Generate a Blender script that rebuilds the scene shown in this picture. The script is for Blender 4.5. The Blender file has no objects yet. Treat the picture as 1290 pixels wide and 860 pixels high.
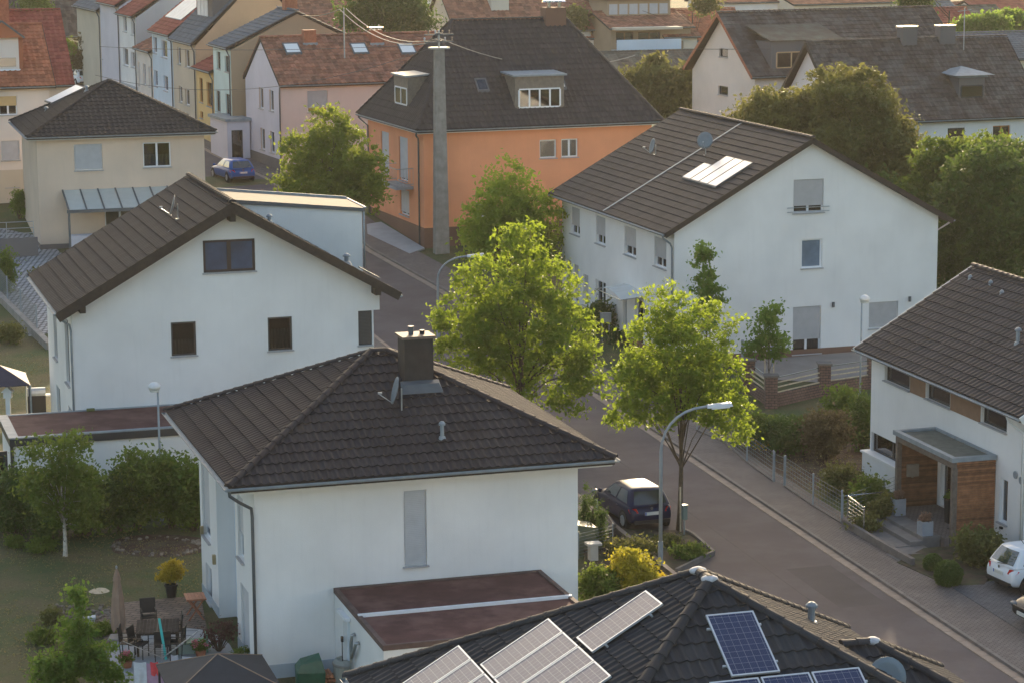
import bpy, bmesh, math, random
import numpy as np
from mathutils import Vector, Matrix
random.seed(7); RNG = np.random.default_rng(11)
S = bpy.context.scene; COL = S.collection
rad = math.radians
# ------------------------------------------------------------------ camera, world, sun, exposure
FPX = 3112.126; PITCH = rad(10.24347); ROLL = rad(-.36725); CZ = 22.1
cp, sp = math.cos(PITCH), math.sin(PITCH); cr, sr = math.cos(ROLL), math.sin(ROLL)
FWD = np.array([0, cp, -sp]); _r = np.array([1., 0, 0]); _u = np.array([0, sp, cp])
RGT = cr*_r + sr*_u; UPV = -sr*_r + cr*_u; CAM = np.array([0, 0, CZ])
cd = bpy.data.cameras.new('camera'); cam = bpy.data.objects.new('camera', cd); COL.objects.link(cam); S.camera = cam
cam.matrix_world = Matrix(((RGT[0], UPV[0], -FWD[0], 0), (RGT[1], UPV[1], -FWD[1], 0), (RGT[2], UPV[2], -FWD[2], CZ), (0, 0, 0, 1)))
cd.sensor_width = 36; cd.lens = FPX/1290*36; cd.clip_start = 1; cd.clip_end = 6000
SUN_AZ = rad(6); SUN_EL = rad(13.2)          # azimuth from +Y towards +X
w = bpy.data.worlds.new('World'); S.world = w; w.use_nodes = True
nt = w.node_tree; bg = nt.nodes['Background']; sky = nt.nodes.new('ShaderNodeTexSky')
sky.sky_type = 'NISHITA'; sky.sun_disc = False; sky.sun_elevation = SUN_EL; sky.sun_rotation = SUN_AZ
sky.dust_density = 4.0; sky.air_density = 1.0; sky.ozone_density = .3; sky.altitude = 200
nt.links.new(sky.outputs[0], bg.inputs[0]); bg.inputs[1].default_value = 0.15
sl = bpy.data.lights.new('sun', 'SUN'); so = bpy.data.objects.new('sun', sl); COL.objects.link(so)
sl.energy = 2.6; sl.angle = rad(.6); sl.color = (1., .80, .55)
sd = Vector((math.sin(SUN_AZ)*math.cos(SUN_EL), math.cos(SUN_AZ)*math.cos(SUN_EL), math.sin(SUN_EL)))
so.rotation_euler = sd.to_track_quat('Z', 'Y').to_euler(); so.location = (0, 0, 60)
S.view_settings.view_transform = 'Standard'; S.view_settings.look = 'None'; S.view_settings.gamma = 1
S.view_settings.exposure = 1.32
S.cycles.max_bounces = 6; S.cycles.transparent_max_bounces = 12; S.cycles.volume_bounces = 0
S.cycles.sample_clamp_indirect = 6; S.cycles.use_denoising = True; S.cycles.caustics_reflective = False; S.cycles.caustics_refractive = False
# ------------------------------------------------------------------ ground profile and measuring helpers
GP = [(-100, -1.4), (60, -.45), (89, 0), (112, .35), (120, .8), (141, 2.4), (160, 3.9), (180, 4.6), (230, 5.), (400, 6), (900, 20), (3000, 20)]
def g(Y):
    for (a, b), (c, d) in zip(GP, GP[1:]):
        if Y <= c: return b+(d-b)*(Y-a)/(c-a)
    return GP[-1][1]
def ray(x, y): return FWD+RGT*((x-645)/FPX)-UPV*((y-430)/FPX)
def atY(x, y, Y): d = ray(x, y); return CAM+d*(Y/d[1])
def atZ(x, y, z): d = ray(x, y); return CAM+d*((z-CZ)/d[2])
def G(x, y):
    lo, hi = 30, 1500
    for _ in range(50):
        m = (lo+hi)/2; p = atY(x, y, m)
        if p[2] > g(m): lo = m
        else: hi = m
    p = atY(x, y, lo); p[2] = g(p[1]); return p
class Fr:
    def __init__(s, O, az):
        a = rad(az); s.O = np.array(O, float); s.az = a
        s.u = np.array([math.cos(a), math.sin(a), 0]); s.v = np.array([-math.sin(a), math.cos(a), 0])
    def loc(s, P): d = P-s.O; return np.array([d@s.u, d@s.v, d[2]])
    def W(s, p): return s.O+s.u*p[0]+s.v*p[1]+np.array([0, 0, p[2]])
    def onv(s, x, y, v=0): d = ray(x, y); t = ((s.O+s.v*v-CAM)@s.v)/(d@s.v); return s.loc(CAM+d*t)
    def onu(s, x, y, u=0): d = ray(x, y); t = ((s.O+s.u*u-CAM)@s.u)/(d@s.u); return s.loc(CAM+d*t)
    def onz(s, x, y, z): return s.loc(atZ(x, y, z+s.O[2]))
def proj(P): d = np.array(P)-CAM; k = d@FWD; return 645+FPX*(d@RGT)/k, 430-FPX*(d@UPV)/k
# ------------------------------------------------------------------ materials
MATS = {}
def nodes_of(name):
    m = bpy.data.materials.new(name); m.use_nodes = True
    n = m.node_tree; b = n.nodes['Principled BSDF']; return m, n, b
def noise(n, vec, scale, detail=4, rough=.55):
    t = n.nodes.new('ShaderNodeTexNoise'); t.inputs['Scale'].default_value = scale; t.inputs['Detail'].default_value = detail
    t.inputs['Roughness'].default_value = rough; n.links.new(vec, t.inputs['Vector']); return t.outputs['Fac']
def ramp(n, fac, a, b, lo=.3, hi=.7):
    r = n.nodes.new('ShaderNodeMapRange'); r.inputs[1].default_value = lo; r.inputs[2].default_value = hi
    r.inputs[3].default_value = a; r.inputs[4].default_value = b; n.links.new(fac, r.inputs[0]); return r.outputs[0]
def mul(n, a, b, op='MULTIPLY'):
    m = n.nodes.new('ShaderNodeMath'); m.operation = op
    for i, q in enumerate((a, b)):
        if isinstance(q, (int, float)): m.inputs[i].default_value = q
        else: n.links.new(q, m.inputs[i])
    return m.outputs[0]
def scalecol(n, col, fac):
    v = n.nodes.new('ShaderNodeVectorMath'); v.operation = 'SCALE'
    if isinstance(col, (tuple, list)): v.inputs[0].default_value = col[:3]
    else: n.links.new(col, v.inputs[0])
    n.links.new(fac, v.inputs['Scale']); return v.outputs[0]
def mixc(n, fac, a, b):
    m = n.nodes.new('ShaderNodeMix'); m.data_type = 'RGBA'
    if isinstance(fac, (int, float)): m.inputs[0].default_value = fac
    else: n.links.new(fac, m.inputs[0])
    for i, q in ((6, a), (7, b)):
        if isinstance(q, (tuple, list)): m.inputs[i].default_value = (*q[:3], 1)
        else: n.links.new(q, m.inputs[i])
    return m.outputs[2]
def M(name, col, rough=.8, var=.12, scale=2., bump=.0, bscale=30., island=0., metal=0., spec=.35, streak=0., col2=None, cs=1., clo=.45, chi=.6, coat=0.):
    if name in MATS: return MATS[name]
    m, n, b = nodes_of(name); tc = n.nodes.new('ShaderNodeNewGeometry'); vec = tc.outputs['Position']
    f = ramp(n, noise(n, vec, scale), 1-var, 1+var)
    if island:
        gm = n.nodes.new('ShaderNodeNewGeometry'); oi = n.nodes.new('ShaderNodeObjectInfo')
        r = mul(n, gm.outputs['Random Per Island'], mul(n, oi.outputs['Random'], 7.31), 'ADD'); r = mul(n, r, 1., 'FRACT')
        f = mul(n, f, ramp(n, r, 1-island, 1+island, 0, 1))
    if streak:
        mp = n.nodes.new('ShaderNodeMapping'); mp.inputs['Scale'].default_value = (3., 3., .22); n.links.new(vec, mp.inputs[0])
        f = mul(n, f, ramp(n, noise(n, mp.outputs[0], 2.2, 5), 1, 1-streak, .52, .8))
    base = col
    if col2: base = mixc(n, ramp(n, noise(n, vec, cs, 6, .65), 0, 1, clo, chi), col, col2)
    n.links.new(scalecol(n, base, f), b.inputs['Base Color'])
    b.inputs['Roughness'].default_value = rough; b.inputs['Metallic'].default_value = metal; b.inputs['Specular IOR Level'].default_value = spec
    b.inputs['Coat Weight'].default_value = coat
    if bump:
        bp = n.nodes.new('ShaderNodeBump'); bp.inputs['Strength'].default_value = bump; bp.inputs['Distance'].default_value = .02
        n.links.new(noise(n, vec, bscale, 5), bp.inputs['Height']); n.links.new(bp.outputs[0], b.inputs['Normal'])
    MATS[name] = m; return m
def plaster(name, col): return M(name, col, .9, .07, .4, .3, 45, streak=.035)
def tilemat(name, col, isl=.16, rough=.55, col2=None): return M(name, col, max(rough, .78), .09, .8, .12, 40, island=isl, col2=col2, cs=.9, clo=.42, chi=.70, spec=.15)
def leafmat(name, c1, c2, tr=.5, tcol=None):
    if name in MATS: return MATS[name]
    m, n, b = nodes_of(name); gm = n.nodes.new('ShaderNodeNewGeometry'); rnd = gm.outputs['Random Per Island']
    tc = n.nodes.new('ShaderNodeTexCoord')
    f2 = ramp(n, noise(n, tc.outputs['Object'], .9, 2), 0, 1, .35, .65)
    c = mixc(n, mul(n, mul(n, rnd, .6), mul(n, f2, .4), 'ADD'), c1, c2)
    n.links.new(c, b.inputs['Base Color']); b.inputs['Roughness'].default_value = .5; b.inputs['Specular IOR Level'].default_value = .35
    t = n.nodes.new('ShaderNodeBsdfTranslucent'); mx = n.nodes.new('ShaderNodeMixShader'); mx.inputs[0].default_value = tr
    n.links.new(mixc(n, .5, c, tcol or tuple(min(1, q*2.2) for q in c2)), t.inputs[0])
    n.links.new(b.outputs[0], mx.inputs[1]); n.links.new(t.outputs[0], mx.inputs[2]); n.links.new(mx.outputs[0], n.nodes['Material Output'].inputs[0])
    MATS[name] = m; return m
def glassmat(name, tint=(.55, .6, .62), refl=.06, rough=.03):
    if name in MATS: return MATS[name]
    m, n, b = nodes_of(name); n.nodes.remove(b)
    t = n.nodes.new('ShaderNodeBsdfTransparent'); t.inputs[0].default_value = (*tint, 1)
    gl = n.nodes.new('ShaderNodeBsdfGlossy'); gl.inputs['Roughness'].default_value = rough; gl.inputs[0].default_value = (.9, .93, 1, 1)
    lw = n.nodes.new('ShaderNodeFresnel'); lw.inputs[0].default_value = 1.5
    mx = n.nodes.new('ShaderNodeMixShader'); n.links.new(mul(n, lw.outputs[0], refl, 'ADD'), mx.inputs[0])
    n.links.new(t.outputs[0], mx.inputs[1]); n.links.new(gl.outputs[0], mx.inputs[2]); n.links.new(mx.outputs[0], n.nodes['Material Output'].inputs[0])
    MATS[name] = m; return m
WHITE = plaster('white_plaster', (.77, .765, .755)); BEIGE = plaster('beige_plaster', (.70, .55, .43)); ORANGE = plaster('orange_plaster', (.80, .34, .18))
CREAM = plaster('cream_plaster', (.66, .60, .50)); ROSE = plaster('rose_plaster', (.66, .53, .47)); TAN = plaster('tan_plaster', (.40, .30, .20))
MINT = plaster('mint_plaster', (.58, .72, .70)); YELLOW = plaster('yellow_plaster', (.72, .52, .24)); PALEBLUE = plaster('pale_blue_plaster', (.58, .69, .78))
LILAC = plaster('lilac_plaster', (.62, .60, .66)); SAND = plaster('sand_plaster', (.56, .50, .40)); GREYP = plaster('grey_plaster', (.42, .43, .45)); BROWNP = plaster('brown_plinth', (.19, .11, .08))
PLINTH = plaster('blue_grey_plinth', (.38, .44, .50)); DPL = plaster('dark_plinth', (.16, .15, .15)); WARMW = plaster('warm_white_plaster', (.72, .66, .60))
T_BROWN = tilemat('brown_roof_tile', (.044, .037, .039), .08, .55, (.053, .046, .046)); T_ANTH = tilemat('anthracite_roof_tile', (.027, .027, .031), .08, .55, (.034, .034, .038)); T_NEAR = tilemat('near_roof_tile', (.048, .046, .049), .10, .55, (.060, .058, .060)); T_BLACK = tilemat('black_roof_tile', (.034, .035, .038), .10, .5)
T_GREY = tilemat('grey_roof_tile', (.070, .060, .058), .10); T_OLD = tilemat('old_brown_roof_tile', (.10, .074, .062), .22, .8, (.15, .13, .115)); T_RED = tilemat('orange_red_roof_tile', (.44, .16, .085), .25, .8, (.32, .12, .07))
T_RED2 = tilemat('deep_red_roof_tile', (.30, .09, .065), .2, .8); T_RUST = tilemat('rust_roof_tile', (.34, .155, .10), .3, .85, (.20, .11, .08)); T_SLATE = tilemat('slate_grey_roof', (.13, .15, .17), .12, .7)
T_MOSS = tilemat('mossy_roof_tile', (.12, .10, .08), .2, .9, (.17, .17, .14))
ZINC = M('zinc', (.27, .31, .34), .6, .15, 3, .05, 30, metal=.25); ZINCD = M('dark_zinc', (.12, .13, .14), .6, .1, 3, metal=.2); STEEL = M('galvanised_steel', (.40, .43, .45), .4, .1, 6, metal=.6)
CHROME = M('polished_steel', (.62, .62, .62), .2, .05, 6, metal=.9); PAINTG = M('grey_paint', (.26, .30, .33), .5, .08, 4); WFRAME = M('white_window_frame', (.78, .80, .83), .4, .04, 4); AFRAME = M('anthracite_frame', (.045, .047, .05), .4, .1, 4)
BFRAME = M('brown_frame', (.13, .07, .04), .5, .1, 4); OFRAME = M('orange_wood_frame', (.42, .17, .05), .5, .1, 4); SHUT = M('grey_shutter', (.42, .42, .43), .6, .06, 3); SHUTL = M('light_shutter', (.48, .49, .51), .6, .06, 3); SHUTY = M('ochre_shutter', (.62, .45, .22), .6, .06, 3)
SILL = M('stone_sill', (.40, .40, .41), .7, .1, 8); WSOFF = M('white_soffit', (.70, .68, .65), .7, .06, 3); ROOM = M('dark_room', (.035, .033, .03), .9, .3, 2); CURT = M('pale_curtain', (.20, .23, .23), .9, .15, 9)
DWOOD = M('dark_brown_wood', (.042, .032, .026), .7, .25, 6, .2, 40); WOOD = M('red_brown_wood', (.27, .12, .06), .6, .3, 6, .2, 50, island=.35); GWOOD = M('grey_brown_wood', (.15, .12, .10), .7, .25, 8, .2, 40); PALEW = M('pale_wood', (.50, .42, .30), .7, .2, 8)
CONC = M('concrete', (.25, .24, .225), .85, .2, 2.5, .3, 40, streak=.2); CLAY = M('clay_red', (.36, .14, .08), .8, .2, 6, .2, 40); RUBBER = M('black_rubber', (.02, .02, .02), .7, .2, 5); DARK = M('black_plastic', (.022, .022, .024), .5, .1, 5)
GLASS = glassmat('window_glass'); GLASSD = glassmat('dark_window_glass', (.25, .3, .32), .08); CGLASS = glassmat('car_glass', (.16, .22, .22), .16); BLUEG = M('painted_sky_reflection_glass', (.045, .075, .14), .35, .3, 1.2, spec=.3); MILK = M('milky_glass', (.62, .66, .66), .25, .05, 2, spec=.6)  # BLUEG: reflected sky is put into the opaque blue base colour
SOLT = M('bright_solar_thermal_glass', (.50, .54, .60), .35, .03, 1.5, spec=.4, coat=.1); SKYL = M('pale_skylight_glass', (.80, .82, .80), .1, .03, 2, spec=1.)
FELT = M('brown_roofing_felt', (.125, .058, .050), .9, .2, 1.4, .35, 60, col2=(.16, .082, .068), cs=.7, spec=.25); FELTB = M('tan_roofing_felt', (.13, .12, .10), .85, .1, 1.5, .2, 50); FELTG = M('grey_green_gravel_roof', (.13, .14, .12), .9, .2, 3, .4, 70)
MORTAR = M('pale_mortar', (.5, .5, .52), .8, .2, 12, .3, 60); BARK = M('bark', (.10, .075, .05), .9, .3, 8, .5, 30); BIRCH = M('pale_bark', (.48, .46, .42), .8, .3, 9, .2, 30, col2=(.08, .07, .06), cs=5, clo=.55, chi=.6)
# ------------------------------------------------------------------ mesh building
def tag(o, label=None, cat=None, group=None, kind=None):
    if label: o['label'] = label
    if cat: o['category'] = cat
    if group: o['group'] = group
    if kind: o['kind'] = kind
    return o
def link(o, parent=None):
    COL.objects.link(o)
    if parent: o.parent = parent
    return o
def thing(name, label, cat, loc=(0, 0, 0), rz=0., group=None):
    o = bpy.data.objects.new(name, None); o.empty_display_size = .3; o.location = loc; o.rotation_euler = (0, 0, rz)
    return tag(link(o), label, cat, group)
V = Vector
class MB:
    def __init__(s): s.v = []; s.f = []; s.m = []
    def add(s, vs, fs, mi=0):
        k = len(s.v); s.v += [tuple(q) for q in vs]; s.f += [tuple(i+k for i in f) for f in fs]; s.m += [mi]*len(fs); return s
    def hexa(s, p, mi=0): return s.add(p, [(0, 3, 2, 1), (4, 5, 6, 7), (0, 1, 5, 4), (1, 2, 6, 5), (2, 3, 7, 6), (3, 0, 4, 7)], mi)
    def box(s, x0, x1, y0, y1, z0, z1, mi=0):
        return s.hexa([(x0, y0, z0), (x1, y0, z0), (x1, y1, z0), (x0, y1, z0), (x0, y0, z1), (x1, y0, z1), (x1, y1, z1), (x0, y1, z1)], mi)
    def bar(s, a, b, w, h, mi=0, up=(0, 0, 1)):
        a = V(a); b = V(b); d = (b-a).normalized(); x = d.cross(V(up))
        if x.length < 1e-4: x = V((1, 0, 0))
        x.normalize(); y = x.cross(d).normalized(); x = x*(w/2); y = y*(h/2)
        return s.hexa([a-x-y, a+x-y, b+x-y, b-x-y, a-x+y, a+x+y, b+x+y, b-x+y], mi)
    def prism(s, poly, vec, mi=0):
        n = len(poly); P = [V(p) for p in poly]; Q = [p+V(vec) for p in P]
        return s.add(P+Q, [tuple(range(n))[::-1], tuple(range(n, 2*n))]+[(i, (i+1) % n, n+(i+1) % n, n+i) for i in range(n)], mi)
    def quad(s, a, b, c, d, mi=0): return s.add([a, b, c, d], [(0, 1, 2, 3)], mi)
    def tube(s, path, r, n=6, mi=0, cap=True):
        P = [V(p) for p in path]; R = r if isinstance(r, (list, tuple)) else [r]*len(P); vs = []; up = V((.13, .21, 1)).normalized()
        for i, p in enumerate(P):
            d = (P[min(i+1, len(P)-1)]-P[max(i-1, 0)]).normalized(); x = d.cross(up)
            if x.length < 1e-3: x = d.cross(V((1, 0, 0)))
            x.normalize(); y = d.cross(x).normalized()
            for k in range(n): a = 2*math.pi*k/n; vs.append(p+(x*math.cos(a)+y*math.sin(a))*R[i])
        fs = [(i*n+k, i*n+(k+1) % n, (i+1)*n+(k+1) % n, (i+1)*n+k) for i in range(len(P)-1) for k in range(n)]
        if cap: fs += [tuple(range(n))[::-1], tuple(range((len(P)-1)*n, len(P)*n))]
        return s.add(vs, fs, mi)
    def lathe(s, prof, c=(0, 0, 0), n=14, mi=0, axis='z'):
        vs = []
        for r, z in prof:
            for k in range(n):
                a = 2*math.pi*k/n; p = (r*math.cos(a), r*math.sin(a), z)
                if axis == 'x': p = (p[2], p[0], p[1])
                if axis == 'y': p = (p[0], p[2], p[1])
                vs.append((c[0]+p[0], c[1]+p[1], c[2]+p[2]))
        m = len(prof); fs = [(i*n+k, i*n+(k+1) % n, (i+1)*n+(k+1) % n, (i+1)*n+k) for i in range(m-1) for k in range(n)]
        if prof[0][0] > 1e-5: fs.append(tuple(range(n))[::-1])
        if prof[-1][0] > 1e-5: fs.append(tuple(range((m-1)*n, m*n)))
        return s.add(vs, fs, mi)
    def ball(s, c, rx, ry, rz, n=12, m=8, mi=0):
        vs = []
        for i in range(m+1):
            t = math.pi*i/m
            for k in range(n): a = 2*math.pi*k/n; vs.append((c[0]+rx*math.sin(t)*math.cos(a), c[1]+ry*math.sin(t)*math.sin(a), c[2]-rz*math.cos(t)))
        return s.add(vs, [(i*n+k, i*n+(k+1) % n, (i+1)*n+(k+1) % n, (i+1)*n+k) for i in range(m) for k in range(n)], mi)
    def mesh(s, name, mats, smooth=False, fix=True, bevel=0):
        me = bpy.data.meshes.new(name); me.from_pydata(s.v, [], s.f)
        for q in (mats if isinstance(mats, (list, tuple)) else [mats]): me.materials.append(q)
        me.polygons.foreach_set('material_index', s.m)
        if fix:
            b = bmesh.new(); b.from_mesh(me); bmesh.ops.remove_doubles(b, verts=b.verts, dist=1e-5) if fix == 2 else None
            bmesh.ops.recalc_face_normals(b, faces=b.faces); b.to_mesh(me); b.free()
        if smooth: me.polygons.foreach_set('use_smooth', [True]*len(me.polygons))
        return me
    def build(s, name, mats, parent=None, smooth=False, fix=True, label=None, kind=None, loc=None, rz=None):
        o = bpy.data.objects.new(name, s.mesh(name, mats, smooth, fix)); link(o, parent)
        if loc is not None: o.location = loc
        if rz is not None: o.rotation_euler = (0, 0, rz)
        return tag(o, label, kind=kind)
def npmesh(name, verts, faces, mats, parent=None, kind=None, smooth=False):
    me = bpy.data.meshes.new(name); nf = len(faces); k = faces.shape[1]
    me.vertices.add(len(verts)); me.vertices.foreach_set('co', np.ascontiguousarray(verts, dtype=np.float32).ravel())
    me.loops.add(nf*k); me.loops.foreach_set('vertex_index', np.ascontiguousarray(faces, dtype=np.int32).ravel())
    me.polygons.add(nf); me.polygons.foreach_set('loop_start', np.arange(0, nf*k, k, dtype=np.int32)); me.polygons.foreach_set('loop_total', np.full(nf, k, dtype=np.int32))
    me.update(calc_edges=True)
    for q in (mats if isinstance(mats, (list, tuple)) else [mats]): me.materials.append(q)
    me.polygons.foreach_set('use_smooth', [bool(smooth)]*nf)
    me.validate(); o = bpy.data.objects.new(name, me); link(o, parent); return tag(o, kind=kind)
def copy_tree(o, parent=None):
    c = o.copy(); COL.objects.link(c); c.parent = parent
    for ch in [q for q in bpy.data.objects if q.parent == o]: copy_tree(ch, c)
    return c
# ------------------------------------------------------------------ roofs made of tiles
def tile_profile(style):
    if style == 'pan': return [(0, 0), (.16, .0), (.36, .25), (.56, 1), (.74, 1), (.92, .25), (1, 0)], .045
    if style == 'flat': return [(0, .6), (.06, 1), (.12, .2), (.5, .15), (.9, .2), (1, .6)], .018
    return [(0, 0), (.3, .15), (.65, 1), (1, 0)], .035
def tile_face(parent, p0, e, sdir, n, chain, w, gz, style, mat, nparts, frame):
    prof, amp = tile_profile(style); xs = np.array([c[0] for c in chain]); ss = np.array([c[1] for c in chain])
    xmin, xmax, smax = xs.min(), xs.max(), ss.max()
    I = int(math.ceil((xmax-xmin)/w)); J = int(math.ceil(smax/gz)); px = np.array([a for a, _ in prof])*w; ph = np.array([b for _, b in prof])*amp
    K = len(prof); ii, jj = np.meshgrid(np.arange(I), np.arange(J)); ii = ii.ravel(); jj = jj.ravel(); N = len(ii)
    X = xmin+ii[:, None]*w+px[None, :]; Xc = np.clip(X, xmin, xmax)
    HI = np.interp(Xc, xs, ss); s0 = jj*gz; s1 = s0+gz
    B = np.minimum(s0[:, None], HI); T = np.minimum(s1[:, None]+.03, HI)
    full = (X.max(1) <= xmax+1e-6) & ((HI-(s1[:, None]+.03)).min(1) >= -1e-6); keep = ((T-B).max(1) > .02) & ((Xc.max(1)-Xc.min(1)) > .02)
    jit = RNG.uniform(-.004, .004, N)
    hb = ph[None, :]+.048+jit[:, None]; ht = np.broadcast_to(ph[None, :]+.004, hb.shape)
    part_ids = np.array([], int)
    p0 = np.array(p0); e = np.array(e); sdir = np.array(sdir); n = np.array(n)
    if nparts:
        idx = np.where(full & keep)[0]
        c = p0+e*(xmin+ii[idx, None]*w)+sdir*(s0[idx, None]); O = frame.O+c[:, :1]*frame.u+c[:, 1:2]*frame.v+c[:, 2:]*np.array([0, 0, 1.])
        rel = O-CAM; dep = rel@FWD; sx = 645+FPX*(rel@RGT)/dep; sy = 430-FPX*(rel@UPV)/dep
        dist = dep+np.where((sx < -10) | (sx > 1300) | (sy < -10) | (sy > 870), 1e4, 0)
        part_ids = idx[np.argsort(dist)[:nparts]]
        vb = []; 
        for k in range(K): vb.append((px[k], -.0, ph[k]*.6+.0))
        for k in range(K): vb.append((px[k], 0, ph[k]+.048))
        for k in range(K): vb.append((px[k], gz+.03, ph[k]+.004))
        fs = [(k, k+1, K+k+1, K+k) for k in range(K-1)]+[(K+k, K+k+1, 2*K+k+1, 2*K+k) for k in range(K-1)]
        m = MB(); m.add(vb, fs); me = m.mesh('roof_tile', mat, fix=False)
        R = Matrix((tuple(e), tuple(sdir), tuple(n))).transposed().to_4x4()
        for t in part_ids:
            o = bpy.data.objects.new('roof_tile', me); q = p0+e*(xmin+ii[t]*w)+sdir*s0[t]+n*jit[t]; mm = R.copy(); mm.translation = V(q); link(o, parent); o.matrix_local = mm
        keep[part_ids] = False
    q = np.where(keep)[0]; nq = len(q)
    if nq == 0: return
    def pts(x, s_, h): return p0+x[..., None]*e+s_[..., None]*sdir+h[..., None]*n
    v0 = pts(Xc[q], B[q], np.broadcast_to(ph[None, :]*.6, hb[q].shape)); v1 = pts(Xc[q], B[q], hb[q]); v2 = pts(Xc[q], T[q], ht[q])
    vv = np.stack([v0, v1, v2], 1).reshape(-1, 3); base = (np.arange(nq)*3*K)[:, None, None]
    k = np.arange(K-1); f = np.concatenate([np.stack([k, k+1, K+k+1, K+k], 1), np.stack([K+k, K+k+1, 2*K+k+1, 2*K+k], 1)])
    npmesh('tiling', vv, (f[None]+base).reshape(-1, 4), mat, parent, kind='stuff')
def ridge_caps(parent, a, b, mat, parts=True, r=.13, L=.42, name='ridge_tile'):
    a = V(a); b = V(b); d = b-a; n = max(1, round(d.length/L)); step = d.length/n; d.normalize()
    x = d.cross(V((0, 0, 1))).normalized(); z = x.cross(d).normalized(); K = 7
    def cap(mb, off):
        vs = []
        for t, rr in ((-.03, r*1.08), (.05, r*1.08), (.051, r), (step, r*.9)):
            for k in range(K+1): an = math.pi*k/K; vs.append(V((math.cos(an)*rr, t, math.sin(an)*rr*.8)))
        fs = [(i*(K+1)+k, i*(K+1)+k+1, (i+1)*(K+1)+k+1, (i+1)*(K+1)+k) for i in range(3) for k in range(K)]+[tuple(range(K+1))]
        mb.add([off+x*q.x+d*q.y+z*q.z for q in vs], fs)
    if parts:
        m = MB(); vs = []
        xs, ds, zs = V((1, 0, 0)), V((0, 1, 0)), V((0, 0, 1)); x0, d0, z0 = x, d, z; x, d, z = xs, ds, zs; cap(m, V((0, 0, 0))); x, d, z = x0, d0, z0
        me = m.mesh(name, mat, fix=False); R = Matrix((tuple(x), tuple(d), tuple(z))).transposed().to_4x4()
        for i in range(n): o = bpy.data.objects.new(name, me); mm = R.copy(); mm.translation = a+d*(step*i); link(o, parent); o.matrix_local = mm
    else:
        m = MB()
        for i in range(n): cap(m, a+d*(step*i))
        m.build('ridge_capping', mat, parent, fix=False)
def gutter(parent, a, b, mat=None, r=.075, down=None):
    a = V(a); b = V(b); d = (b-a).normalized(); x = d.cross(V((0, 0, 1))).normalized(); m = MB(); K = 6; vs = []
    for p in (a, b):
        for rr in (r, r-.012):
            for k in range(K+1): an = math.pi+math.pi*k/K; vs.append(p+x*(math.cos(an)*rr)+V((0, 0, math.sin(an)*rr)))
    n = K+1; fs = [(k, k+1, 2*n+k+1, 2*n+k) for k in range(K)]+[(n+k+1, n+k, 3*n+k, 3*n+k+1) for k in range(K)]+[(0, 2*n, 3*n, n), (K, n+K, 3*n+K, 2*n+K)]
    fs += [tuple(range(n)), tuple(range(2*n, 3*n))]
    m.add(vs, fs); return m.build('gutter', mat or ZINC, parent, smooth=False)
def pipe(parent, path, r=.05, mat=None, name='downpipe'): return MB().tube(path, r, 8).build(name, mat or ZINC, parent, smooth=True)
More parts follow.
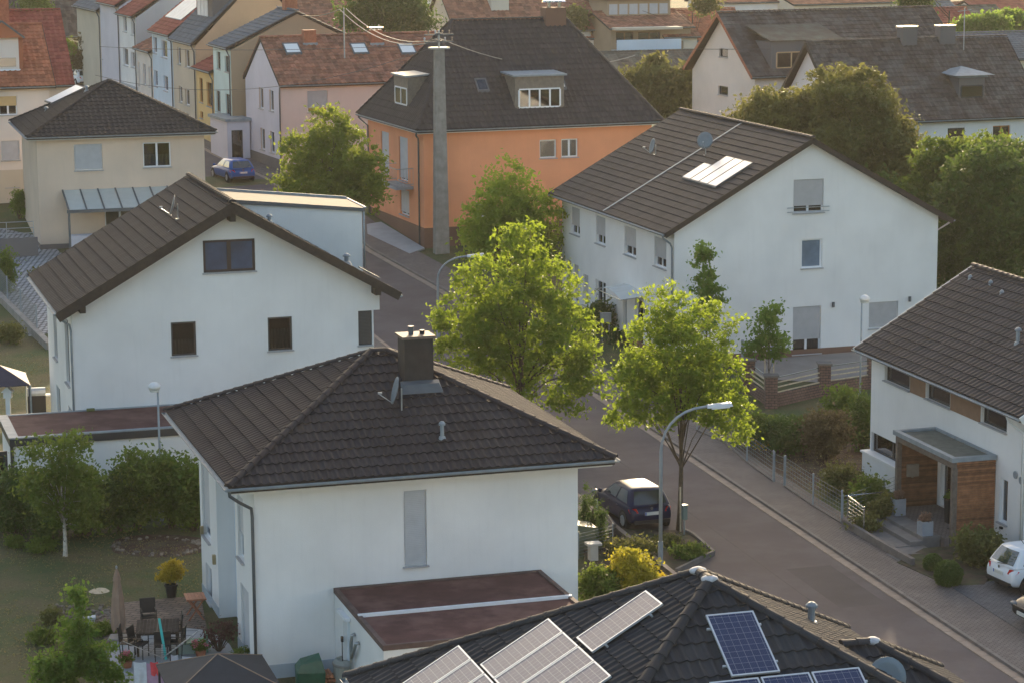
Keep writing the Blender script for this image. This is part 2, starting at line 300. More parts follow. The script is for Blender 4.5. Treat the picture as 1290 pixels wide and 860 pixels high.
# ------------------------------------------------------------------ houses
class House:
    def __init__(s, name, label, O, az, cat='house', group=None, wall=None):
        s.f = Fr(O, az); s.e = thing(name, label, cat, tuple(O), rad(az), group); s.w = MB(); s.wm = [wall or WHITE, ROOM]; s.holes = []; s.deck = MB(); s.roof = None; s.dm = [DWOOD, WSOFF]; s.faces = []
    def mi(s, mat):
        if mat not in s.wm: s.wm.append(mat)
        return s.wm.index(mat)
    def P(s, pl, off, a, z, d):
        return {'v': (a, off+d, z), 'V': (a, off-d, z), 'u': (off+d, a, z), 'U': (off-d, a, z)}[pl]
    def pb(s, m, pl, off, a0, a1, z0, z1, d0, d1, mi=0):
        p = s.P(pl, off, a0, z0, d0); q = s.P(pl, off, a1, z1, d1); x, y, z = [sorted(t) for t in zip(p, q)]; m.box(*x, *y, *z, mi)
    def win(s, pl, off, a0, a1, z0, z1, fr=None, n=2, shut=0., sm=None, sill=None, curt=0., lod=0, rev=.16, name='window', tr=0., glass=None, fw=.07, box=0., dm=None, label=None):
        if a1 < a0: a0, a1 = a1, a0
        if z1 < z0: z0, z1 = z1, z0
        fr = fr or WFRAME; s.holes.append((pl, off, a0, a1, z0, z1)); w = s.w
        for (x0, x1, y0, y1) in ((a0, a0, z0, z1), (a1, a1, z0, z1), (a0, a1, z0, z0), (a0, a1, z1, z1)):
            if x0 == x1: w.quad(s.P(pl, off, x0, y0, 0), s.P(pl, off, x0, y1, 0), s.P(pl, off, x0, y1, rev+.03), s.P(pl, off, x0, y0, rev+.03))
            else: w.quad(s.P(pl, off, x0, y0, 0), s.P(pl, off, x1, y0, 0), s.P(pl, off, x1, y0, rev+.03), s.P(pl, off, x0, y0, rev+.03))
        m = MB(); d0, d1 = rev-.05, rev+.02; fm = [fr, ROOM]
        s.pb(m, pl, off, a0, a0+fw, z0, z1, d0, d1); s.pb(m, pl, off, a1-fw, a1, z0, z1, d0, d1); s.pb(m, pl, off, a0+fw, a1-fw, z0, z0+fw, d0, d1); s.pb(m, pl, off, a0+fw, a1-fw, z1-fw-box, z1, d0, d1)
        cw = (a1-a0)/n
        for i in range(1, n): s.pb(m, pl, off, a0+cw*i-fw*.8, a0+cw*i+fw*.8, z0+fw, z1-fw-box, d0+.003, d1)
        if tr: s.pb(m, pl, off, a0+fw, a1-fw, z0+tr-fw*.5, z0+tr+fw*.5, d0+.006, d1)
        # dark room behind
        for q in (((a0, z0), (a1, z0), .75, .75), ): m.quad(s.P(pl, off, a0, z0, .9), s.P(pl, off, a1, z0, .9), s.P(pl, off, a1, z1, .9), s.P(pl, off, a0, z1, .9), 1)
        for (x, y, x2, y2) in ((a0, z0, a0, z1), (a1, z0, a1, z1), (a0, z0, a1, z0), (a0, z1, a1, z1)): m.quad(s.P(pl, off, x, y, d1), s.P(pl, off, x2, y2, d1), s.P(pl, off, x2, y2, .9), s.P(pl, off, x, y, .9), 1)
        o = m.build(name, fm, s.e, label=label)
        if shut < .99:
            for i in range(n):
                b0 = a0+cw*i+fw*.8; b1 = a0+cw*(i+1)-fw*.8
                p = MB(); s.pb(p, pl, off, b0, b1, z0+fw, z1-fw, rev-.02, rev-.012); p.build('pane', glass or GLASS, o)
        if curt:
            p = MB(); L = 14; zt = z0+(z1-z0)*curt
            for k in range(L): x0 = a0+.04+(a1-a0-.08)*k/L; x1 = a0+.04+(a1-a0-.08)*(k+1)/L; p.quad(s.P(pl, off, x0, z0+.05, rev+.10+(k % 2)*.05), s.P(pl, off, x1, z0+.05, rev+.10+((k+1) % 2)*.05), s.P(pl, off, x1, zt, rev+.10+((k+1) % 2)*.05), s.P(pl, off, x0, zt, rev+.10+(k % 2)*.05))
            p.build('curtain', CURT, o)
        if shut > 0:
            p = MB(); zb = z1-(z1-z0-fw)*shut; k = max(2, int((z1-zb)/.055)); h = (z1-zb)/k
            for i in range(k):
                zl = zb+h*i; p.quad(s.P(pl, off, a0+.03, zl, .06), s.P(pl, off, a1-.03, zl, .06), s.P(pl, off, a1-.03, zl+h*.85, .066), s.P(pl, off, a0+.03, zl+h*.85, .066)); p.quad(s.P(pl, off, a0+.03, zl+h*.85, .066), s.P(pl, off, a1-.03, zl+h*.85, .066), s.P(pl, off, a1-.03, zl+h, .078), s.P(pl, off, a0+.03, zl+h, .078))
            s.pb(p, pl, off, a0+.03, a1-.03, zb-.04, zb, .05, .08); p.build('shutter', sm or SHUT, o)
        if sill is not False:
            p = MB(); s.pb(p, pl, off, a0-.05, a1+.05, z0-.05, z0-.002, -.09, rev-.05); p.build('sill', sill or SILL, o)
        return o
    def wall(s, pl, off, a0, a1, z0, top, mat=None, breaks=()):
        mi = s.mi(mat) if mat else 0; tf = top if callable(top) else (lambda a: top)
        H = [h for h in s.holes if h[0] == pl and abs(h[1]-off) < 1e-6 and h[2] >= a0-1e-3 and h[3] <= a1+1e-3 and h[5] > z0]
        xs = sorted({a0, a1, *[b for b in breaks if a0 < b < a1], *[h[2] for h in H], *[h[3] for h in H]})
        for x0, x1 in zip(xs, xs[1:]):
            if x1-x0 < 1e-5: continue
            c = (x0+x1)/2; hs = sorted([h for h in H if h[2] < c < h[3]], key=lambda h: h[4]); z = z0
            for h in hs:
                hb, ht = max(h[4], z0), h[5]
                if hb > z+1e-4: s.w.quad(s.P(pl, off, x0, z, 0), s.P(pl, off, x1, z, 0), s.P(pl, off, x1, hb, 0), s.P(pl, off, x0, hb, 0), mi)
                z = ht
            if tf(x0) > z or tf(x1) > z: s.w.quad(s.P(pl, off, x0, z, 0), s.P(pl, off, x1, z, 0), s.P(pl, off, x1, max(z, tf(x1)), 0), s.P(pl, off, x0, max(z, tf(x0)), 0), mi)
    def box4(s, W, D, z0, z1, mat=None, left=None, front=None):
        s.wall('v', 0, 0, W, z0, z1, front or mat); s.wall('V', D, 0, W, z0, z1, mat); s.wall('u', 0, 0, D, z0, z1, left or mat); s.wall('U', W, 0, D, z0, z1, mat)
    def plinth(s, W, D, z0, z1, mat, t=.03):
        m = MB(); m.box(-t, W+t, -t, 0, z0, z1); m.box(-t, 0, 0, D, z0, z1); m.box(W, W+t, 0, D, z0, z1); m.box(-t, W+t, D, D+t, z0, z1); m.build('plinth', mat, s.e)
    def walls(s): s.w.build('wall', s.wm, s.e, fix=False)
    def face(s, p0, p1, upper, mat, w=.25, gz=.45, style='simple', parts=0, th=.16):
        s.faces.append((p0, p1, upper, mat, w, gz, style, parts))
        P0, P1 = V(p0), V(p1); e = (P1-P0).normalized(); n = e.cross(V(upper[0])-P0 if (V(upper[0])-P0).cross(e).length > 1e-3 else V(upper[-1])-P0).normalized()
        if n.z < 0: n = -n
        poly = [P0, P1]+[V(q) for q in upper[::-1]]
        s.deck.prism([q-n*.012 for q in poly], (0, 0, -th))
    def finish(s, deckmats=None):
        s.walls(); r = s.deck.build('roof', deckmats or s.dm[0], s.e); s.roof = r
        for p0, p1, upper, mat, w, gz, style, parts in s.faces:
            P0, P1 = V(p0), V(p1); e = (P1-P0).normalized(); q = V(upper[0])-P0; q2 = V(upper[-1])-P0
            n = e.cross(q if q.cross(e).length > q2.cross(e).length else q2).normalized()
            if n.z < 0: n = -n
            sd_ = n.cross(e); 
            if sd_.z < 0: sd_ = -sd_
            ch = [((V(t)-P0).dot(e), (V(t)-P0).dot(sd_)) for t in upper]
            L = (P1-P0).length
            if ch[0][0] > 1e-4: ch = [(0, 0)]+ch
            if ch[-1][0] < L-1e-4: ch = ch+[(L, 0)]
            tile_face(r, P0, e, sd_, n, ch, w, gz, style, mat, parts, s.f)
        return r
    def hip(s, W, D, ov, ze, pitch, mat, parts=(0, 0, 0, 0), w=.25, gz=.45, style='simple', soffit=None, ridge_along=None, capparts=False, gut=True, caps=True, th=.16, ends=None):
        t = math.tan(rad(pitch)); x0, x1, y0, y1 = -ov, W+ov, -ov, D+ov; a = x1-x0; b = y1-y0
        if a >= b: h = b/2; R0 = (ends[0] if ends else x0+h, y0+h, ze+h*t); R1 = (ends[1] if ends else x1-h, y0+h, ze+h*t)
        else: h = a/2; R0 = (x0+h, y0+h, ze+h*t); R1 = (x0+h, y1-h, ze+h*t)
        c = [(x0, y0, ze), (x1, y0, ze), (x1, y1, ze), (x0, y1, ze)]
        kw = dict(w=w, gz=gz, style=style, th=th); eq = abs(a-b) < .02
        if a >= b:
            s.face(c[0], c[1], [R0] if eq else [R0, R1], mat, parts=parts[0], **kw); s.face(c[1], c[2], [R1], mat, parts=parts[1], **kw); s.face(c[2], c[3], [R0] if eq else [R1, R0], mat, parts=parts[2], **kw); s.face(c[3], c[0], [R0], mat, parts=parts[3], **kw)
            hips = [(c[0], R0), (c[3], R0), (c[1], R1), (c[2], R1)]
        else:
            s.face(c[0], c[1], [R0], mat, parts=parts[0], **kw); s.face(c[1], c[2], [R0, R1], mat, parts=parts[1], **kw); s.face(c[2], c[3], [R1], mat, parts=parts[2], **kw); s.face(c[3], c[0], [R1, R0], mat, parts=parts[3], **kw)
            hips = [(c[0], R0), (c[1], R0), (c[2], R1), (c[3], R1)]
        r = s.finish()
        if soffit: m = MB(); m.box(x0+.06, x1-.06, y0+.06, y1-.06, ze-th-.06, ze-th-.02); m.build('soffit', soffit, s.e)
        if caps:
            for p, q in hips: ridge_caps(r, (p[0], p[1], p[2]+.05), (q[0], q[1], q[2]+.05), mat, capparts)
            if not eq: ridge_caps(r, (R0[0], R0[1], R0[2]+.05), (R1[0], R1[1], R1[2]+.05), mat, capparts)
        if gut:
            k = .07
            for p, q in ((V((x0-k, y0-k, ze-.03)), V((x1+k, y0-k, ze-.03))), (V((x1+k, y0-k, ze-.031)), V((x1+k, y1+k, ze-.031))), (V((x0-k, y1+k, ze-.031)), V((x0-k, y0-k, ze-.031)))): gutter(r, p, q)
        return R0, R1
    def gable_v(s, W, D, ov, ovg, ze, zr, mat, parts=(0, 0), w=.25, gz=.45, style='simple', capparts=False, gut=True, th=.16, vb=None, ur=None):
        """ridge along v, gable walls on the v faces; eaves on u sides"""
        ur = W/2 if ur is None else ur; x0, x1, y0, y1 = -ov, W+ov, -ovg, D+ovg; kw = dict(w=w, gz=gz, style=style, th=th)
        s.face((x0, y1, ze), (x0, y0, ze), [(ur, y1, zr), (ur, y0, zr)], mat, parts=parts[0], **kw); s.face((x1, y0, ze), (x1, y1, ze), [(ur, y0, zr), (ur, y1, zr)], mat, parts=parts[1], **kw)
        r = s.finish(); ridge_caps(r, (ur, y0, zr+.05), (ur, y1, zr+.05), mat, capparts)
        if gut: gutter(r, (x0-.07, y1, ze-.03), (x0-.07, y0, ze-.03)); gutter(r, (x1+.07, y0, ze-.03), (x1+.07, y1, ze-.03))
        if vb:
            for yy in (y0-.02, y1+.02):
                for xx in (x0, x1): m = MB(); m.bar((xx, yy, ze-.09), (ur, yy, zr-.09), .05, .24); m.build('bargeboard', vb, r)
        return r
    def gable_u(s, W, D, ov, ovg, ze, zr, mat, parts=(0, 0), w=.25, gz=.45, style='simple', capparts=False, gut=True, th=.16, vb=None, vr=None):
        """ridge along u, gable walls on the u faces"""
        vr = D/2 if vr is None else vr; x0, x1, y0, y1 = -ovg, W+ovg, -ov, D+ov; kw = dict(w=w, gz=gz, style=style, th=th)
        s.face((x0, y0, ze), (x1, y0, ze), [(x0, vr, zr), (x1, vr, zr)], mat, parts=parts[0], **kw); s.face((x1, y1, ze), (x0, y1, ze), [(x1, vr, zr), (x0, vr, zr)], mat, parts=parts[1], **kw)
        r = s.finish(); ridge_caps(r, (x0, vr, zr+.05), (x1, vr, zr+.05), mat, capparts)
        if gut: gutter(r, (x0, y0-.07, ze-.03), (x1, y0-.07, ze-.03))
        if vb:
            for xx in (x0-.02, x1+.02):
                for yy in (y0, y1): m = MB(); m.bar((xx, yy, ze-.09), (xx, vr, zr-.09), .05, .22); m.build('bargeboard', vb, r)
        return r
def dish(parent, base, face, r=.42, mast=.7, mat=None, lnb=True):
    """satellite dish on a bent mast; face = direction (local) it looks"""
    b = V(base); fd = V(face).normalized(); m = MB(); top = b+V((0, 0, mast)); m.tube([b, b+V((0, 0, mast*.4)), top+V((0, 0, .1))], .025, 6); m.box(b.x-.09, b.x+.09, b.y-.09, b.y+.09, b.z-.06, b.z+.02)
    o = m.build('satellite_dish', STEEL, parent, smooth=False)
    c = top+fd*.16; x = fd.cross(V((0, 0, 1))).normalized(); y = x.cross(fd).normalized(); m = MB(); vs = [c-fd*.0]; n = 20
    for i in (1, 2, 3):
        rr = r*i/3
        for k in range(n): a = 2*math.pi*k/n; vs.append(c+x*(math.cos(a)*rr*.93)+y*(math.sin(a)*rr)+fd*(rr*rr*.35))
    fs = [(0, 1+k, 1+(k+1) % n) for k in range(n)]+[(1+i*n+k, 1+i*n+(k+1) % n, 1+(i+1)*n+(k+1) % n, 1+(i+1)*n+k) for i in range(2) for k in range(n)]
    k0 = len(vs); back = [v-fd*.02 for v in vs]; m.add(vs+back, fs+[tuple(i+k0 for i in f[::-1]) for f in fs]+[(1+2*n+k, 1+2*n+(k+1) % n, k0+1+2*n+(k+1) % n, k0+1+2*n+k) for k in range(n)])
    m.build('reflector', mat or M('dish_grey', (.19, .22, .24), .6, .08, 4), o, smooth=True)
    m = MB(); e = c+fd*(r*1.25)-y*(r*.45); m.tube([c-y*r*.95, e], .014, 5); m.tube([e, e-fd*.12+y*.03], .035, 8); m.build('feed_arm', STEEL, o)
    return o
def ventpipe(parent, base, nrm=(0, 0, 1), h=.4, r=.06):
    b = V(base); m = MB(); m.tube([b, b+V((0, 0, h))], r, 10); m.lathe([(r*1.7, 0), (r*1.7, .05), (r*.9, .11), (0.001, .13)], (b.x, b.y, b.z+h), 12); m.lathe([(r*2.4, -.1), (r*1.5, .06)], tuple(b), 12)
    return m.build('vent_pipe', ZINC, parent, smooth=False)
# ------------------------------------------------------------------ ground, roads, pavements
def struct(o, label=None): o['kind'] = 'structure'; return o
def groundmat():
    m, n, b = nodes_of('dry_grass'); tc = n.nodes.new('ShaderNodeTexCoord'); v = tc.outputs['Object']
    c = mixc(n, ramp(n, noise(n, v, .35, 6, .65), 0, 1, .42, .60), (.062, .092, .024), (.120, .104, .044)); c = mixc(n, ramp(n, noise(n, v, 1.3, 5, .7), 0, .8, .56, .7), c, (.048, .078, .022))
    n.links.new(scalecol(n, c, ramp(n, noise(n, v, 14, 6, .8), .55, 1.4)), b.inputs['Base Color']); b.inputs['Roughness'].default_value = .95
    bp = n.nodes.new('ShaderNodeBump'); bp.inputs['Strength'].default_value = .8; bp.inputs['Distance'].default_value = .08; n.links.new(noise(n, v, 22, 6, .8), bp.inputs['Height']); n.links.new(bp.outputs[0], b.inputs['Normal']); return m
def paver(name, c1, c2, sx=.2, sy=.1, mortar=.012, rot=0., bump=.5, mcol=(.05, .045, .04), wall=False):
    m, n, b = nodes_of(name); tc = n.nodes.new('ShaderNodeTexCoord'); mp = n.nodes.new('ShaderNodeMapping'); mp.inputs['Rotation'].default_value = (0, 0, rot)
    if wall:
        sx_ = n.nodes.new('ShaderNodeSeparateXYZ'); cb_ = n.nodes.new('ShaderNodeCombineXYZ'); n.links.new(tc.outputs['Object'], sx_.inputs[0]); n.links.new(mul(n, sx_.outputs[0], sx_.outputs[1], 'ADD'), cb_.inputs[0]); n.links.new(sx_.outputs[2], cb_.inputs[1]); n.links.new(cb_.outputs[0], mp.inputs[0])
    else: n.links.new(tc.outputs['Object'], mp.inputs[0])
    t = n.nodes.new('ShaderNodeTexBrick'); t.inputs['Scale'].default_value = 1; t.inputs['Brick Width'].default_value = sx; t.inputs['Row Height'].default_value = sy; t.inputs['Mortar Size'].default_value = mortar
    t.inputs['Color1'].default_value = (*c1, 1); t.inputs['Color2'].default_value = (*c2, 1); t.inputs['Mortar'].default_value = (*mcol, 1); n.links.new(mp.outputs[0], t.inputs[0])
    n.links.new(scalecol(n, t.outputs[0], mul(n, ramp(n, noise(n, tc.outputs['Object'], .7, 6, .7), .78, 1.22), ramp(n, noise(n, tc.outputs['Object'], 7, 5), .85, 1.15))), b.inputs['Base Color']); b.inputs['Roughness'].default_value = .9
    bp = n.nodes.new('ShaderNodeBump'); bp.invert = True; bp.inputs['Strength'].default_value = bump; bp.inputs['Distance'].default_value = .01; n.links.new(t.outputs['Fac'], bp.inputs['Height']); n.links.new(bp.outputs[0], b.inputs['Normal']); return m
GRASS = groundmat(); ASPH = M('asphalt', (.108, .090, .092), .92, .12, .25, .6, 70, col2=(.124, .106, .108), cs=.6, spec=.25)
PAVE = paver('pavement_blocks', (.18, .15, .14), (.15, .125, .118), .2, .1, .012, rad(-16)); PAVEG = paver('grey_drive_blocks', (.13, .13, .14), (.10, .10, .11), .2, .1, .012, rad(-16)); PAVEB = paver('brown_patio_blocks', (.20, .145, .11), (.15, .11, .09), .4, .2, .018, rad(20))
PAVEW = paver('white_yard_blocks', (.42, .43, .45), (.36, .37, .39), .32, .3, .05, rad(28), 1., (.10, .10, .10)); YARD = M('beige_yard_paving', (.30, .255, .225), .9, .1, 1.2, .3, 20); SOIL = M('bare_soil', (.075, .045, .030), .95, .3, 2, .8, 18, col2=(.10, .08, .05), cs=1.5)
MULCH = M('bed_soil', (.07, .05, .035), .95, .35, 3, .8, 20, col2=(.05, .06, .025), cs=1.2); STRIPM = M('light_gutter_stone', (.30, .235, .19), .85, .16, 3, .3, 40); KERBM = M('kerb_concrete', (.17, .15, .14), .85, .2, 3, .3, 40)
LCONC = M('light_concrete_slab', (.34, .36, .38), .8, .1, 1.5, .2, 30)
Ys = sorted({y for y, _ in GP} | set(range(-40, 400, 12)) - {3000}); Xs = [-900, -600, -200, -100, -50, 0, 50, 100, 200, 600, 900]
vv = [(x, y, g(y)) for y in Ys for x in Xs]; nx = len(Xs)
gm = MB().add(vv, [(j*nx+i, j*nx+i+1, (j+1)*nx+i+1, (j+1)*nx+i) for j in range(len(Ys)-1) for i in range(nx-1)]); struct(gm.build('ground', GRASS, fix=False))
def densify(path, step=2.5):
    out = []
    for a, b in zip(path, path[1:]):
        a = np.array(a, float); b = np.array(b, float); n = max(1, int(np.hypot(*(b-a))/step)); out += [tuple(a+(b-a)*i/n) for i in range(n)]
    return out+[tuple(path[-1])]
def offs(path, d):
    P = [np.array(p, float) for p in path]; out = []
    for i, p in enumerate(P):
        t = P[min(i+1, len(P)-1)]-P[max(0, i-1)]; t /= np.hypot(*t); out.append((p[0]+t[1]*d, p[1]-t[0]*d))
    return out
def strip(name, path, d0, d1, dz, mat, thick=0., step=2.5):
    p = densify(path, step); A = offs(p, d0); B = offs(p, d1); m = MB(); n = len(p)
    z = lambda q, h: (q[0], q[1], g(q[1])+h)
    vs = [z(q, dz) for q in A]+[z(q, dz) for q in B]; fs = [(i, i+1, n+i+1, n+i) for i in range(n-1)]
    if thick: vs += [z(q, dz-thick) for q in A]+[z(q, dz-thick) for q in B]; fs += [(i, i+1, 2*n+i+1, 2*n+i) for i in range(n-1)]+[(n+i, n+i+1, 3*n+i+1, 3*n+i) for i in range(n-1)]
    m.add(vs, fs); return struct(m.build(name, mat))
def sheet(name, pts, dz, mat, thick=0., kind='structure'):
    """flat polygon draped on the ground profile"""
    pts = [(p[0], p[1]) for p in pts]; ymin = min(p[1] for p in pts); ymax = max(p[1] for p in pts); cuts = [ymin]+[y for y, _ in GP if ymin < y < ymax]+[ymax]; m = MB()
    def clip(poly, y, keep_above):
        out = []
        for i, p in enumerate(poly):
            q = poly[(i+1) % len(poly)]; a = (p[1] >= y) == keep_above or p[1] == y; b = (q[1] >= y) == keep_above or q[1] == y
            if a: out.append(p)
            if (p[1]-y)*(q[1]-y) < 0: t = (y-p[1])/(q[1]-p[1]); out.append((p[0]+(q[0]-p[0])*t, y))
        return out
    for a, b in zip(cuts, cuts[1:]):
        q = clip(clip(pts, a, True), b, False)
        if len(q) > 2:
            Q = [(x, y, g(y)+dz) for x, y in q]
            if thick: m.prism([(x, y, z-thick) for x, y, z in Q], (0, 0, thick))
            else: m.add(Q, [tuple(range(len(Q)))])
    o = m.build(name, mat); o['kind'] = kind; return o
def PX(*pts): return [G(*p)[:2] for p in pts]
RK = [(23.9, 35), (14.5, 68.3), (8.95, 87.8), (3.53, 107), (-3.5, 128), (-8.3, 139), (-12, 150), (-16.2, 161), (-20.8, 172), (-24, 181), (-44, 237), (-60, 282)]
strip('road', RK, -5.75, 0.02, .012, ASPH)
strip('pavement', RK, .46, 2.5, .11, PAVE, .14); strip('pavement', RK[:-1], -7.3, -5.9, .10, PAVE, .13)
def stones(name, path, d, wid, L, dz, h, mat, parent, y0, y1, step=None):
    p = offs(densify(path, 1.), d); me = None
    acc = [0]; 
    for a, b in zip(p, p[1:]): acc.append(acc[-1]+math.hypot(b[0]-a[0], b[1]-a[1]))
    xs = [q[0] for q in p]; ys = [q[1] for q in p]; t = 0
    m = MB(); m.box(-wid/2, wid/2, 0, L-.022, -.12, h); me = m.mesh(name, mat)
    while t+L < acc[-1]:
        ax, ay = np.interp(t, acc, xs), np.interp(t, acc, ys); bx, by = np.interp(t+L, acc, xs), np.interp(t+L, acc, ys)
        if y0 < ay < y1:
            o = bpy.data.objects.new(name, me); za, zb = g(ay)+dz, g(by)+dz; d_ = V((bx-ax, by-ay, zb-za)).normalized(); x = d_.cross(V((0, 0, 1))).normalized(); zz = x.cross(d_)
            mm = Matrix((tuple(x), tuple(d_), tuple(zz))).transposed().to_4x4(); mm.translation = (ax, ay, za+random.uniform(-.003, .003)); link(o, parent); o.matrix_local = mm
        t += L
ks = strip('gutter_strip', RK, .02, .36, .018, STRIPM); stones('gutter_stone', RK, .19, .32, .5, .02, .012, STRIPM, ks, 62, 150)
kb = strip('kerb', RK, .36, .46, .095, KERBM, .12); stones('kerb_stone', RK, .41, .12, 1.0, .10, .02, KERBM, kb, 60, 160)
kb2 = strip('kerb', RK, -5.9, -5.75, .09, STRIPM, .12); stones('kerb_stone', RK, -5.82, .17, 1.0, .095, .02, STRIPM, kb2, 76, 160)
def rpatch(name, y0, y1, a, b_, mat):
    p = [q for q in densify(RK, .5) if y0 <= q[1] <= y1]; return strip(name, p, a, b_, .0155, mat, step=1)
rpatch('road_patch', 76, 80.5, -2.0, -.4, M('asphalt_patch', (.095, .082, .082), .92, .12, .8, .5, 60, spec=.2)); rpatch('road_seam', 72, 72.25, -5.2, -.1, M('tar_seam', (.070, .062, .062), .8, .2, 2)); rpatch('road_seam', 98, 98.2, -5.2, -.1, MATS['tar_seam']); rpatch('road_seam', 64, 106, -2.62, -2.57, MATS['tar_seam']); rpatch('road_patch', 110, 113, -4.6, -3.0, MATS['asphalt_patch'])
sheet('driveway', [(12.9, 82.3), (13.3+1.6, 82.5), (19.5, 76), (23.5, 64), (18, 62)][:0] or [(14.15, 77.6), (18.2, 78.8), (26, 70), (24, 58), (18.9, 60.5)], .125, PAVEG, .05)
sheet('concrete_forecourt', PX((462, 285), (463, 297), (516, 322), (535, 315), (480, 282)), .115, LCONC, .1)
sheet('house_yard', PX((930, 452), (965, 438), (1110, 444), (1190, 470), (1150, 490), (960, 478)), .05, YARD)
sheet('bed', PX((775, 668), (862, 671), (874, 677), (899, 699), (852, 722), (842, 765), (736, 765), (736, 690)), .10, MULCH, .1)
for a, b in (((862, 671), (874, 677)), ((874, 677), (899, 699)), ((899, 699), (852, 722)), ((748, 634), (774, 667)), ((774, 667), (757, 676))):
    p, q = G(*a), G(*b); m = MB(); m.bar((p[0], p[1], p[2]+.07), (q[0], q[1], q[2]+.07), .10, .22 if a[0] > 800 else .34); o = m.build('bed_edging', KERBM if a[0] > 800 else STRIPM); tag(o, {862: 'short kerb piece beside the tree in the verge bed', 874: 'concrete kerb on the road side of the verge bed', 899: 'concrete kerb closing the near end of the verge bed', 748: 'pale garden edging running beside the parked dark blue car', 774: 'short pale edging stub behind the parked dark blue car'}[a[0]], 'edging', 'kerbs and edgings round the roadside bed')
sheet('patio', PX((120, 772), (158, 759), (253, 750), (262, 800), (250, 830), (140, 830)), .03, PAVEB, .06)
def disc_sheet(name, c, r, dz, mat, ry=None, n=26, wob=.1): 
    ph = random.random()*6; return sheet(name, [(c[0]+math.cos(2*math.pi*i/n)*r*(1+wob*math.sin(3*2*math.pi*i/n+ph)), c[1]+math.sin(2*math.pi*i/n)*(ry or r)*(1+wob*math.cos(2*2*math.pi*i/n+ph))) for i in range(n)], dz, mat)
c = G(205, 832); disc_sheet('patio_slab', c, 2.15, .055, LCONC, 3.0, wob=.03)
c = G(203, 687); disc_sheet('bare_soil', c, 1.9, .012, SOIL, 1.5); c = G(125, 744); disc_sheet('bare_soil', c, .33, .012, PALEW)
sheet('yard', PX((0, 288), (60, 300), (75, 318), (110, 340), (64, 420), (36, 424), (8, 375), (0, 355)), .02, PAVEW)
sheet('path', PX((905, 700), (1000, 600), (1100, 560), (1120, 620), (1050, 640))[:0] or PX((30, 640), (60, 640), (60, 630), (30, 630)), -.05, SOIL)
c = G(980, 590); disc_sheet('bare_soil', G(1020, 585), 3.2, .012, SOIL, 4.2)
sheet('bed', PX((1130, 712), (1164, 694), (1235, 690), (1262, 705), (1240, 740), (1196, 742)), .13, MULCH, .1)
c = G(110, 775)
# far garden ground beyond the houses is the same ground sheet
# ------------------------------------------------------------------ near white hip-roofed house (centre)
h = House('white_house', 'white two storey house with brown tiled pyramid roof and square chimney beside a garage', G(325.5, 856), 16.9, wall=WHITE)
H1 = h; h.win('v', 0, 4.43, 5.12, 3.02, 5.3, n=1, shut=1., sm=SHUTL)
for (a, b), (c_, d_) in (((8.9, 7.5), (2.2, 4.6)), ((8.5, 7.5), (-.5, 1.35))): h.win('u', 0, b, a, max(.15, c_), d_, n=1, shut=.85 if d_ > 2 else 0, sm=SHUTL, tr=0)
h.win('u', 0, 1.75, 2.65, 3.05, 5.0, n=1, shut=.6, sm=SHUTL); h.win('u', 0, 1.2, 2.45, .2, 2.3, n=1, shut=.9, sm=SHUTL)
h.win('u', .55, 3.9, 5.6, .15, 2.3, n=2)
for a0, a1 in ((0, 3.08), (6.26, 9.3)): h.wall('u', 0, a0, a1, 0, 5.78)
h.wall('u', .55, 3.08, 6.26, 0, 5.78, mat=plaster('recess_shade_plaster', (.60, .66, .74)))  # bluish shade of the recess is put into its plaster colour
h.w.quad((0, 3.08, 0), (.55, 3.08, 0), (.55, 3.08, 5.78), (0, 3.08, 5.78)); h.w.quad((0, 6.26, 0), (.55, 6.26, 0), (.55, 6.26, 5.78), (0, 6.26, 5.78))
h.wall('v', 0, 0, 9.8, 0, 5.78); h.wall('V', 9.3, 0, 9.8, 0, 5.78); h.wall('U', 9.8, 0, 9.3, 0, 5.78)
m = MB(); m.box(-.02, 9.82, -.02, -.0, -.4, .42); m.box(-.02, 0, 0, 3.08, -.4, .42); m.box(-.02, 0, 6.26, 9.3, -.4, .42); m.build('plinth', PLINTH, h.e)
h.hip(9.8, 9.3, .87, 6.0, 25, T_BROWN, parts=(225, 0, 0, 75), style='pan', soffit=WSOFF, capparts=True)
m = MB(); m.box(5.25, 6.15, 2.85, 3.65, 7.4, 9.25); ch = m.build('chimney', M('chimney_cladding', (.040, .035, .034), .7, .15, 4, .15, 30), h.e)
m = MB(); m.box(5.18, 6.22, 2.78, 3.72, 9.25, 9.33); m.build('chimney_cap', GWOOD, ch); m = MB(); m.lathe([(.08, 0), (.08, .22), (.10, .23), (.10, .26)], (5.55, 3.2, 9.33), 10); m.build('flue', ZINCD, ch)
m = MB(); m.lathe([(.08, 0), (.08, .12)], (5.9, 3.2, 9.33), 10); m.build('flue', DARK, ch)
m = MB(); m.add([(5.05, 2.45, 7.66), (6.35, 2.45, 7.66), (6.3, 2.84, 7.99), (5.1, 2.84, 7.99), (5.15, 2.60, 7.92), (6.25, 2.60, 7.92)], [(0, 1, 5, 4), (4, 5, 2, 3), (0, 4, 3), (1, 2, 5)]); m.build('flashing', ZINCD, h.e)
dish(h.e, (4.9, 1.9, 7.25), (-.97, .10, .25), .42, .62); ventpipe(h.e, (5.76, .5, 6.68))
pipe(h.e, [(-.86, -.86, 5.92), (-.84, -.84, 5.75), (-.5, -.45, 5.45), (-.09, -.06, 5.15), (-.07, -.06, 4.9), (-.07, -.06, 0)], .05, ZINCD)
pipe(h.e, [(9.84, -.02, 5.6), (9.84, -.02, .0)], .02, WSOFF, 'corner_bead') if 0 else None
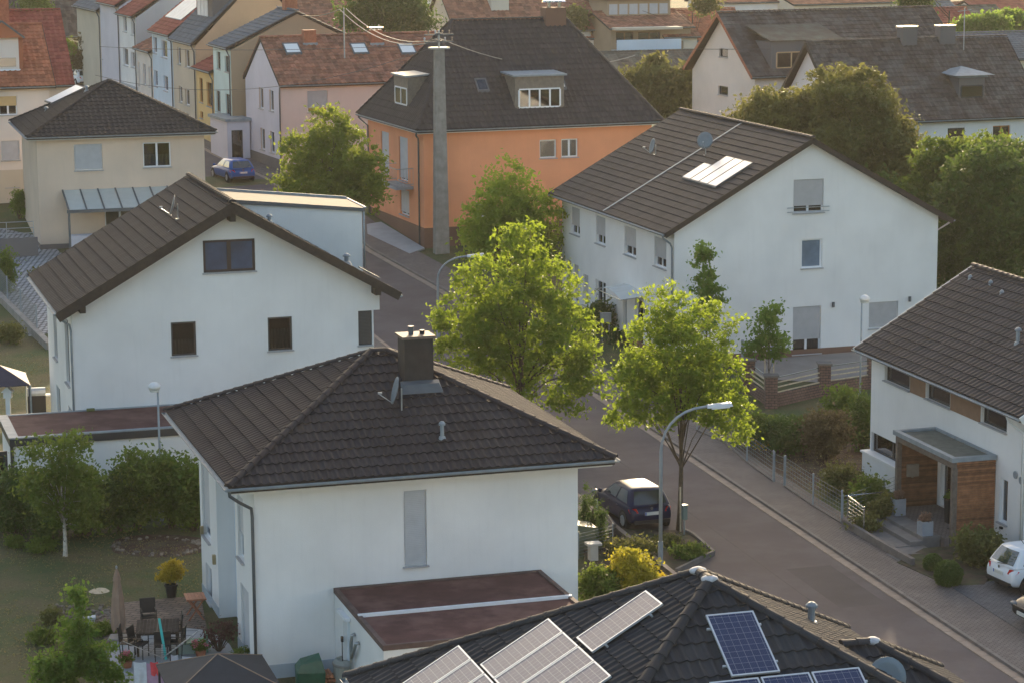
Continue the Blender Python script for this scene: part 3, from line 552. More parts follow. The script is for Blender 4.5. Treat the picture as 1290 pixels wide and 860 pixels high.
for a, z in ((8.75, 2.15), (6.6, 1.75)): m = MB(); h.pb(m, 'u', 0, a, a+.13, z, z+.3, -.1, 0); m.build('wall_lamp', M('brass', (.4, .33, .2), .4, .1, 5, metal=.6), h.e)
# double garage in front of it
h = House('garage', 'white double garage with two brown felt roofs against the hip roofed white house', tuple(H1.f.W((2.3, -5.95, 0))), 16.9, 'garage')
Wg, Dg, zg = 6.3, 5.93, 2.55
p1 = h.f.onu(447, 785); p2 = h.f.onu(433, 772); h.win('u', 0, 3.95, 4.85, .05, 2.05, fr=WFRAME, n=1, shut=0, sill=False, name='door', glass=M('white_door_leaf', (.66, .72, .76), .5, .05, 3))
h.box4(Wg, Dg, 0, zg); h.walls(); m = MB()
for (a, b, c_, d_) in ((0, Wg, 0, .09), (0, Wg, Dg-.09, Dg), (0, .09, .09, Dg-.09), (Wg-.09, Wg, .09, Dg-.09)): m.box(a-.02, b+.02, c_-.02, d_+.0, zg-.12, zg+.03)
o = m.build('roof_edge', M('brown_roof_edging', (.13, .085, .075), .8, .2, 3), h.e)
for i in (0, 1): m = MB(); m.box(.09, Wg-.09, .09+i*(Dg/2-.05), (i+1)*Dg/2-.07, zg-.1, zg-.02); m.build('felt_roof', FELT, h.e)
m = MB(); m.box(.0, Wg, Dg/2-.07, Dg/2+.03, zg-.1, zg+.07); m.build('divider', WFRAME, h.e)
m = MB(); m.box(-.16, -.01, 3.85, 4.95, 2.15, 2.24); m.build('door_canopy', WFRAME, h.e)
pipe(h.e, [(-.02, 3.25, 1.95), (-.12, 3.25, 1.93), (-.12, 3.35, 1.6), (-.1, 3.4, 1.3), (-.1, 3.4, 0)], .055, STEEL); pipe(h.e, [(-.02, 2.75, 1.85), (-.12, 2.75, 1.83), (-.12, 3.0, 1.55), (-.1, 3.36, 1.25)], .055, STEEL)
m = MB(); m.tube([(-.06, 4.75, 1.35), (-.06, 4.75, .3)], .015, 5); m.box(-.09, -.03, 4.7, 4.8, 1.3, 1.45); m.build('door_handle', DARK, h.e)
# ------------------------------------------------------------------ white gabled house behind on the left
h = House('white_house', 'white gabled house with dark roof, flat topped dormer and three dark framed windows', G(98, 600), 16.9); HB = h
CGL = glassmat('matt_window_glass', (.45, .5, .52), -.03, .3); W_, D_ = 12.12, 8.6; sB = .573; zr = 10.45; tf = lambda a: zr-.17-abs(a-6.2)*sB
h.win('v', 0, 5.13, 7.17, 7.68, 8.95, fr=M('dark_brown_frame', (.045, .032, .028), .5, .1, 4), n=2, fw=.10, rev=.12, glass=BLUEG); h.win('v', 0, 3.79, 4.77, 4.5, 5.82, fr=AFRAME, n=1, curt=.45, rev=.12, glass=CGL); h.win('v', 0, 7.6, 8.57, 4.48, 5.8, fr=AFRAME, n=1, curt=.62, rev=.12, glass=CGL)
h.win('v', 0, 11.24, 11.8, 4.48, 5.86, fr=AFRAME, n=1, shut=1, sm=AFRAME)
def uw(hh, x0, y0, x1, y1, **k):
    a = hh.f.onu(x0, y0); b = hh.f.onu(x1, y1); c0, c1 = sorted((a[1], b[1])); z0, z1 = sorted((a[2], b[2])); return hh.win('u', 0, c0, c1, z0, z1, **k)
h.win('u', 0, 5.3, 6.4, 3.6, 5.9, fr=AFRAME, n=1); h.win('u', 0, 1.3, 2.5, 3.3, 5.9, fr=AFRAME, n=1); h.win('u', 0, 5.0, 6.2, .2, 2.5, fr=AFRAME, n=1); h.win('u', 0, 1.0, 2.3, .9, 2.4, fr=AFRAME, n=1)
h.wall('v', 0, 0, 11.86, 0, tf, breaks=(6.2,)); h.wall('v', 0, 11.86, W_, 5.87, tf); h.wall('u', 0, 0, D_, 0, 6.7); h.wall('U', 11.86, 0, 2.5, 0, 5.87); h.wall('U', W_, 0, 2.5, 5.87, 6.75); h.wall('U', W_, 2.5, D_, 0, 6.75); h.wall('V', D_, 0, W_, 0, tf, breaks=(6.2,))
h.w.quad((11.86, 0, 5.87), (W_, 0, 5.87), (W_, 2.5, 5.87), (11.86, 2.5, 5.87)); h.w.quad((11.86, 2.5, 0), (W_, 2.5, 0), (W_, 2.5, 5.87), (11.86, 2.5, 5.87))
r = h.gable_v(W_, D_, .62, .75, zr-6.82*sB, zr, T_ANTH, parts=(300, 0), w=.30, gz=.45, style='flat', capparts=True, vb=DWOOD, ur=6.2, th=.14)
m = MB()
for u_ in (6.2, .35, 11.9): z_ = zr-.36-abs(u_-6.2)*sB; m = MB(); m.box(u_-.11, u_+.11, -.72, .0, z_-.26-(.1 if u_ == 6.2 else 0), z_); m.build('purlin_end', DWOOD, h.e)
m = MB(); m.bar((-.62, -.76, zr-6.82*sB-.20), (6.2, -.76, zr-.20), .05, .34); m.bar((12.77, -.76, zr-6.57*sB-.20), (6.2, -.76, zr-.20), .05, .34); m.build('fascia', DWOOD, h.e)
z9 = lambda u_: 9.42+(12.45-u_)*.105
m = MB(); m.hexa([(6.4, 4, 6.5), (12.42, 4, 6.5), (12.42, 7.1, 6.5), (6.4, 7.1, 6.5), (6.4, 4, z9(6.4)-.12), (12.42, 4, z9(12.42)-.12), (12.42, 7.1, z9(12.42)-.12), (6.4, 7.1, z9(6.4)-.12)]); dm = m.build('dormer', WHITE, h.e)
m = MB(); a, b, c_, d_ = 6.3, 12.52, 3.9, 7.2; lo, hi = -.12, .04; m.hexa([(a, c_, z9(a)+lo), (b, c_, z9(b)+lo), (b, d_, z9(b)+lo), (a, d_, z9(a)+lo), (a, c_, z9(a)+hi), (b, c_, z9(b)+hi), (b, d_, z9(b)+hi), (a, d_, z9(a)+hi)]); m.build('dormer_fascia', ZINCD, dm)
m = MB(); a, b, c_, d_ = 6.4, 12.44, 4.0, 7.1; m.add([(a, c_, z9(a)+.045), (b, c_, z9(b)+.045), (b, d_, z9(b)+.045), (a, d_, z9(a)+.045)], [(0, 1, 2, 3)]); m.build('dormer_roof', FELTB, dm)
m = MB(); m.bar((6.4, 7.2, z9(6.4)+.09), (12.52, 7.2, z9(12.52)+.09), .06, .1); m.bar((12.55, 3.9, z9(12.5)+.05), (12.55, 7.2, z9(12.5)+.05), .08, .06); m.build('dormer_edge_trim', ZINC, dm)
pipe(h.e, [(12.48, 3.94, 9.3), (12.48, 3.94, 7.0)], .04); dish(h.e, (4.55, 2.2, 9.55), (-.95, .16, .25), .42, .5)
m = MB(); m.tube([(3.9, 1.0, 9.12), (4.2, 1.4, 9.3)], .03, 6); m.build('roof_bracket', ZINC, h.e)
ventpipe(h.e, (10.9, .4, 7.75), h=.25, r=.09); ventpipe(h.e, (8.0, 1.2, 9.4), h=.2, r=.07); m = MB(); m.bar((11.6, 1.2, 7.42), (12.4, 1.2, 6.96), .3, .05); m.build('roof_hatch', ZINCD, h.e)
pipe(h.e, [(-.66, -.6, 6.45), (-.55, -.55, 6.3), (-.1, -.05, 5.95), (-.06, -.04, 5.7), (-.06, -.04, 0)], .045, ZINC)
h = House('garage', 'long white garage with brown felt roof and dark fascia before the dark gabled white house', tuple(HB.f.W((-2.8, -4.15, 0))), 16.9, 'garage')
h.box4(9.9, 4.13, 0, 2.35); h.walls(); m = MB(); m.box(-.12, 10, -.12, 4.12, 2.3, 2.58); m.build('fascia', AFRAME, h.e)
m = MB()
for a, b, c_, d_ in ((-.14, 10, -.14, .1), (-.14, 10, 3.98, 4.13), (-.14, .22, .1, 3.98)): m.box(a, b, c_, d_, 2.58, 2.63)
m.build('roof_edge', ZINC, h.e); m = MB(); m.box(.22, 10, .1, 3.98, 2.57, 2.60); m.build('felt_roof', FELT, h.e)
m = MB(); m.box(-.1, .02, -.1, .06, 0, 2.3); m.build('corner_post', AFRAME, h.e); m = MB(); m.box(3.2, 3.5, 3.75, 3.9, 2.63, 2.72); m.build('roof_vent', M('moss_clump', (.15, .16, .06), .9), h.e)
# ------------------------------------------------------------------ white semi-detached house on the right (big gable)
P_ = G(1036, 447); f = Fr(P_, 17.65); yg = 460
for _ in range(15): O = P_+f.u*f.onv(848.5, yg)[0]; O[2] = g(O[1]); yg = proj(O)[1]
h = House('white_house', 'large white semi detached house with brown roof, grey shutters and solar thermal panels', O, 17.65); HC = h
tf = lambda a: 10.45-.2-abs(a-6.75)*.56
h.win('v', 0, 5.96, 7.5, 6.95, 8.52, n=2, shut=.80); h.win('v', 0, 6.41, 7.47, 4.32, 5.69, n=1, glass=M('painted_pale_sky_reflection_glass', (.13, .19, .26), .35, .25, 1.2, spec=.3)); h.win('v', 0, 6.02, 7.46, .25, 2.5, n=2, shut=.70, name='terrace_door', box=.0); h.win('v', 0, 9.96, 11.49, 1.24, 2.50, n=2, shut=.98)  # middle pane: pale sky reflection painted as its base colour
for a, b in ((13.2, 14.6), (9.35, 10.75), (5.0, 6.6), (1.0, 2.55)): h.win('u', 0, a, b, 4.45, 5.85, n=2, shut=.68)
h.win('u', 0, 9.3, 10.8, 1.1, 2.6, n=2, shut=0, curt=.6); h.win('u', 0, 14.6, 15.5, .4, 3.0, n=1, shut=0); h.win('u', 0, 13.4, 14.2, .9, 2.9, n=1, shut=.9); h.win('u', 0, 11.9, 12.7, 1.0, 2.6, n=1, shut=.6); h.win('u', 0, 6.3, 6.85, .7, 2.7, n=1); h.win('u', 0, 4.0, 5.1, .25, 2.5, n=1, name='door', sill=False, shut=0)
h.wall('v', 0, 0, 13.5, 0, tf, breaks=(6.75,)); h.wall('V', 16, 0, 13.5, 0, tf, breaks=(6.75,)); h.wall('u', 0, 0, 16, 0, 6.5); h.wall('U', 13.5, 0, 16, 0, 6.5)
r = h.gable_v(13.5, 16, .6, .35, 10.45-7.35*.56, 10.45, T_GREY, w=.3, gz=.42, style='flat', capparts=True, vb=DWOOD, th=.14)
h.plinth(13.5, 16, -.5, .48, BROWNP)
m = MB(); m.bar((-.6, 8.0, 6.36+.05), (6.75, 8.0, 10.45+.06), .14, .03); m.build('flashing', ZINC, h.e)
def onsl(hh, x, y, u0=-.6, z0=10.45-7.35*.56, s=.56):
    lo, hi = z0, z0+9
    for _ in range(50):
        mm = (lo+hi)/2; p = hh.f.onz(x, y, mm)
        if mm < z0+(p[0]-u0)*s: lo = mm
        else: hi = mm
    return hh.f.onz(x, y, lo)
cb = onsl(h, 901, 240); ct = onsl(h, 948, 209); cl = onsl(h, 856, 229)
def slopebox(hh, name, mats, v0, v1, u0, u1, zf, th, parent=None, frame=0):
    m = MB(); q = [(u0, v0, zf(u0)), (u1, v0, zf(u1)), (u1, v1, zf(u1)), (u0, v1, zf(u0))]; m.hexa([(*p[:2], p[2]+.03) for p in q]+[(*p[:2], p[2]+.03+th) for p in q]); return m.build(name, mats, parent or hh.e)
zf = lambda u_: 10.45-(6.75-u_)*.56+.05
v0 = cb[1]; u0, u1 = cb[0], ct[0]; dv = (cl[1]-cb[1])/4
for i in range(4):
    uu1 = u1 if i < 3 else u0+(u1-u0)*.62; o = slopebox(h, 'solar_panel', ZINCD, v0+i*dv, v0+(i+1)*dv-.03, u0, uu1, zf, .08)
    if i == 3: o['label'] = 'shorter bluish solar thermal panel'
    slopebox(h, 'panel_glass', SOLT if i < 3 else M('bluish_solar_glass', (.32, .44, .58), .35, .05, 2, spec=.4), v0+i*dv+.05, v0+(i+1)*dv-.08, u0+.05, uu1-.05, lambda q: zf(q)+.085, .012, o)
p = onsl(h, 889, 196); dish(h.e, tuple(p), (-.55, -.8, .3), .42, .7); p = onsl(h, 826, 195); dish(h.e, tuple(p), (-.97, .06, .25), .4, .4)
m = MB()
for dz_ in (0, .2): m.tube([(5.6, -.12, 7.02+dz_), (7.75, -.12, 7.02+dz_)], .02, 6)
m.build('window_rail', STEEL, h.e)
for x_, z_ in ((8.05, 2.4), (12.05, 2.45)): m = MB(); m.lathe([(.07, 0), (.07, .24)], (x_, -.1, z_), 8); m.build('wall_lamp', ZINCD, h.e)
pipe(h.e, [(-.67, -.2, 6.28), (-.6, -.15, 6.1), (-.15, .1, 5.8), (-.06, .12, 5.6), (-.06, .12, .1)], .05); pipe(h.e, [(14.17, -.1, 6.28), (14.1, .1, 6.1), (13.6, .3, 5.75), (13.57, .3, .1)], .05, WSOFF)
m = MB(); cv0, cv1 = 4.0, 7.6
for i in range(4): t0, t1 = cv0+(cv1-cv0)*i/4, cv0+(cv1-cv0)*(i+1)/4; zz = lambda t: 2.75+.28*math.sin(math.pi*(t-cv0)/(cv1-cv0)); m.hexa([(-1.15, t0, zz(t0)-.12), (-.02, t0, zz(t0)), (-.02, t1, zz(t1)), (-1.15, t1, zz(t1)-.12), (-1.15, t0, zz(t0)-.11), (-.02, t0, zz(t0)+.01), (-.02, t1, zz(t1)+.01), (-1.15, t1, zz(t1)-.11)])
cn = m.build('door_canopy', MILK, h.e); m = MB()
for t in (cv0, (cv0+cv1)/2, cv1): zz = 2.75+.28*math.sin(math.pi*(t-cv0)/(cv1-cv0)); m.tube([(-1.15, t, zz-.14), (-.01, t, zz-.02), (-.01, t, zz-.4)], .025, 6)
m.tube([(-1.16, cv0, 2.63), (-1.16, cv1, 2.63)], .03, 6); m.build('canopy_frame', CHROME, cn)
m = MB(); m.box(-1.6, 0, 3.6, 5.6, -.4, .12); m.build('doorstep', LCONC, h.e)
for a in ((-.14, 3.5, 2.1),): m = MB(); m.box(-.12, 0, 3.5, 3.65, 2.0, 2.2); m.build('wall_lamp', ZINCD, h.e)
# ------------------------------------------------------------------ orange house
h = House('orange_house', 'orange rendered house with tall dark hip roof, two dormers and a small balcony', G(535.2, 313), 19.8, wall=ORANGE); HO = h
h.win('v', 0, 7.02, 8.05, 4.84, 5.9, n=1); h.win('v', 0, 8.35, 9.38, 4.84, 5.9, n=2); h.win('v', 0, 3.05, 4.15, 1.6, 2.5, n=2)
h.win('u', 0, 6.7, 8.3, 3.45, 6.0, n=2, shut=.95, sm=SHUTL); h.win('u', 0, 3.0, 4.7, 3.45, 6.0, n=2, shut=.95, sm=SHUTL); h.win('u', 0, 2.85, 4.6, 1.45, 2.95, n=2, shut=.9, sm=SHUTL)
h.box4(14, 11, 0, 6.62); h.plinth(14, 11, -.6, 1.15, BROWNP)
h.hip(14, 11, .5, 6.78, 43.8, T_GREY, w=.3, gz=.42, style='pan', soffit=WSOFF, ends=(3.6, 10.7))
def dormer(hh, pl, c, wd, zb, zt, depth, front, nwin, mat, roofmat, frm=WFRAME, off=0., lid=.15, zrise=.2):
    """box dormer: pl 'v' or 'u'; c centre along the face; front = distance of the dormer face from the wall plane"""
    m = MB(); hh.pb(m, pl, off, c-wd/2, c+wd/2, zb, zt, front, front+depth); o = m.build('dormer', mat, hh.e)
    m = MB(); q = [hh.P(pl, off, a, z, d) for a, z, d in ((c-wd/2-lid, zt, front-lid), (c+wd/2+lid, zt, front-lid), (c+wd/2+lid, zt+zrise, front+depth), (c-wd/2-lid, zt+zrise, front+depth))]; m.prism(q, (0, 0, .1)); m.build('dormer_roof', roofmat, o)
    zh = zt-zb; m = MB(); f2 = front-.03; a0, a1, z0, z1 = c-wd*.42, c+wd*.42, zb+.34, zb+.34+(zh-.34)*.62
    hh.pb(m, pl, off, a0, a1, z0, z0+.08, f2, front+.02); hh.pb(m, pl, off, a0, a1, z1-.08, z1, f2, front+.02)
    for i in range(nwin+1): x = a0+(a1-a0)*i/nwin; hh.pb(m, pl, off, x-.05, x+.05, z0+.08, z1-.08, f2, front+.02)
    wn = m.build('dormer_window', frm, o)
    for i in range(nwin): m = MB(); hh.pb(m, pl, off, a0+(a1-a0)*i/nwin+.05, a0+(a1-a0)*(i+1)/nwin-.05, z0+.08, z1-.08, front-.012, front-.004); m.build('pane', GLASSD, wn)
    return o
CLAD = M('grey_brown_cladding', (.20, .17, .14), .8, .15, 5, .2, 20)
def onroof(hh, x, y, pl, ze_, t_, ov_):
    lo, hi = ze_-1, ze_+12; ax = 1 if pl == 'v' else 0
    for _ in range(50):
        mm = (lo+hi)/2; p = hh.f.onz(x, y, mm)
        if mm < ze_+(p[ax]+ov_)*t_: lo = mm
        else: hi = mm
    return hh.f.onz(x, y, lo)
tO = math.tan(rad(43.8)); tL = 6*tO/4.1
p = onroof(h, 680, 138, 'v', 6.78, tO, .5); dormer(h, 'v', p[0], 3.0, p[2]-.25, p[2]+1.9, 2.6, p[1]+.02, 4, CLAD, ZINC, zrise=.12)
p = onroof(h, 505, 134, 'u', 6.78, tL, .5); dormer(h, 'u', p[1], 2.7, p[2]-.25, p[2]+1.75, 1.8, p[0]+.02, 2, CLAD, ZINC, zrise=.12)
def skylight(hh, pl, c, dist, w_, l_, z0, slope, mat, off=0., fr=ZINCD):
    """dist = horizontal distance of lower edge from wall plane, z0 roof height there"""
    def q(a, d, h_): x, y, z = hh.P(pl, off, a, z0+(d-dist)*slope+h_, d); return (x, y, z)
    k = 1/math.sqrt(1+slope*slope); d1 = dist+l_*k; m = MB()
    for (a0, a1, e0, e1, hh_) in ((c-w_/2, c+w_/2, dist, dist+.1, .12), (c-w_/2, c+w_/2, d1-.08, d1, .12), (c-w_/2, c-w_/2+.08, dist+.1, d1-.08, .12), (c+w_/2-.08, c+w_/2, dist+.1, d1-.08, .12)): m.hexa([q(a0, e0, 0), q(a1, e0, 0), q(a1, e1, 0), q(a0, e1, 0), q(a0, e0, hh_), q(a1, e0, hh_), q(a1, e1, hh_), q(a0, e1, hh_)])
    o = m.build('skylight', fr, hh.e); m = MB(); m.add([q(c-w_/2+.08, dist+.1, .10), q(c+w_/2-.08, dist+.1, .10), q(c+w_/2-.08, d1-.08, .10), q(c-w_/2+.08, d1-.08, .10)], [(0, 1, 2, 3)]); m.build('pane', mat, o); return o
p = onroof(h, 610, 118, 'v', 6.78, tO, .5); skylight(h, 'v', p[0], p[1], .7, 1.0, p[2]+.03, tO, GLASSD); p = onroof(h, 710, 115, 'v', 6.78, tO, .5); skylight(h, 'v', p[0], p[1], .45, .7, p[2]+.03, tO, SKYL)
m = MB(); m.box(9.3, 10.6, 5.0, 5.9, 11.8, 13.2); ch = m.build('chimney', BROWNP, h.e); m = MB(); m.lathe([(.12, 0), (.12, .3), (.42, .32), (.36, .42), (.02, .44)], (9.65, 5.4, 13.2), 10); m.lathe([(.12, 0), (.12, .3), (.42, .32), (.36, .42), (.02, .44)], (10.3, 5.4, 13.2), 10); m.build('chimney_cowl', CHROME, ch)
m = MB(); m.box(-1.05, 0, 2.0, 5.3, 3.15, 3.32); bl = m.build('balcony', LCONC, h.e); m = MB(); b0, b1 = 2.02, 5.28
for z_ in (3.45, 4.35): m.tube([(0, b0, z_), (-1.02, b0, z_), (-1.02, b1, z_), (0, b1, z_)], .022, 5)
for i in range(15): t = b0+(b1-b0)*i/14; m.tube([(-1.02, t, 3.3), (-1.02, t, 4.35)], .012, 4)
for i in range(5): m.tube([(-.2*i, b0, 3.3), (-.2*i, b0, 4.35)], .012, 4)
m.build('railing', STEEL, bl)
pipe(h.e, [(-.55, -.4, 6.6), (-.5, -.2, 6.45), (-.1, .7, 6.2), (-.07, .75, 6.0), (-.07, .75, .1)], .05, ZINCD); pipe(h.e, [(-.55, 11.2, 6.6), (-.1, 10.7, 6.1), (-.07, 10.7, .1)], .05, ZINCD)
# ------------------------------------------------------------------ beige house on the left
h = House('beige_house', 'beige house with black pyramid roof, solar panel with painted sky glare and glazed terrace roof', G(51.5, 315), 16.2, wall=BEIGE); HE = h
h.win('v', 0, 2.08, 3.68, 4.45, 5.95, n=2, shut=.97, sm=SHUTL); h.win('v', 0, 6.0, 7.6, 4.5, 5.92, n=2, curt=.5)
h.win('v', 0, 3.7, 6.3, .2, 2.35, n=3, name='terrace_door', sill=False)
h.box4(9.55, 9.4, 0, 6.28); h.plinth(9.55, 9.4, -.6, .3, DPL)
R0, R1 = h.hip(9.55, 9.4, .58, 6.5, 26.5, T_BLACK, w=.3, gz=.40, style='pan', soffit=WSOFF, capparts=True)
tE = math.tan(rad(26.5)); zz = lambda u_: 6.5+(u_+.58)*tE
EP = True
def onroof(hh, x, y, pl, ze_, t_, ov_):
    lo, hi = ze_-1, ze_+12; ax = 1 if pl == 'v' else 0
    for _ in range(50):
        mm = (lo+hi)/2; p = hh.f.onz(x, y, mm)
        if mm < ze_+(p[ax]+ov_)*t_: lo = mm
        else: hi = mm
    return hh.f.onz(x, y, lo)
cs4 = [onroof(h, *q, 'u', 6.5, tE, .58) for q in ((66, 133), (108, 113), (98, 109.5), (57, 130))]; m = MB(); up3 = V((-math.sin(rad(26.5)), 0, math.cos(rad(26.5)))); m.prism([V(tuple(c))+up3*.06 for c in cs4], up3*.09); o = m.build('solar_panel', ZINCD, h.e); cc = sum((V(tuple(c)) for c in cs4), V((0, 0, 0)))/4; m = MB(); m.prism([cc+(V(tuple(c))-cc)*.93+up3*.152 for c in cs4], up3*.012); m.build('panel_glass', M('painted_sky_glare_glass', (.80, .81, .82), .4, .03, 2), o)  # white glass colour stands in for the sky mirrored in the panel
ventpipe(h.e, (1.2, 6.0, 7.35), h=.2, r=.08); ventpipe(h.e, (3.5, 5.0, 8.6), h=.2, r=.08)
# glazed terrace roof with dark frame
tr = thing('terrace_roof', 'glazed lean-to terrace roof with grey frame on the beige house', 'terrace roof', tuple(h.f.W((.0, 0, 0))), rad(16.2)); q0, q1, yd, zh, zl = 1.35, 9.3, -3.0, 3.35, 2.55; n = 8
pl_ = h.f.onv(70, 243); 
for i in range(n):
    a, b = q0+(q1-q0)*i/n+.04, q0+(q1-q0)*(i+1)/n-.04; m = MB(); m.prism([(a, yd, zl), (b, yd, zl), (b, -.03, zh), (a, -.03, zh)], (0, 0, .02)); m.build('glass_panel', M('milky_roof_glass', (.50, .53, .50), .3, .06, 2, spec=.7), tr)
for i in range(n+1): a = q0+(q1-q0)*i/n; m = MB(); m.bar((a, yd-.05, zl+.01), (a, -.03, zh+.01), .08, .1); m.build('rafter', PAINTG if 0 else ZINCD, tr)
m = MB(); m.box(q0-.1, q1+.1, yd-.12, yd+.02, zl-.14, zl+.04); m.build('front_beam', ZINCD, tr)
for a in (q0, q1): m = MB(); m.box(a-.06, a+.06, yd-.06, yd+.06, 0, zl-.12); m.build('post', ZINCD, tr)
m = MB(); m.box(q0+.15, q1-.3, -2.2, -1.4, .0, 1.0); m.build('side_screen', LILAC, tr)
# ------------------------------------------------------------------ right foreground house with the wooden porch
P_ = G(1263, 692); f = Fr(P_, 16.); yg = 720
for _ in range(15): O = P_+f.v*f.onu(1288, yg)[1]; O[2] = g(O[1]); yg = proj(O)[1]
h = House('white_house', 'white house with grey tiled roof and boxed wooden porch at the right edge', O, 16.); HF = h
BRP = M('brown_fibre_panel', (.24, .145, .095), .6, .1, 3)
for a, b in ((9.1, 11.3), (5.75, 7.7), (1.4, 3.3)): h.win('u', 0, a, b, 4.12, 4.72, fr=AFRAME, n=1, fw=.05, name='ribbon_window')
h.win('u', 0, 1.2, 1.8, .95, 2.5, fr=WFRAME, n=1, glass=GLASSD); h.win('u', 0, 5.5, 6.35, .45, 2.6, fr=WFRAME, n=1, name='door', sill=False, glass=GLASSD)
h.win('u', 0, 7.2, 12.4, 1.15, 1.9, fr=AFRAME, n=3, name='ribbon_window', glass=glassmat('greenish_glass', (.3, .42, .36), .10))
tf = lambda a: 5.05+4.9*.60-.16-abs(a-4.4)*.60
h.wall('v', 0, 0, 8.8, 0, tf, breaks=(4.4,)); h.wall('V', 12.5, 0, 8.8, 0, tf, breaks=(4.4,)); h.wall('u', 0, 0, 12.5, 0, 4.85); h.wall('U', 8.8, 0, 12.5, 0, 4.85)
for a, b in ((7.75, 9.05), (3.35, 5.7)): m = MB(); h.pb(m, 'u', 0, a, b, 4.08, 4.75, -.015, .05); m.build('wall_panel', BRP, h.e)
m = MB(); m.box(-.32, 0, 7.0, 12.5, 0, 1.1); m.box(-.38, .0, 6.95, 12.56, 1.1, 1.17); m.build('window_ledge', WHITE, h.e)
h.gable_v(8.8, 12.5, .5, .5, 5.05, 5.05+4.9*.60, T_GREY, parts=(300, 0), w=.30, gz=.42, style='pan', capparts=True, vb=WSOFF, th=.14)
zq = lambda u_: 5.05+(u_+.5)*.60
ventpipe(h.e, (2.0, 4.6, zq(2.0)), h=.45, r=.07)
for x_, y_ in ((2.9, 12.0), (2.95, 10.4), (2.7, 9.0)): ventpipe(h.e, (x_+.9, y_, zq(x_+.9)), h=.08, r=.05)
for a, z_ in ((.62, 2.85), (.2, 2.75)): m = MB(); m.lathe([(.13, 0), (.13, .04), (.1, .06)], (-.06, a, z_), 14, axis='x'); m.build('wall_lamp', ZINC, h.e)
pipe(h.e, [(-.56, .35, 4.95), (-.5, .32, 4.75), (-.08, .06, 4.4), (-.06, .05, 0)], .045, WSOFF)
m = MB(); m.box(-.08, 0, 1.45, 1.6, .75, .82); m.build('door_handle', DARK, h.e)
# porch
pt = thing('entrance_porch', 'boxed entrance porch clad in reddish wooden slats with flat grey roof', 'porch', tuple(h.f.W((-1.58, 2.1, 0))), rad(16)); PW, PD, PH = 1.55, 4.55, 3.2
for i in range(34):
    z_ = .42+i*.08; me_ = None; m = MB(); m.box(.10, PW, -.03, .03, z_, z_+.062); m.build('slat', WOOD, pt)
m = MB(); m.box(.08, PW, .03, .1, .3, PH-.1); m.box(.08, PW, PD-.1, PD-.03, .3, PH-.1); m.build('inner_panel', M('dark_inner_wood', (.17, .085, .05), .7, .3, 2, .2, 30, streak=.1), pt)
for i in range(30): m = MB(); m.box(.12, PW-.02, PD-.14, PD-.1, .5+i*.085, .5+i*.085+.07); m.build('slat', M('inner_slat_wood', (.20, .095, .05), .6, .3, 4, island=.3), pt)
for y_ in (-.04, PD-.12): m = MB(); m.box(-.06, .12, y_, y_+.16, .0, PH-.35); m.build('post', GWOOD, pt)
m = MB(); m.box(-.06, .08, -.04, PD+.04, PH-.35, PH-.08); m.build('front_beam', GWOOD, pt)
m = MB(); m.box(-.1, PW, -.08, PD+.08, PH-.08, PH-.04); m.build('roof_deck', FELTG, pt); m = MB()
for a, b, c_, d_ in ((-.14, PW, -.12, .06), (-.14, PW, PD-.06, PD+.12), (-.14, .06, .06, PD-.06), (PW-.1, PW-.01, .06, PD-.06)): m.box(a, b, c_, d_, PH-.12, PH+.04)
m.build('roof_edge', ZINC, pt); m = MB(); m.box(.5, .56, PD-.2, PD-.14, 1.5, 1.55); m.box(.3, .75, PD-.24, PD-.14, 1.55, 2.0); m.build('letterbox', M('letterbox_metal', (.3, .26, .22), .4, .1, 5, metal=.4), pt)
m = MB(); m.box(-.3, PW, .0, PD, 0, .42); m.build('floor', PAVE, pt)
m = MB(); m.box(PW-.04, PW-.0, 2.6, 3.0, .5, 2.5); m.build('sidelight', WFRAME, pt)
# entrance steps
st = thing('entrance_steps', 'grey stone steps and landing leading to the wooden porch', 'steps', tuple(h.f.W((-3.9, 2.4, 0))), rad(16)); SM = M('grey_step_stone', (.17, .16, .155), .85, .15, 3, .2, 30)
for i, (a, b, z_) in enumerate(((0, 2.0, .16), (.9, 2.0, .30), (1.35, 2.05, .42))): m = MB(); m.box(a if i else .0, b, .0, 3.6, (0, .16, .30)[i], z_); m.build('step', SM, st)
m = MB(); m.box(-.25, .0, -1.6, 3.8, -.1, .12); m.box(-.05, 1.4, -.9, .0, -.1, .14); m.build('landing', SM, st)
rl = thing('handrail', 'stainless steel railing with horizontal bars at the top of the steps', 'railing', tuple(h.f.W((-3.85, 4.4, .15))), rad(16))
for k, z_ in enumerate((.98, .84, .7, .56, .42, .28, .14)): m = MB(); m.tube([(.1, 1.6, z_), (0, 0, z_)] if k else [(1.5, 1.75, z_), (.0, 1.65, z_)], .014 if k else .024, 6); m.build('rail', CHROME, rl)
m = MB(); m.tube([(.1, 1.6, .98), (0, 0, .93)], .024, 6); m.build('rail', CHROME, rl)
for p in ((0, 0), (.1, 1.6), (1.4, 1.75)): m = MB(); m.tube([(*p, -.1), (*p, .98)], .022, 6); m.build('post', CHROME, rl)
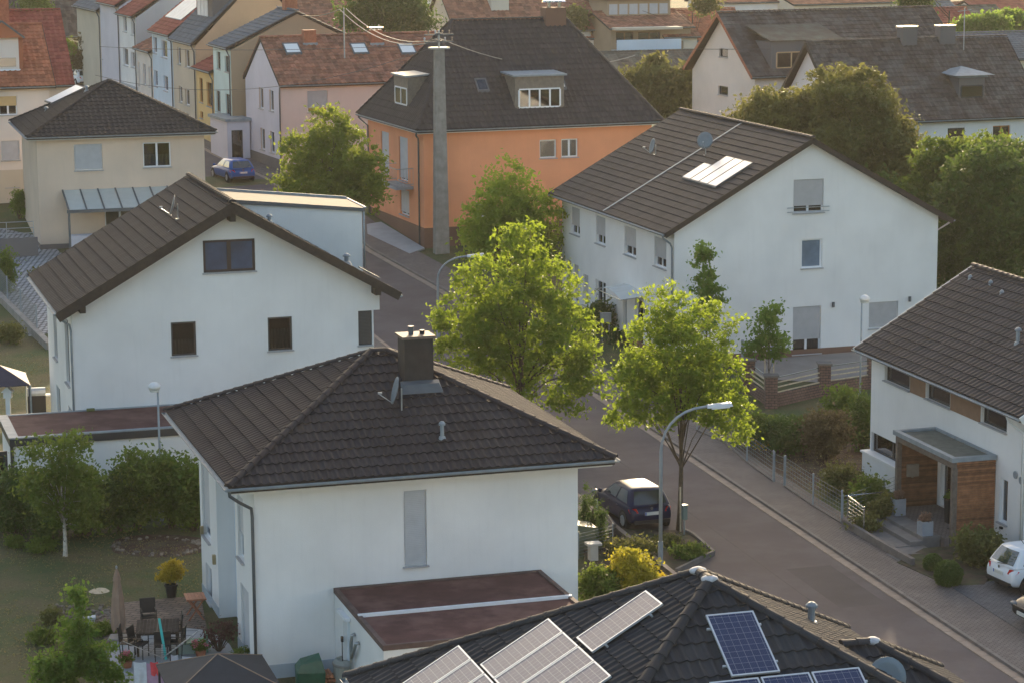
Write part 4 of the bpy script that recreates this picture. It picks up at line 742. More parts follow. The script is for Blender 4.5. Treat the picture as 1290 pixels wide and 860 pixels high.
# ------------------------------------------------------------------ bottom foreground house: roof with solar panels
Aa = atZ(894, 733, 8.3); gb = g(Aa[1]); fG = Fr(Aa, 16.5); a_ = 6.1; O = fG.W((-a_+.7, -a_+.7, 0)); O[2] = gb
h = House('foreground_house', 'nearest house with dark brown tiled hip roof carrying photovoltaic panels', O, 16.5); HG = h
WD, DD = 2*(a_-.7), 2*(a_-.7)+.67; ze = 8.3-a_*math.tan(rad(30))-gb
h.box4(WD, DD, 0, ze-.25)
h.hip(WD, DD, .7, ze, 30, T_NEAR, parts=(140, 0, 0, 160), style='pan', soffit=WSOFF, capparts=True)
cx_, cy_ = WD/2, WD/2; zA = 8.3-gb; t30 = math.tan(rad(30))
for p in ((cx_, cy_, zA), (cx_, cy_+.67, zA)):
    m = MB(); m.ball((p[0], p[1], p[2]+.07), .19, .17, .085, 12, 6); o = m.build('mortar_cap', MORTAR, h.e, smooth=True)
PVW = M('solar_cell_blue', (.018, .03, .085), .18, .2, 3, spec=.8, coat=.6); 
def pvmat():
    m, n, b = nodes_of('photovoltaic_cells'); tc = n.nodes.new('ShaderNodeTexCoord'); t = n.nodes.new('ShaderNodeTexBrick'); t.offset = 0; t.inputs['Scale'].default_value = 1; t.inputs['Brick Width'].default_value = .156; t.inputs['Row Height'].default_value = .156; t.inputs['Mortar Size'].default_value = .003
    t.inputs['Color1'].default_value = (.016, .028, .085, 1); t.inputs['Color2'].default_value = (.022, .036, .10, 1); t.inputs['Mortar'].default_value = (.30, .32, .36, 1); n.links.new(tc.outputs['Object'], t.inputs[0])
    w_ = n.nodes.new('ShaderNodeTexWave'); w_.bands_direction = 'X'; w_.inputs['Scale'].default_value = 1/.052/6.283*2*math.pi/2; w_.inputs['Distortion'].default_value = 0; n.links.new(tc.outputs['Object'], w_.inputs[0])
    n.links.new(mixc(n, ramp(n, w_.outputs['Fac'], 0, .35, .93, 1.), t.outputs[0], (.25, .27, .3)), b.inputs['Base Color']); b.inputs['Roughness'].default_value = .3; b.inputs['Coat Weight'].default_value = .12; b.inputs['Coat Roughness'].default_value = .2; b.inputs['Specular IOR Level'].default_value = .25; return m
PVM = pvmat(); ALU = M('aluminium_frame', (.62, .64, .66), .35, .05, 4, metal=.5)
def pv(parent, corner, ex, ey, nrm, w_, l_, label):
    """corner = lower left corner in house coords, ex/ey unit vectors on the roof plane"""
    ex, ey, nrm = V(ex), V(ey), V(nrm); m = MB(); fw = .035
    for a, b, c_, d_ in ((0, w_, 0, fw), (0, w_, l_-fw, l_), (0, fw, fw, l_-fw), (w_-fw, w_, fw, l_-fw)): m.box(a, b, c_, d_, 0, .045)
    o = m.build('solar_panel', ALU, parent); R = Matrix((tuple(ex), tuple(ey), tuple(nrm))).transposed().to_4x4(); R.translation = V(corner)+nrm*.13; o.matrix_local = R; o['label'] = label
    m = MB(); m.box(fw, w_-fw, fw, l_-fw, .01, .036); m.build('cells', PVM, o); m = MB()
    for y_ in (.3, l_-.35): m.box(-.07, w_+.07, y_, y_+.04, -.05, -.005)
    m.build('mounting_rail', ALU, o); return o
c30, s30 = math.cos(rad(30)), math.sin(rad(30)); fn = (0, -s30, c30)
def FP(x, y): return (cx_+x, cy_+y, zA+y*t30)       # front face, y negative towards the camera
pv(h.e, FP(-.46, -2.33), (1, 0, 0), (0, c30, s30), fn, 1.02, 1.66, 'upright panel just below the ridge on the front slope')
for i in range(3): pv(h.e, FP(-.96+i*1.07, -3.85), (1, 0, 0), (0, c30, s30), fn, 1.02, 1.66, 'panel %s in the lower row of the front slope' % ('at the left end', 'in the middle', 'at the right end')[i])
ln = (-s30, 0, c30)
def LP(x, y): return (cx_+x, cy_+y, zA+x*t30)       # left face, x negative
pv(h.e, LP(-2.42, 1.09), (0, -1, 0), (c30, 0, s30), ln, 1.02, 1.75, 'single panel nearest the hip on the left slope')
for i in range(4): pv(h.e, LP(-4.02, 2.74-i*1.04), (0, -1, 0), (c30, 0, s30), ln, 1.0, 1.75, 'panel %s in the middle row of the left slope' % ('farthest away', 'second farthest', 'third farthest', 'nearest')[i])
for i in range(6): pv(h.e, LP(-5.58, 4.28-i*1.04), (0, -1, 0), (c30, 0, s30), ln, 1.0, 1.75, 'panel %s in the lowest row of the left slope' % ('farthest away', 'second farthest', 'third farthest', 'fourth farthest', 'fifth farthest', 'nearest')[i])
ventpipe(h.e, (cx_+3.57, cy_+3.0, zA-2.06), h=.38, r=.08)
dp = h.f.onz(1126, 848, zA-1.9); dish(h.e, (dp[0]-.1, dp[1]+.16, zA-2.75), (-.3, -.93, .25), .42, .75, mat=M('blue_grey_dish', (.22, .27, .30), .5, .06, 4)); print('dish', dp-np.array([cx_, cy_, zA]))
# hipped bay roof on the far side
zb_ = zA-1.75; ex_ = cx_+3.8; y_ = cy_+.3; k = (zb_-ze)/t30; m = MB(); xb = ex_+k
m.add([(cx_+2.9, y_, zb_), (ex_, y_, zb_), (xb, y_-k, ze), (xb, y_+k, ze), (cx_+a_-.3, y_-k, ze), (cx_+a_-.3, y_+k, ze)], [(1, 2, 3), (0, 1, 3, 5), (1, 0, 4, 2)]); bay = m.build('bay_roof', DWOOD, h.e)
def sub_face(P0, P1, upper, mat, w_=.25):
    P0, P1 = V(P0), V(P1); e = (P1-P0).normalized(); n_ = e.cross(V(upper[0])-P0).normalized()
    if n_.z < 0: n_ = -n_
    sd2 = n_.cross(e); sd2 = -sd2 if sd2.z < 0 else sd2; ch_ = [((V(t)-P0).dot(e), (V(t)-P0).dot(sd2)) for t in upper]; L = (P1-P0).length
    if ch_[0][0] > 1e-4: ch_ = [(0, 0)]+ch_
    if ch_[-1][0] < L-1e-4: ch_ += [(L, 0)]
    tile_face(bay, P0, e, sd2, n_, ch_, w_, .45, 'pan', mat, 0, h.f)
sub_face((xb, y_-k, ze), (xb, y_+k, ze), [(ex_, y_, zb_)], T_NEAR); sub_face((xb, y_+k, ze), (cx_+a_-.3, y_+k, ze), [(ex_, y_, zb_), (cx_+2.9, y_, zb_)], T_NEAR); sub_face((cx_+a_-.3, y_-k, ze), (xb, y_-k, ze), [(cx_+2.9, y_, zb_), (ex_, y_, zb_)], T_NEAR)
ridge_caps(bay, (xb, y_+k, ze+.05), (ex_, y_, zb_+.05), T_NEAR); ridge_caps(bay, (xb, y_-k, ze+.05), (ex_, y_, zb_+.05), T_NEAR); ridge_caps(bay, (cx_+3.1, y_, zb_+.05), (ex_, y_, zb_+.05), T_NEAR)
m = MB(); m.ball((ex_, y_, zb_+.07), .17, .17, .085, 10, 6); m.build('mortar_cap', MORTAR, h.e, smooth=True)
# ------------------------------------------------------------------ houses farther back
def zv(hh, x, y, v=0.): return hh.f.onv(x, y, v)[2]
def zu(hh, x, y, u=0.): return hh.f.onu(x, y, u)[2]
def ww(hh, rects, **k):
    for r in rects: uw(hh, *r, **k)
def wv(hh, rects, **k):
    for r in rects:
        a = hh.f.onv(r[0], r[1]); b = hh.f.onv(r[2], r[3]); hh.win('v', 0, a[0], b[0], min(a[2], b[2]), max(a[2], b[2]), **k)
def gtop(hh, W1, D1, ze_, zr_):
    tf_ = lambda a: zr_-.2-abs(a-D1/2)/(D1/2)*(zr_-ze_-.1); hh.wall('v', 0, 0, W1, 0, ze_-.1); hh.wall('V', D1, 0, W1, 0, ze_-.1); hh.wall('u', 0, 0, D1, 0, tf_, breaks=(D1/2,)); hh.wall('U', W1, 0, D1, 0, tf_, breaks=(D1/2,))
FAR = dict(w=.42, gz=.42, style='simple')
# left edge: house with orange red roof and dormer
f = Fr(G(67, 252), 18); W_ = 12.; h = House('red_roofed_house', 'cream house with bright orange red roof and pointed dormer at the left edge', f.W((-W_, 0, 0)), 18, wall=WARMW); HL = h
ze = zv(h, 68, 108, -.4); zr = zv(h, 52, 31, 5.); wv(h, [(1, 178, 25, 202)], n=2, shut=1, sm=SHUTL); wv(h, [(-2, 122, 22, 145)], n=2, shut=.5, sm=SHUTY); wv(h, [(7, 227, 24, 236)], n=1, fr=AFRAME)
gtop(h, W_, 10, ze, zr); m = MB(); m.box(0, W_, -.04, .0, -.3, zv(h, 20, 214)); m.build('plinth', SAND, h.e); h.gable_u(W_, 10, .5, .35, ze, zr, T_RED, w=.33, gz=.38, style='pan', vb=DWOOD)
p = h.f.onv(8, 66, 1.0); c0 = p[0]; zc = p[2]; m = MB(); m.box(c0-1.3, c0+.75, .9, 4.2, zc-1.3, zc+.95); o = m.build('dormer', WARMW, h.e)
m = MB(); m.prism([(c0-1.6, .6, zc+.9), (c0+1.05, .6, zc+.9), (c0-.27, .6, zc+1.9)], (0, 3.6, 0)); m.build('dormer_roof', T_RED, o); m = MB(); m.box(c0-1.1, c0+.55, .86, .92, zc-.9, zc-.35); m.build('dormer_window', GLASSD, o); m = MB(); m.bar((c0-.27, .55, zc+1.95), (c0+1.1, .55, zc+.88), .08, .12); m.bar((c0-.27, .55, zc+1.95), (c0-1.65, .55, zc+.88), .08, .12); m.build('bargeboard', ZINCD, o); m = MB(); m.box(c0-1.35, c0+.8, .8, .9, zc-1.15, zc-1.05); m.build('dormer_sill', WFRAME, o)
m = MB(); m.box(c0+.75, c0+1.0, .9, 3, zc-1.3, zc+.9); m.build('dormer_cheek', T_RED, o)
f = Fr(G(92, 222), 17); W_ = 14.; h = House('red_roofed_house', 'house with plain deep red tiled roof behind the orange roofed one', f.W((-W_, 0, 0)), 17, wall=CREAM)
ze = zv(h, 90, 107, -.4); zr = zv(h, 80, 13, 6.); gtop(h, W_, 12, ze, zr); h.gable_u(W_, 12, .4, .3, ze, zr, T_RED2, w=.36, gz=.38, style='pan', vb=None)
m = MB(); m.box(6.3-.5, 6.3+.5, 4.6, 5.6, zr-1.5, zr+1.2); pp = h.f.onv(1, 20, 6.); m = MB(); m.box(pp[0]-.5, pp[0]+.4, 4.5, 5.4, zr-1.8, zr+.9); ch = m.build('chimney', CLAY, h.e); m = MB(); m.box(pp[0]-.58, pp[0]+.48, 4.42, 5.48, zr+.9, zr+1.0); m.build('chimney_cap', CONC, ch)
f = Fr(G(150, 88), 17); W_ = 18.; h = House('brown_roofed_house', 'long house with faded brown roof above the green hedge, top left', f.W((-W_, 0, 0)), 17, wall=CREAM)
ze = zv(h, 126, 45, -.4); gtop(h, W_, 12, ze, ze+6.5); h.gable_u(W_, 12, .4, .3, ze, ze+6.5, T_OLD, **FAR)
f = Fr(G(118, 72), 17); h = House('lean_to_shed', 'small cream lean-to with grey sloping roof above the hedge', f.W((-2.6, -.2, 0)), 17, 'shed', wall=CREAM)
a, b = zv(h, 86, 42), zv(h, 112, 28); h.wall('v', 0, 0, 2.6, 0, lambda q: a+(b-a)*q/2.6); h.wall('U', 2.6, 0, 3, 0, b); h.wall('u', 0, 0, 3, 0, a); h.face((-.2, -.2, a), (-.2, 3, a), [(2.8, -.2, b+.1), (2.8, 3, b+.1)], T_SLATE, **FAR); h.finish()
m = MB(); m.box(2.0, 2.3, -.5, -.2, 0, b+1.2); m.build('flue_pipe', CONC, h.e)
# row of terraced houses along the street
OR = G(294, 197); fR = Fr(OR, 19.5)
def rowhouse(label, v0, v1, ze, zr, wall, roof, wins, ur=4.8, W_=9.6, fr=WFRAME, base=None, side=None, zb=1.6, **k):
    h = House('terraced_house', label, fR.W((0, v0, 0)), 19.5, group='terraced houses stepping up the side street', wall=wall); D = v1-v0
    ww(h, wins, fr=fr, n=1, **k); tf = lambda a: zr-.15-(abs(a-ur)/max(ur, 1e-3))*(zr-ze)
    gz = g(OR[1]+v0)-g(OR[1]); h.e.location.z = fR.O[2]; h.wall('u', 0, 0, D, -.5, ze-.05); h.wall('v', 0, 0, W_, -.5, tf, mat=side, breaks=(ur,)); h.wall('V', D, 0, W_, -.5, tf, breaks=(ur,)); h.wall('U', W_, 0, D, -.5, ze-.05)
    h.gable_v(W_, D, .35, .05, ze, zr, roof, **FAR)
    if base: m = MB(); m.box(-.04, 0, 0, D, -.5, zb); m.build('plinth', base, h.e)
    for vv_ in (.15,): pipe(h.e, [(-.3, vv_, ze-.1), (-.08, vv_, ze-.6), (-.08, vv_, 0)], .05, ZINCD)
    return h
h = rowhouse('mint green end terrace with grey roof and brown gable', 0, 5.5, 7.5, 9.9, MINT, T_SLATE, [(273, 65, 278, 88), (283, 70, 289, 92), (272, 114, 278, 142), (284, 118, 291, 150)], side=TAN, base=plaster('stone_base', (.42, .44, .47)), fr=BFRAME, zb=2.5)
m = MB(); m.box(4.6, 5.5, 2.6, 3.4, 9.2, 10.9); m.build('chimney', CLAY, h.e)
rowhouse('narrow yellow terraced house with small red roof', 5.55, 11.3, 5.5, 8.0, YELLOW, T_RED2, [(251, 98, 256, 130), (260, 103, 268, 136), (252, 140, 256, 150)], side=YELLOW, fr=OFRAME)
h = rowhouse('beige terraced house with grey roof and box dormer', 11.35, 19.4, 7.15, 12.0, SAND, T_SLATE, [(223, 59, 228, 82), (233, 62, 239, 86), (243, 66, 246, 86), (225, 108, 230, 130), (233, 112, 239, 134)], side=plaster('peach_gable', (.55, .38, .24)), base=CREAM)
m = MB(); m.box(1.6, 4.6, 1.0, 6.5, 8.0, 10.6); dm = m.build('dormer', DPL, h.e); m = MB(); m.prism([(1.1, .7, 10.45), (1.1, 6.8, 10.45), (5.2, 6.8, 11.6), (5.2, .7, 11.6)], (0, 0, .15)); m.build('dormer_roof', T_SLATE, dm)
for y_ in (2.6, 3.8, 5.0): m = MB(); m.box(1.55, 1.6, y_, y_+1.0, 8.6, 10.2); m.build('dormer_window', WFRAME, dm)
h = rowhouse('pale blue terraced house with red roof full of solar panels', 19.45, 27.3, 7.4, 11.4, PALEBLUE, T_RED2, [(193, 46, 198, 68), (203, 50, 211, 74), (206, 95, 212, 116), (194, 88, 199, 110)], side=PALEBLUE)
zf2 = lambda q: 7.4+(q+.35)*(4.0/5.15)+.05
for i in range(5): slopebox(h, 'solar_panel', M('pale_blue_solar', (.40, .47, .52), .45, .1, 2), .9+i*1.2, .9+i*1.2+1.15, .9, 4.2, zf2, .06)
rowhouse('low whitish terraced house with rust coloured roof', 27.35, 33.8, 5.7, 8.2, WARMW, T_RUST, [(174, 78, 177, 108), (180, 80, 184, 108), (187, 84, 190, 110)], side=WARMW)
rowhouse('tall white terraced house with grey gable and red roof', 33.85, 41.0, 8.2, 11.5, WHITE, T_RED2, [(155, 20, 160, 41), (165, 23, 169, 45), (155, 60, 162, 84), (165, 65, 170, 86)], side=GREYP, base=GREYP, zb=2.4)
rowhouse('lilac terraced house beyond the tall white one', 41.05, 50.0, 8.8, 12.0, LILAC, T_RED2, [], side=LILAC)
rowhouse('grey roofed terraced house at the far end of the row', 50.05, 62.0, 8.0, 12.0, SAND, T_SLATE, [(127, 55, 130, 75)], side=SAND)
# rose coloured house with rust roof
h = House('rose_house', 'rose coloured house with rust tiled roof, three skylights and brick chimneys', G(355, 219), 21.5, wall=ROSE); HP = h
D_ = h.f.onu(309, 100)[1]; ze = zv(h, 354, 108, -.3); zr = zu(h, 330, 48); W_ = 15.
ww(h, [(326, 110, 332, 138), (339, 113, 345, 141), (328, 161, 334, 190), (340, 165, 346, 194)], n=1); wv(h, [(387, 115, 413, 141)], n=2, shut=.82)
tf = lambda a: zr-.12-abs(a-D_/2)/(D_/2)*(zr-ze); h.wall('u', 0, 0, D_, -.4, tf, mat=LILAC, breaks=(D_/2,)); h.wall('v', 0, 0, W_, -.4, ze-.05); h.wall('V', D_, 0, W_, -.4, ze-.05); h.wall('U', W_, 0, D_, -.4, tf, breaks=(D_/2,))
h.gable_u(W_, D_, .3, .1, ze, zr, T_RUST, w=.33, gz=.38, style='pan'); tp = (zr-ze)/(D_/2+.3)
for x_ in (371, 456, 516): p = onroof(h, x_, 70, 'v', ze, tp, .3); skylight(h, 'v', p[0], p[1], 1.1, 1.2, p[2]+.03, tp, SKYL)
for x_, nm in ((391, 0), (475, 0)): p = onroof(h, x_, 57, 'v', ze, tp, .3); m = MB(); m.box(p[0]-.42, p[0]+.42, p[1], p[1]+.6, p[2]-.3, p[2]+1.0); ch = m.build('chimney', CLAY, h.e); m = MB(); m.box(p[0]-.5, p[0]+.5, p[1]-.08, p[1]+.1, p[2]-.1, p[2]+.15); m.build('flashing', ZINC, ch)
m = MB(); m.box(p[0]-.5, p[0]+.5, p[1]-.1, p[1]+.7, p[2]+1.1, p[2]+1.2); m.build('chimney_cap', CHROME, ch)
m = MB(); m.box(-.05, 0, 0, D_, -.4, .9); m.build('plinth', DPL, h.e); pipe(h.e, [(-.1, -.3, ze-.1), (-.05, -.06, ze-.6), (-.05, -.06, 0)], .05, ZINCD)
h = House('entrance_annex', 'low lilac entrance annex with flat roof beside the blue car', fR.W((1.5, -1.6, 0)) if 0 else HP.f.W((-1.7, D_-1.2, 0)), 21.5, 'annex', wall=LILAC); h.win('v', 0, .3, 1.1, .1, 2.3, n=1, fr=AFRAME, name='door', sill=False); h.box4(1.6, 4.5, -.3, 2.9); h.walls(); m = MB(); m.box(-.15, 1.7, -.15, 4.6, 2.9, 3.1); m.build('roof', ZINC, h.e)
# white houses at the right back
h = House('white_house', 'cream white house with steep old brown roof and wide dark dormer, upper right', G(950, 188), 23, wall=WARMW)
D_ = h.f.onu(872, 120)[1]; ze = zv(h, 951, 97, -.4); zr = zu(h, 905, 16); W_ = 17.; tf = lambda a: zr-.12-abs(a-D_/2)/(D_/2)*(zr-ze); ww(h, [(906, 61, 917, 73), (905, 108, 917, 121)], n=1, fr=AFRAME)
h.wall('u', 0, 0, D_, -.4, tf, breaks=(D_/2,)); h.wall('v', 0, 0, W_, -.4, ze-.05); h.wall('V', D_, 0, W_, -.4, ze-.05); h.wall('U', W_, 0, D_, -.4, tf, breaks=(D_/2,))
h.gable_u(W_, D_, .5, .5, ze, zr, T_OLD, vb=CLAY, **FAR); tp = (zr-ze)/(D_/2+.5); p = onroof(h, 1015, 86, 'v', ze, tp, .5); dormer(h, 'v', p[0], 5.6, p[2]-.3, p[2]+1.9, 3.4, p[1], 4, DPL, T_MOSS, frm=M('warm_frame', (.5, .35, .2), .6), zrise=.9)
h = House('white_house', 'long white house under old brown roof with zinc topped dormer, right back', G(1062, 236), 20, wall=WHITE); h.f.az
D_ = 9.5; ze = zv(h, 1145, 153, -.4); zr = zv(h, 1150, 50, D_/2); W_ = h.f.onv(1284, 100, 4.7)[0]; W_ = h.f.onv(1268, 47, D_/2)[0]-.4; tf = lambda a: zr-.12-abs(a-D_/2)/(D_/2)*(zr-ze)
wv(h, [(1194, 162, 1215, 182)], n=1, fr=AFRAME); wv(h, [(1251, 159, 1272, 180)], n=2, fr=OFRAME); wv(h, [(1146, 164, 1157, 190)], n=1, fr=OFRAME, curt=.8)
h.wall('u', 0, 0, D_, -.4, tf, breaks=(D_/2,)); h.wall('v', 0, 0, W_, -.4, ze-.05); h.wall('V', D_, 0, W_, -.4, ze-.05); h.wall('U', W_, 0, D_, -.4, tf, breaks=(D_/2,))
h.gable_u(W_, D_, .45, .4, ze, zr, T_OLD, vb=DWOOD, w=.33, gz=.38, style='simple'); tp = (zr-ze)/(D_/2+.45); p = onroof(h, 1224, 124, 'v', ze, tp, .45)
o = dormer(h, 'v', p[0], 1.9, p[2]-.3, p[2]+1.35, 2.2, p[1], 1, DPL, ZINC, frm=AFRAME, zrise=.1); m = MB(); q = p[2]+1.5; m.add([(p[0]-1.5, p[1]-.4, q), (p[0]+1.5, p[1]-.4, q), (p[0]+1.3, p[1]+2.6, q+.1), (p[0]-1.3, p[1]+2.6, q+.1), (p[0], p[1]+1.4, q+.5)], [(0, 1, 4), (1, 2, 4), (2, 3, 4), (3, 0, 4), (0, 3, 2, 1)]); m.build('dormer_cap', ZINC, o)
for x_, hh_ in ((1142, 1.0), (1190, 1.0)): p = h.f.onv(x_, 50, D_/2); m = MB(); m.box(p[0]-.55, p[0]+.55, D_/2-.45, D_/2+.35, zr-.6, zr+.8); ch = m.build('chimney', DPL, h.e); m = MB(); m.box(p[0]-.6, p[0]+.6, D_/2-.5, D_/2+.4, zr+.8, zr+.9); m.build('chimney_cap', CHROME, ch)
p = h.f.onv(1214, 60, D_/2-.8); m = MB(); m.tube([(p[0], D_/2-.8, zr-1.2), (p[0], D_/2-.8, zr+2.0)], .035, 6); m.tube([(p[0]-.5, D_/2-.8, zr+1.8), (p[0]+.5, D_/2-.8, zr+1.9)], .02, 5); m.build('antenna', STEEL, h.e)
def farhouse(name, label, px, py, az, W_, D_, ey, ry, wall, roof, wins=(), ov=.4, x0=None, fr=WFRAME, shut=0., ridge='u', tw=FAR):
    """px,py = foot of the near left corner; ey, ry = image rows of the eave and of the ridge there"""
    h = House(name, label, G(px, py), az, wall=wall); ze = zv(h, px+2, ey, -ov); zr = zv(h, px+6, ry, D_/2); zr = max(zr, ze+1); wv(h, wins, n=2, fr=fr, shut=shut)
    if ridge == 'u':
        tf = lambda a: zr-.12-abs(a-D_/2)/(D_/2)*(zr-ze); h.wall('u', 0, 0, D_, -.4, tf, breaks=(D_/2,)); h.wall('v', 0, 0, W_, -.4, ze-.05); h.wall('V', D_, 0, W_, -.4, ze-.05); h.wall('U', W_, 0, D_, -.4, tf, breaks=(D_/2,)); h.gable_u(W_, D_, ov, .3, ze, zr, roof, **tw)
    return h
h = farhouse('white_house', 'small white house with brown roof right of the chimney, top centre', 722, 88, 17, 4.2, 8, 38, 4, WHITE, T_RUST, wins=[(744, 38, 764, 50)], fr=BFRAME)
h = farhouse('apartment_house', 'apartment house with a long attic window band and wide balcony', 770, 92, 17, 8.2, 10, 36, 15, TAN, T_RUST, wins=[(776, 41, 798, 54), (804, 41, 832, 54)], fr=BFRAME)
m = MB(); zb_ = zv(h, 800, 62); m.box(0, 6.6, -1.6, 0, zb_-.2, zb_); bl = h and m.build('balcony', LCONC, h.e); m = MB(); m.box(0, 6.6, -1.64, -1.56, zb_, zb_+1.0); m.build('balcony_panel', PALEBLUE, bl); m = MB(); m.box(-.1, 6.7, -1.8, .3, zv(h, 800, 37), zv(h, 800, 34)); m.build('balcony_roof', SAND, bl)
D2 = 3.5; zt = zv(h, 790, 17, D2); m = MB(); m.box(.8, 7.4, D2, 9, zt-.8, zt+1.3); dm = m.build('dormer', TAN, h.e)
for i in range(6): m = MB(); m.box(1.0+i*1.05, 1.0+i*1.05+.85, D2-.05, D2, zt-.1, zt+.9); m.build('dormer_window', SHUTL, dm)
m = MB(); m.box(.5, 7.8, D2-.4, 9.5, zt+1.3, zt+1.45); m.build('dormer_roof', T_MOSS, dm)
h = farhouse('cream_house', 'cream house with plain brown roof right of the apartment balcony', 838, 90, 17, 3.3, 8, 47, 20, CREAM, T_RUST, wins=[(847, 52, 861, 62)], fr=BFRAME)
h = farhouse('low_outbuilding', 'low outbuildings with weathered roofs below the balcony house', 765, 100, 15, 9.5, 7, 92, 66, SAND, T_MOSS); h.e['category'] = 'outbuilding'
h = farhouse('red_roofed_house', 'house with pinkish red roof left of the steep gable, top', 858, 85, 17, 7, 8, 52, 12, CREAM, T_RED)
h = farhouse('brick_red_house', 'very long building with brick red roof behind the orange house', 580, 92, 17, 17.5, 14, 52, -16, CREAM, T_RUST)
p = h.f.onv(625, 5, 5); m = MB(); zc = zv(h, 625, 12, 4.0); m.box(p[0]-.9, p[0]+.9, 3.6, 6, zc-.5, zc+1.4); o = m.build('dormer', CREAM, h.e)
h = farhouse('white_house', 'modern white house with large windows beside the pine, top', 530, 60, 17, 5.2, 8, -4, -12, WHITE, T_SLATE, wins=[(535, 20, 552, 38), (556, 20, 572, 36)])
h = farhouse('brown_roofed_house', 'house with big brown roof behind the rose house, top', 318, 95, 19, 12, 12, 50, -20, TAN, T_RUST, wins=[])
p = onroof(h, 423, 26, 'v', zv(h, 320, 50, -.4), 1.0, .4)
h = farhouse('red_roofed_house', 'distant house with pinkish ridged roof between conifer and bushes', 1168, 92, 17, 6, 9, 50, 11, CREAM, T_RED2)
h = farhouse('grey_roofed_house', 'distant house with grey roof at the right edge', 1222, 125, 17, 10, 9, 76, 42, CREAM, T_SLATE)
k_ = 0
for px, py, W_, ey, ry, wm, rm, lb in ((1150, 55, 6, 22, 2, WHITE, T_SLATE, 'far white house with pale blue sunlit roof behind the conifer'), (1185, 50, 6, 24, 4, CREAM, T_RUST, 'far cream house with rusty roof, second of the top right group'), (1212, 52, 6, 26, 8, WHITE, T_MOSS, 'far white house with mossy roof in the top right group'), (1240, 50, 7, 22, 0, WHITE, T_RED2, 'far white house with deep red roof near the top right corner'), (1268, 48, 7, 20, -4, CREAM, T_RED, 'far cream house with orange roof in the top right corner'), (20, 40, 10, -10, -30, CREAM, T_SLATE, 'far house with dark slate roof in the top left corner'), (60, 55, 12, -6, -30, SAND, T_OLD, 'far house with brown roof above the hedge, top left'), (480, 40, 12, -8, -30, WHITE, T_RED2, 'far house behind the pine at the top edge'), (690, 50, 14, 8, -14, CREAM, T_RED2, 'far house with red roof behind the orange house chimney'), (900, 60, 12, 4, -10, WHITE, T_RUST, 'far pale house with rust roof behind the steep gable'), (1000, 60, 14, 6, -10, CREAM, T_RUST, 'far cream house with rust roof behind the wide dormer')):
    farhouse('distant_house', lb, px, py, 15+(k_*7) % 12, W_, 8, ey, ry, wm, rm, ov=.3, tw=dict(w=.6, gz=.5, style='simple')); k_ += 1
# ------------------------------------------------------------------ trees and shrubs
LEAF = leafmat('lime_green_leaves', (.075, .145, .014), (.19, .25, .03), .52, (.48, .60, .05)); LEAFD = leafmat('mid_green_leaves', (.065, .12, .02), (.14, .21, .035), .45, (.30, .36, .05)); LEAFK = leafmat('dark_green_leaves', (.045, .090, .018), (.095, .15, .03), .36, (.20, .28, .05))
LEAFY = leafmat('yellow_leaves', (.30, .26, .02), (.55, .38, .03), .5, (.8, .6, .06)); LEAFO = leafmat('olive_leaves', (.080, .100, .028), (.155, .165, .045), .4, (.3, .28, .08)); LEAFB = leafmat('brownish_leaves', (.085, .065, .032), (.13, .105, .045), .3); LEAFG = leafmat('fresh_green_leaves', (.06, .13, .02), (.15, .24, .04), .5, (.35, .5, .08))
LEAFR = leafmat('brown_red_leaves', (.07, .035, .03), (.12, .05, .04), .2); PINKF = leafmat('pink_flowers', (.55, .10, .16), (.65, .22, .26), .3); HEATH = leafmat('dry_heather', (.16, .10, .07), (.25, .15, .11), .3)
def leaves(name, centers, size, mat, parent, up=.25, kind='stuff'):
    N = len(centers); a = RNG.normal(size=(N, 3)); a /= np.linalg.norm(a, axis=1, keepdims=True); b = RNG.normal(size=(N, 3)); b -= (b*a).sum(1, keepdims=True)*a; b /= np.linalg.norm(b, axis=1, keepdims=True)
    s = size*RNG.uniform(.65, 1.35, (N, 1)); a *= s; b *= s*RNG.uniform(.45, .7, (N, 1)); n = np.cross(a, b); n /= np.linalg.norm(n, axis=1, keepdims=True)
    fold = n*s*.22
    vv = np.stack([centers-a, centers+b*1.0-fold, centers+a, centers-b-fold], 1).reshape(-1, 3); f = np.arange(4*N).reshape(-1, 4)
    return npmesh(name, vv, f, mat, parent, kind=kind)
def crown(name, lobes, nclump, nleaf, size, mat, parent, crad=.45, shell=.45, flat=.7):
    """lobes: (x,y,z,rx,ry,rz) local to parent; leaves gather in clumps spread through the lobes"""
    L = np.array(lobes, float); vol = L[:, 3]*L[:, 4]*L[:, 5]; pick = RNG.choice(len(L), nclump, p=vol/vol.sum()); d = RNG.normal(size=(nclump, 3)); d /= np.linalg.norm(d, axis=1, keepdims=True)
    r = RNG.uniform(0, 1, (nclump, 1))**shell; C = L[pick, :3]+d*r*L[pick, 3:6]; cr_ = crad*RNG.uniform(.5, 1.3, (nclump, 1, 1))
    off = RNG.normal(size=(nclump, nleaf, 3))*.5; off[..., 2] *= flat; P = (C[:, None, :]+off*cr_).reshape(-1, 3); leaves(name, P, size, mat, parent); return C
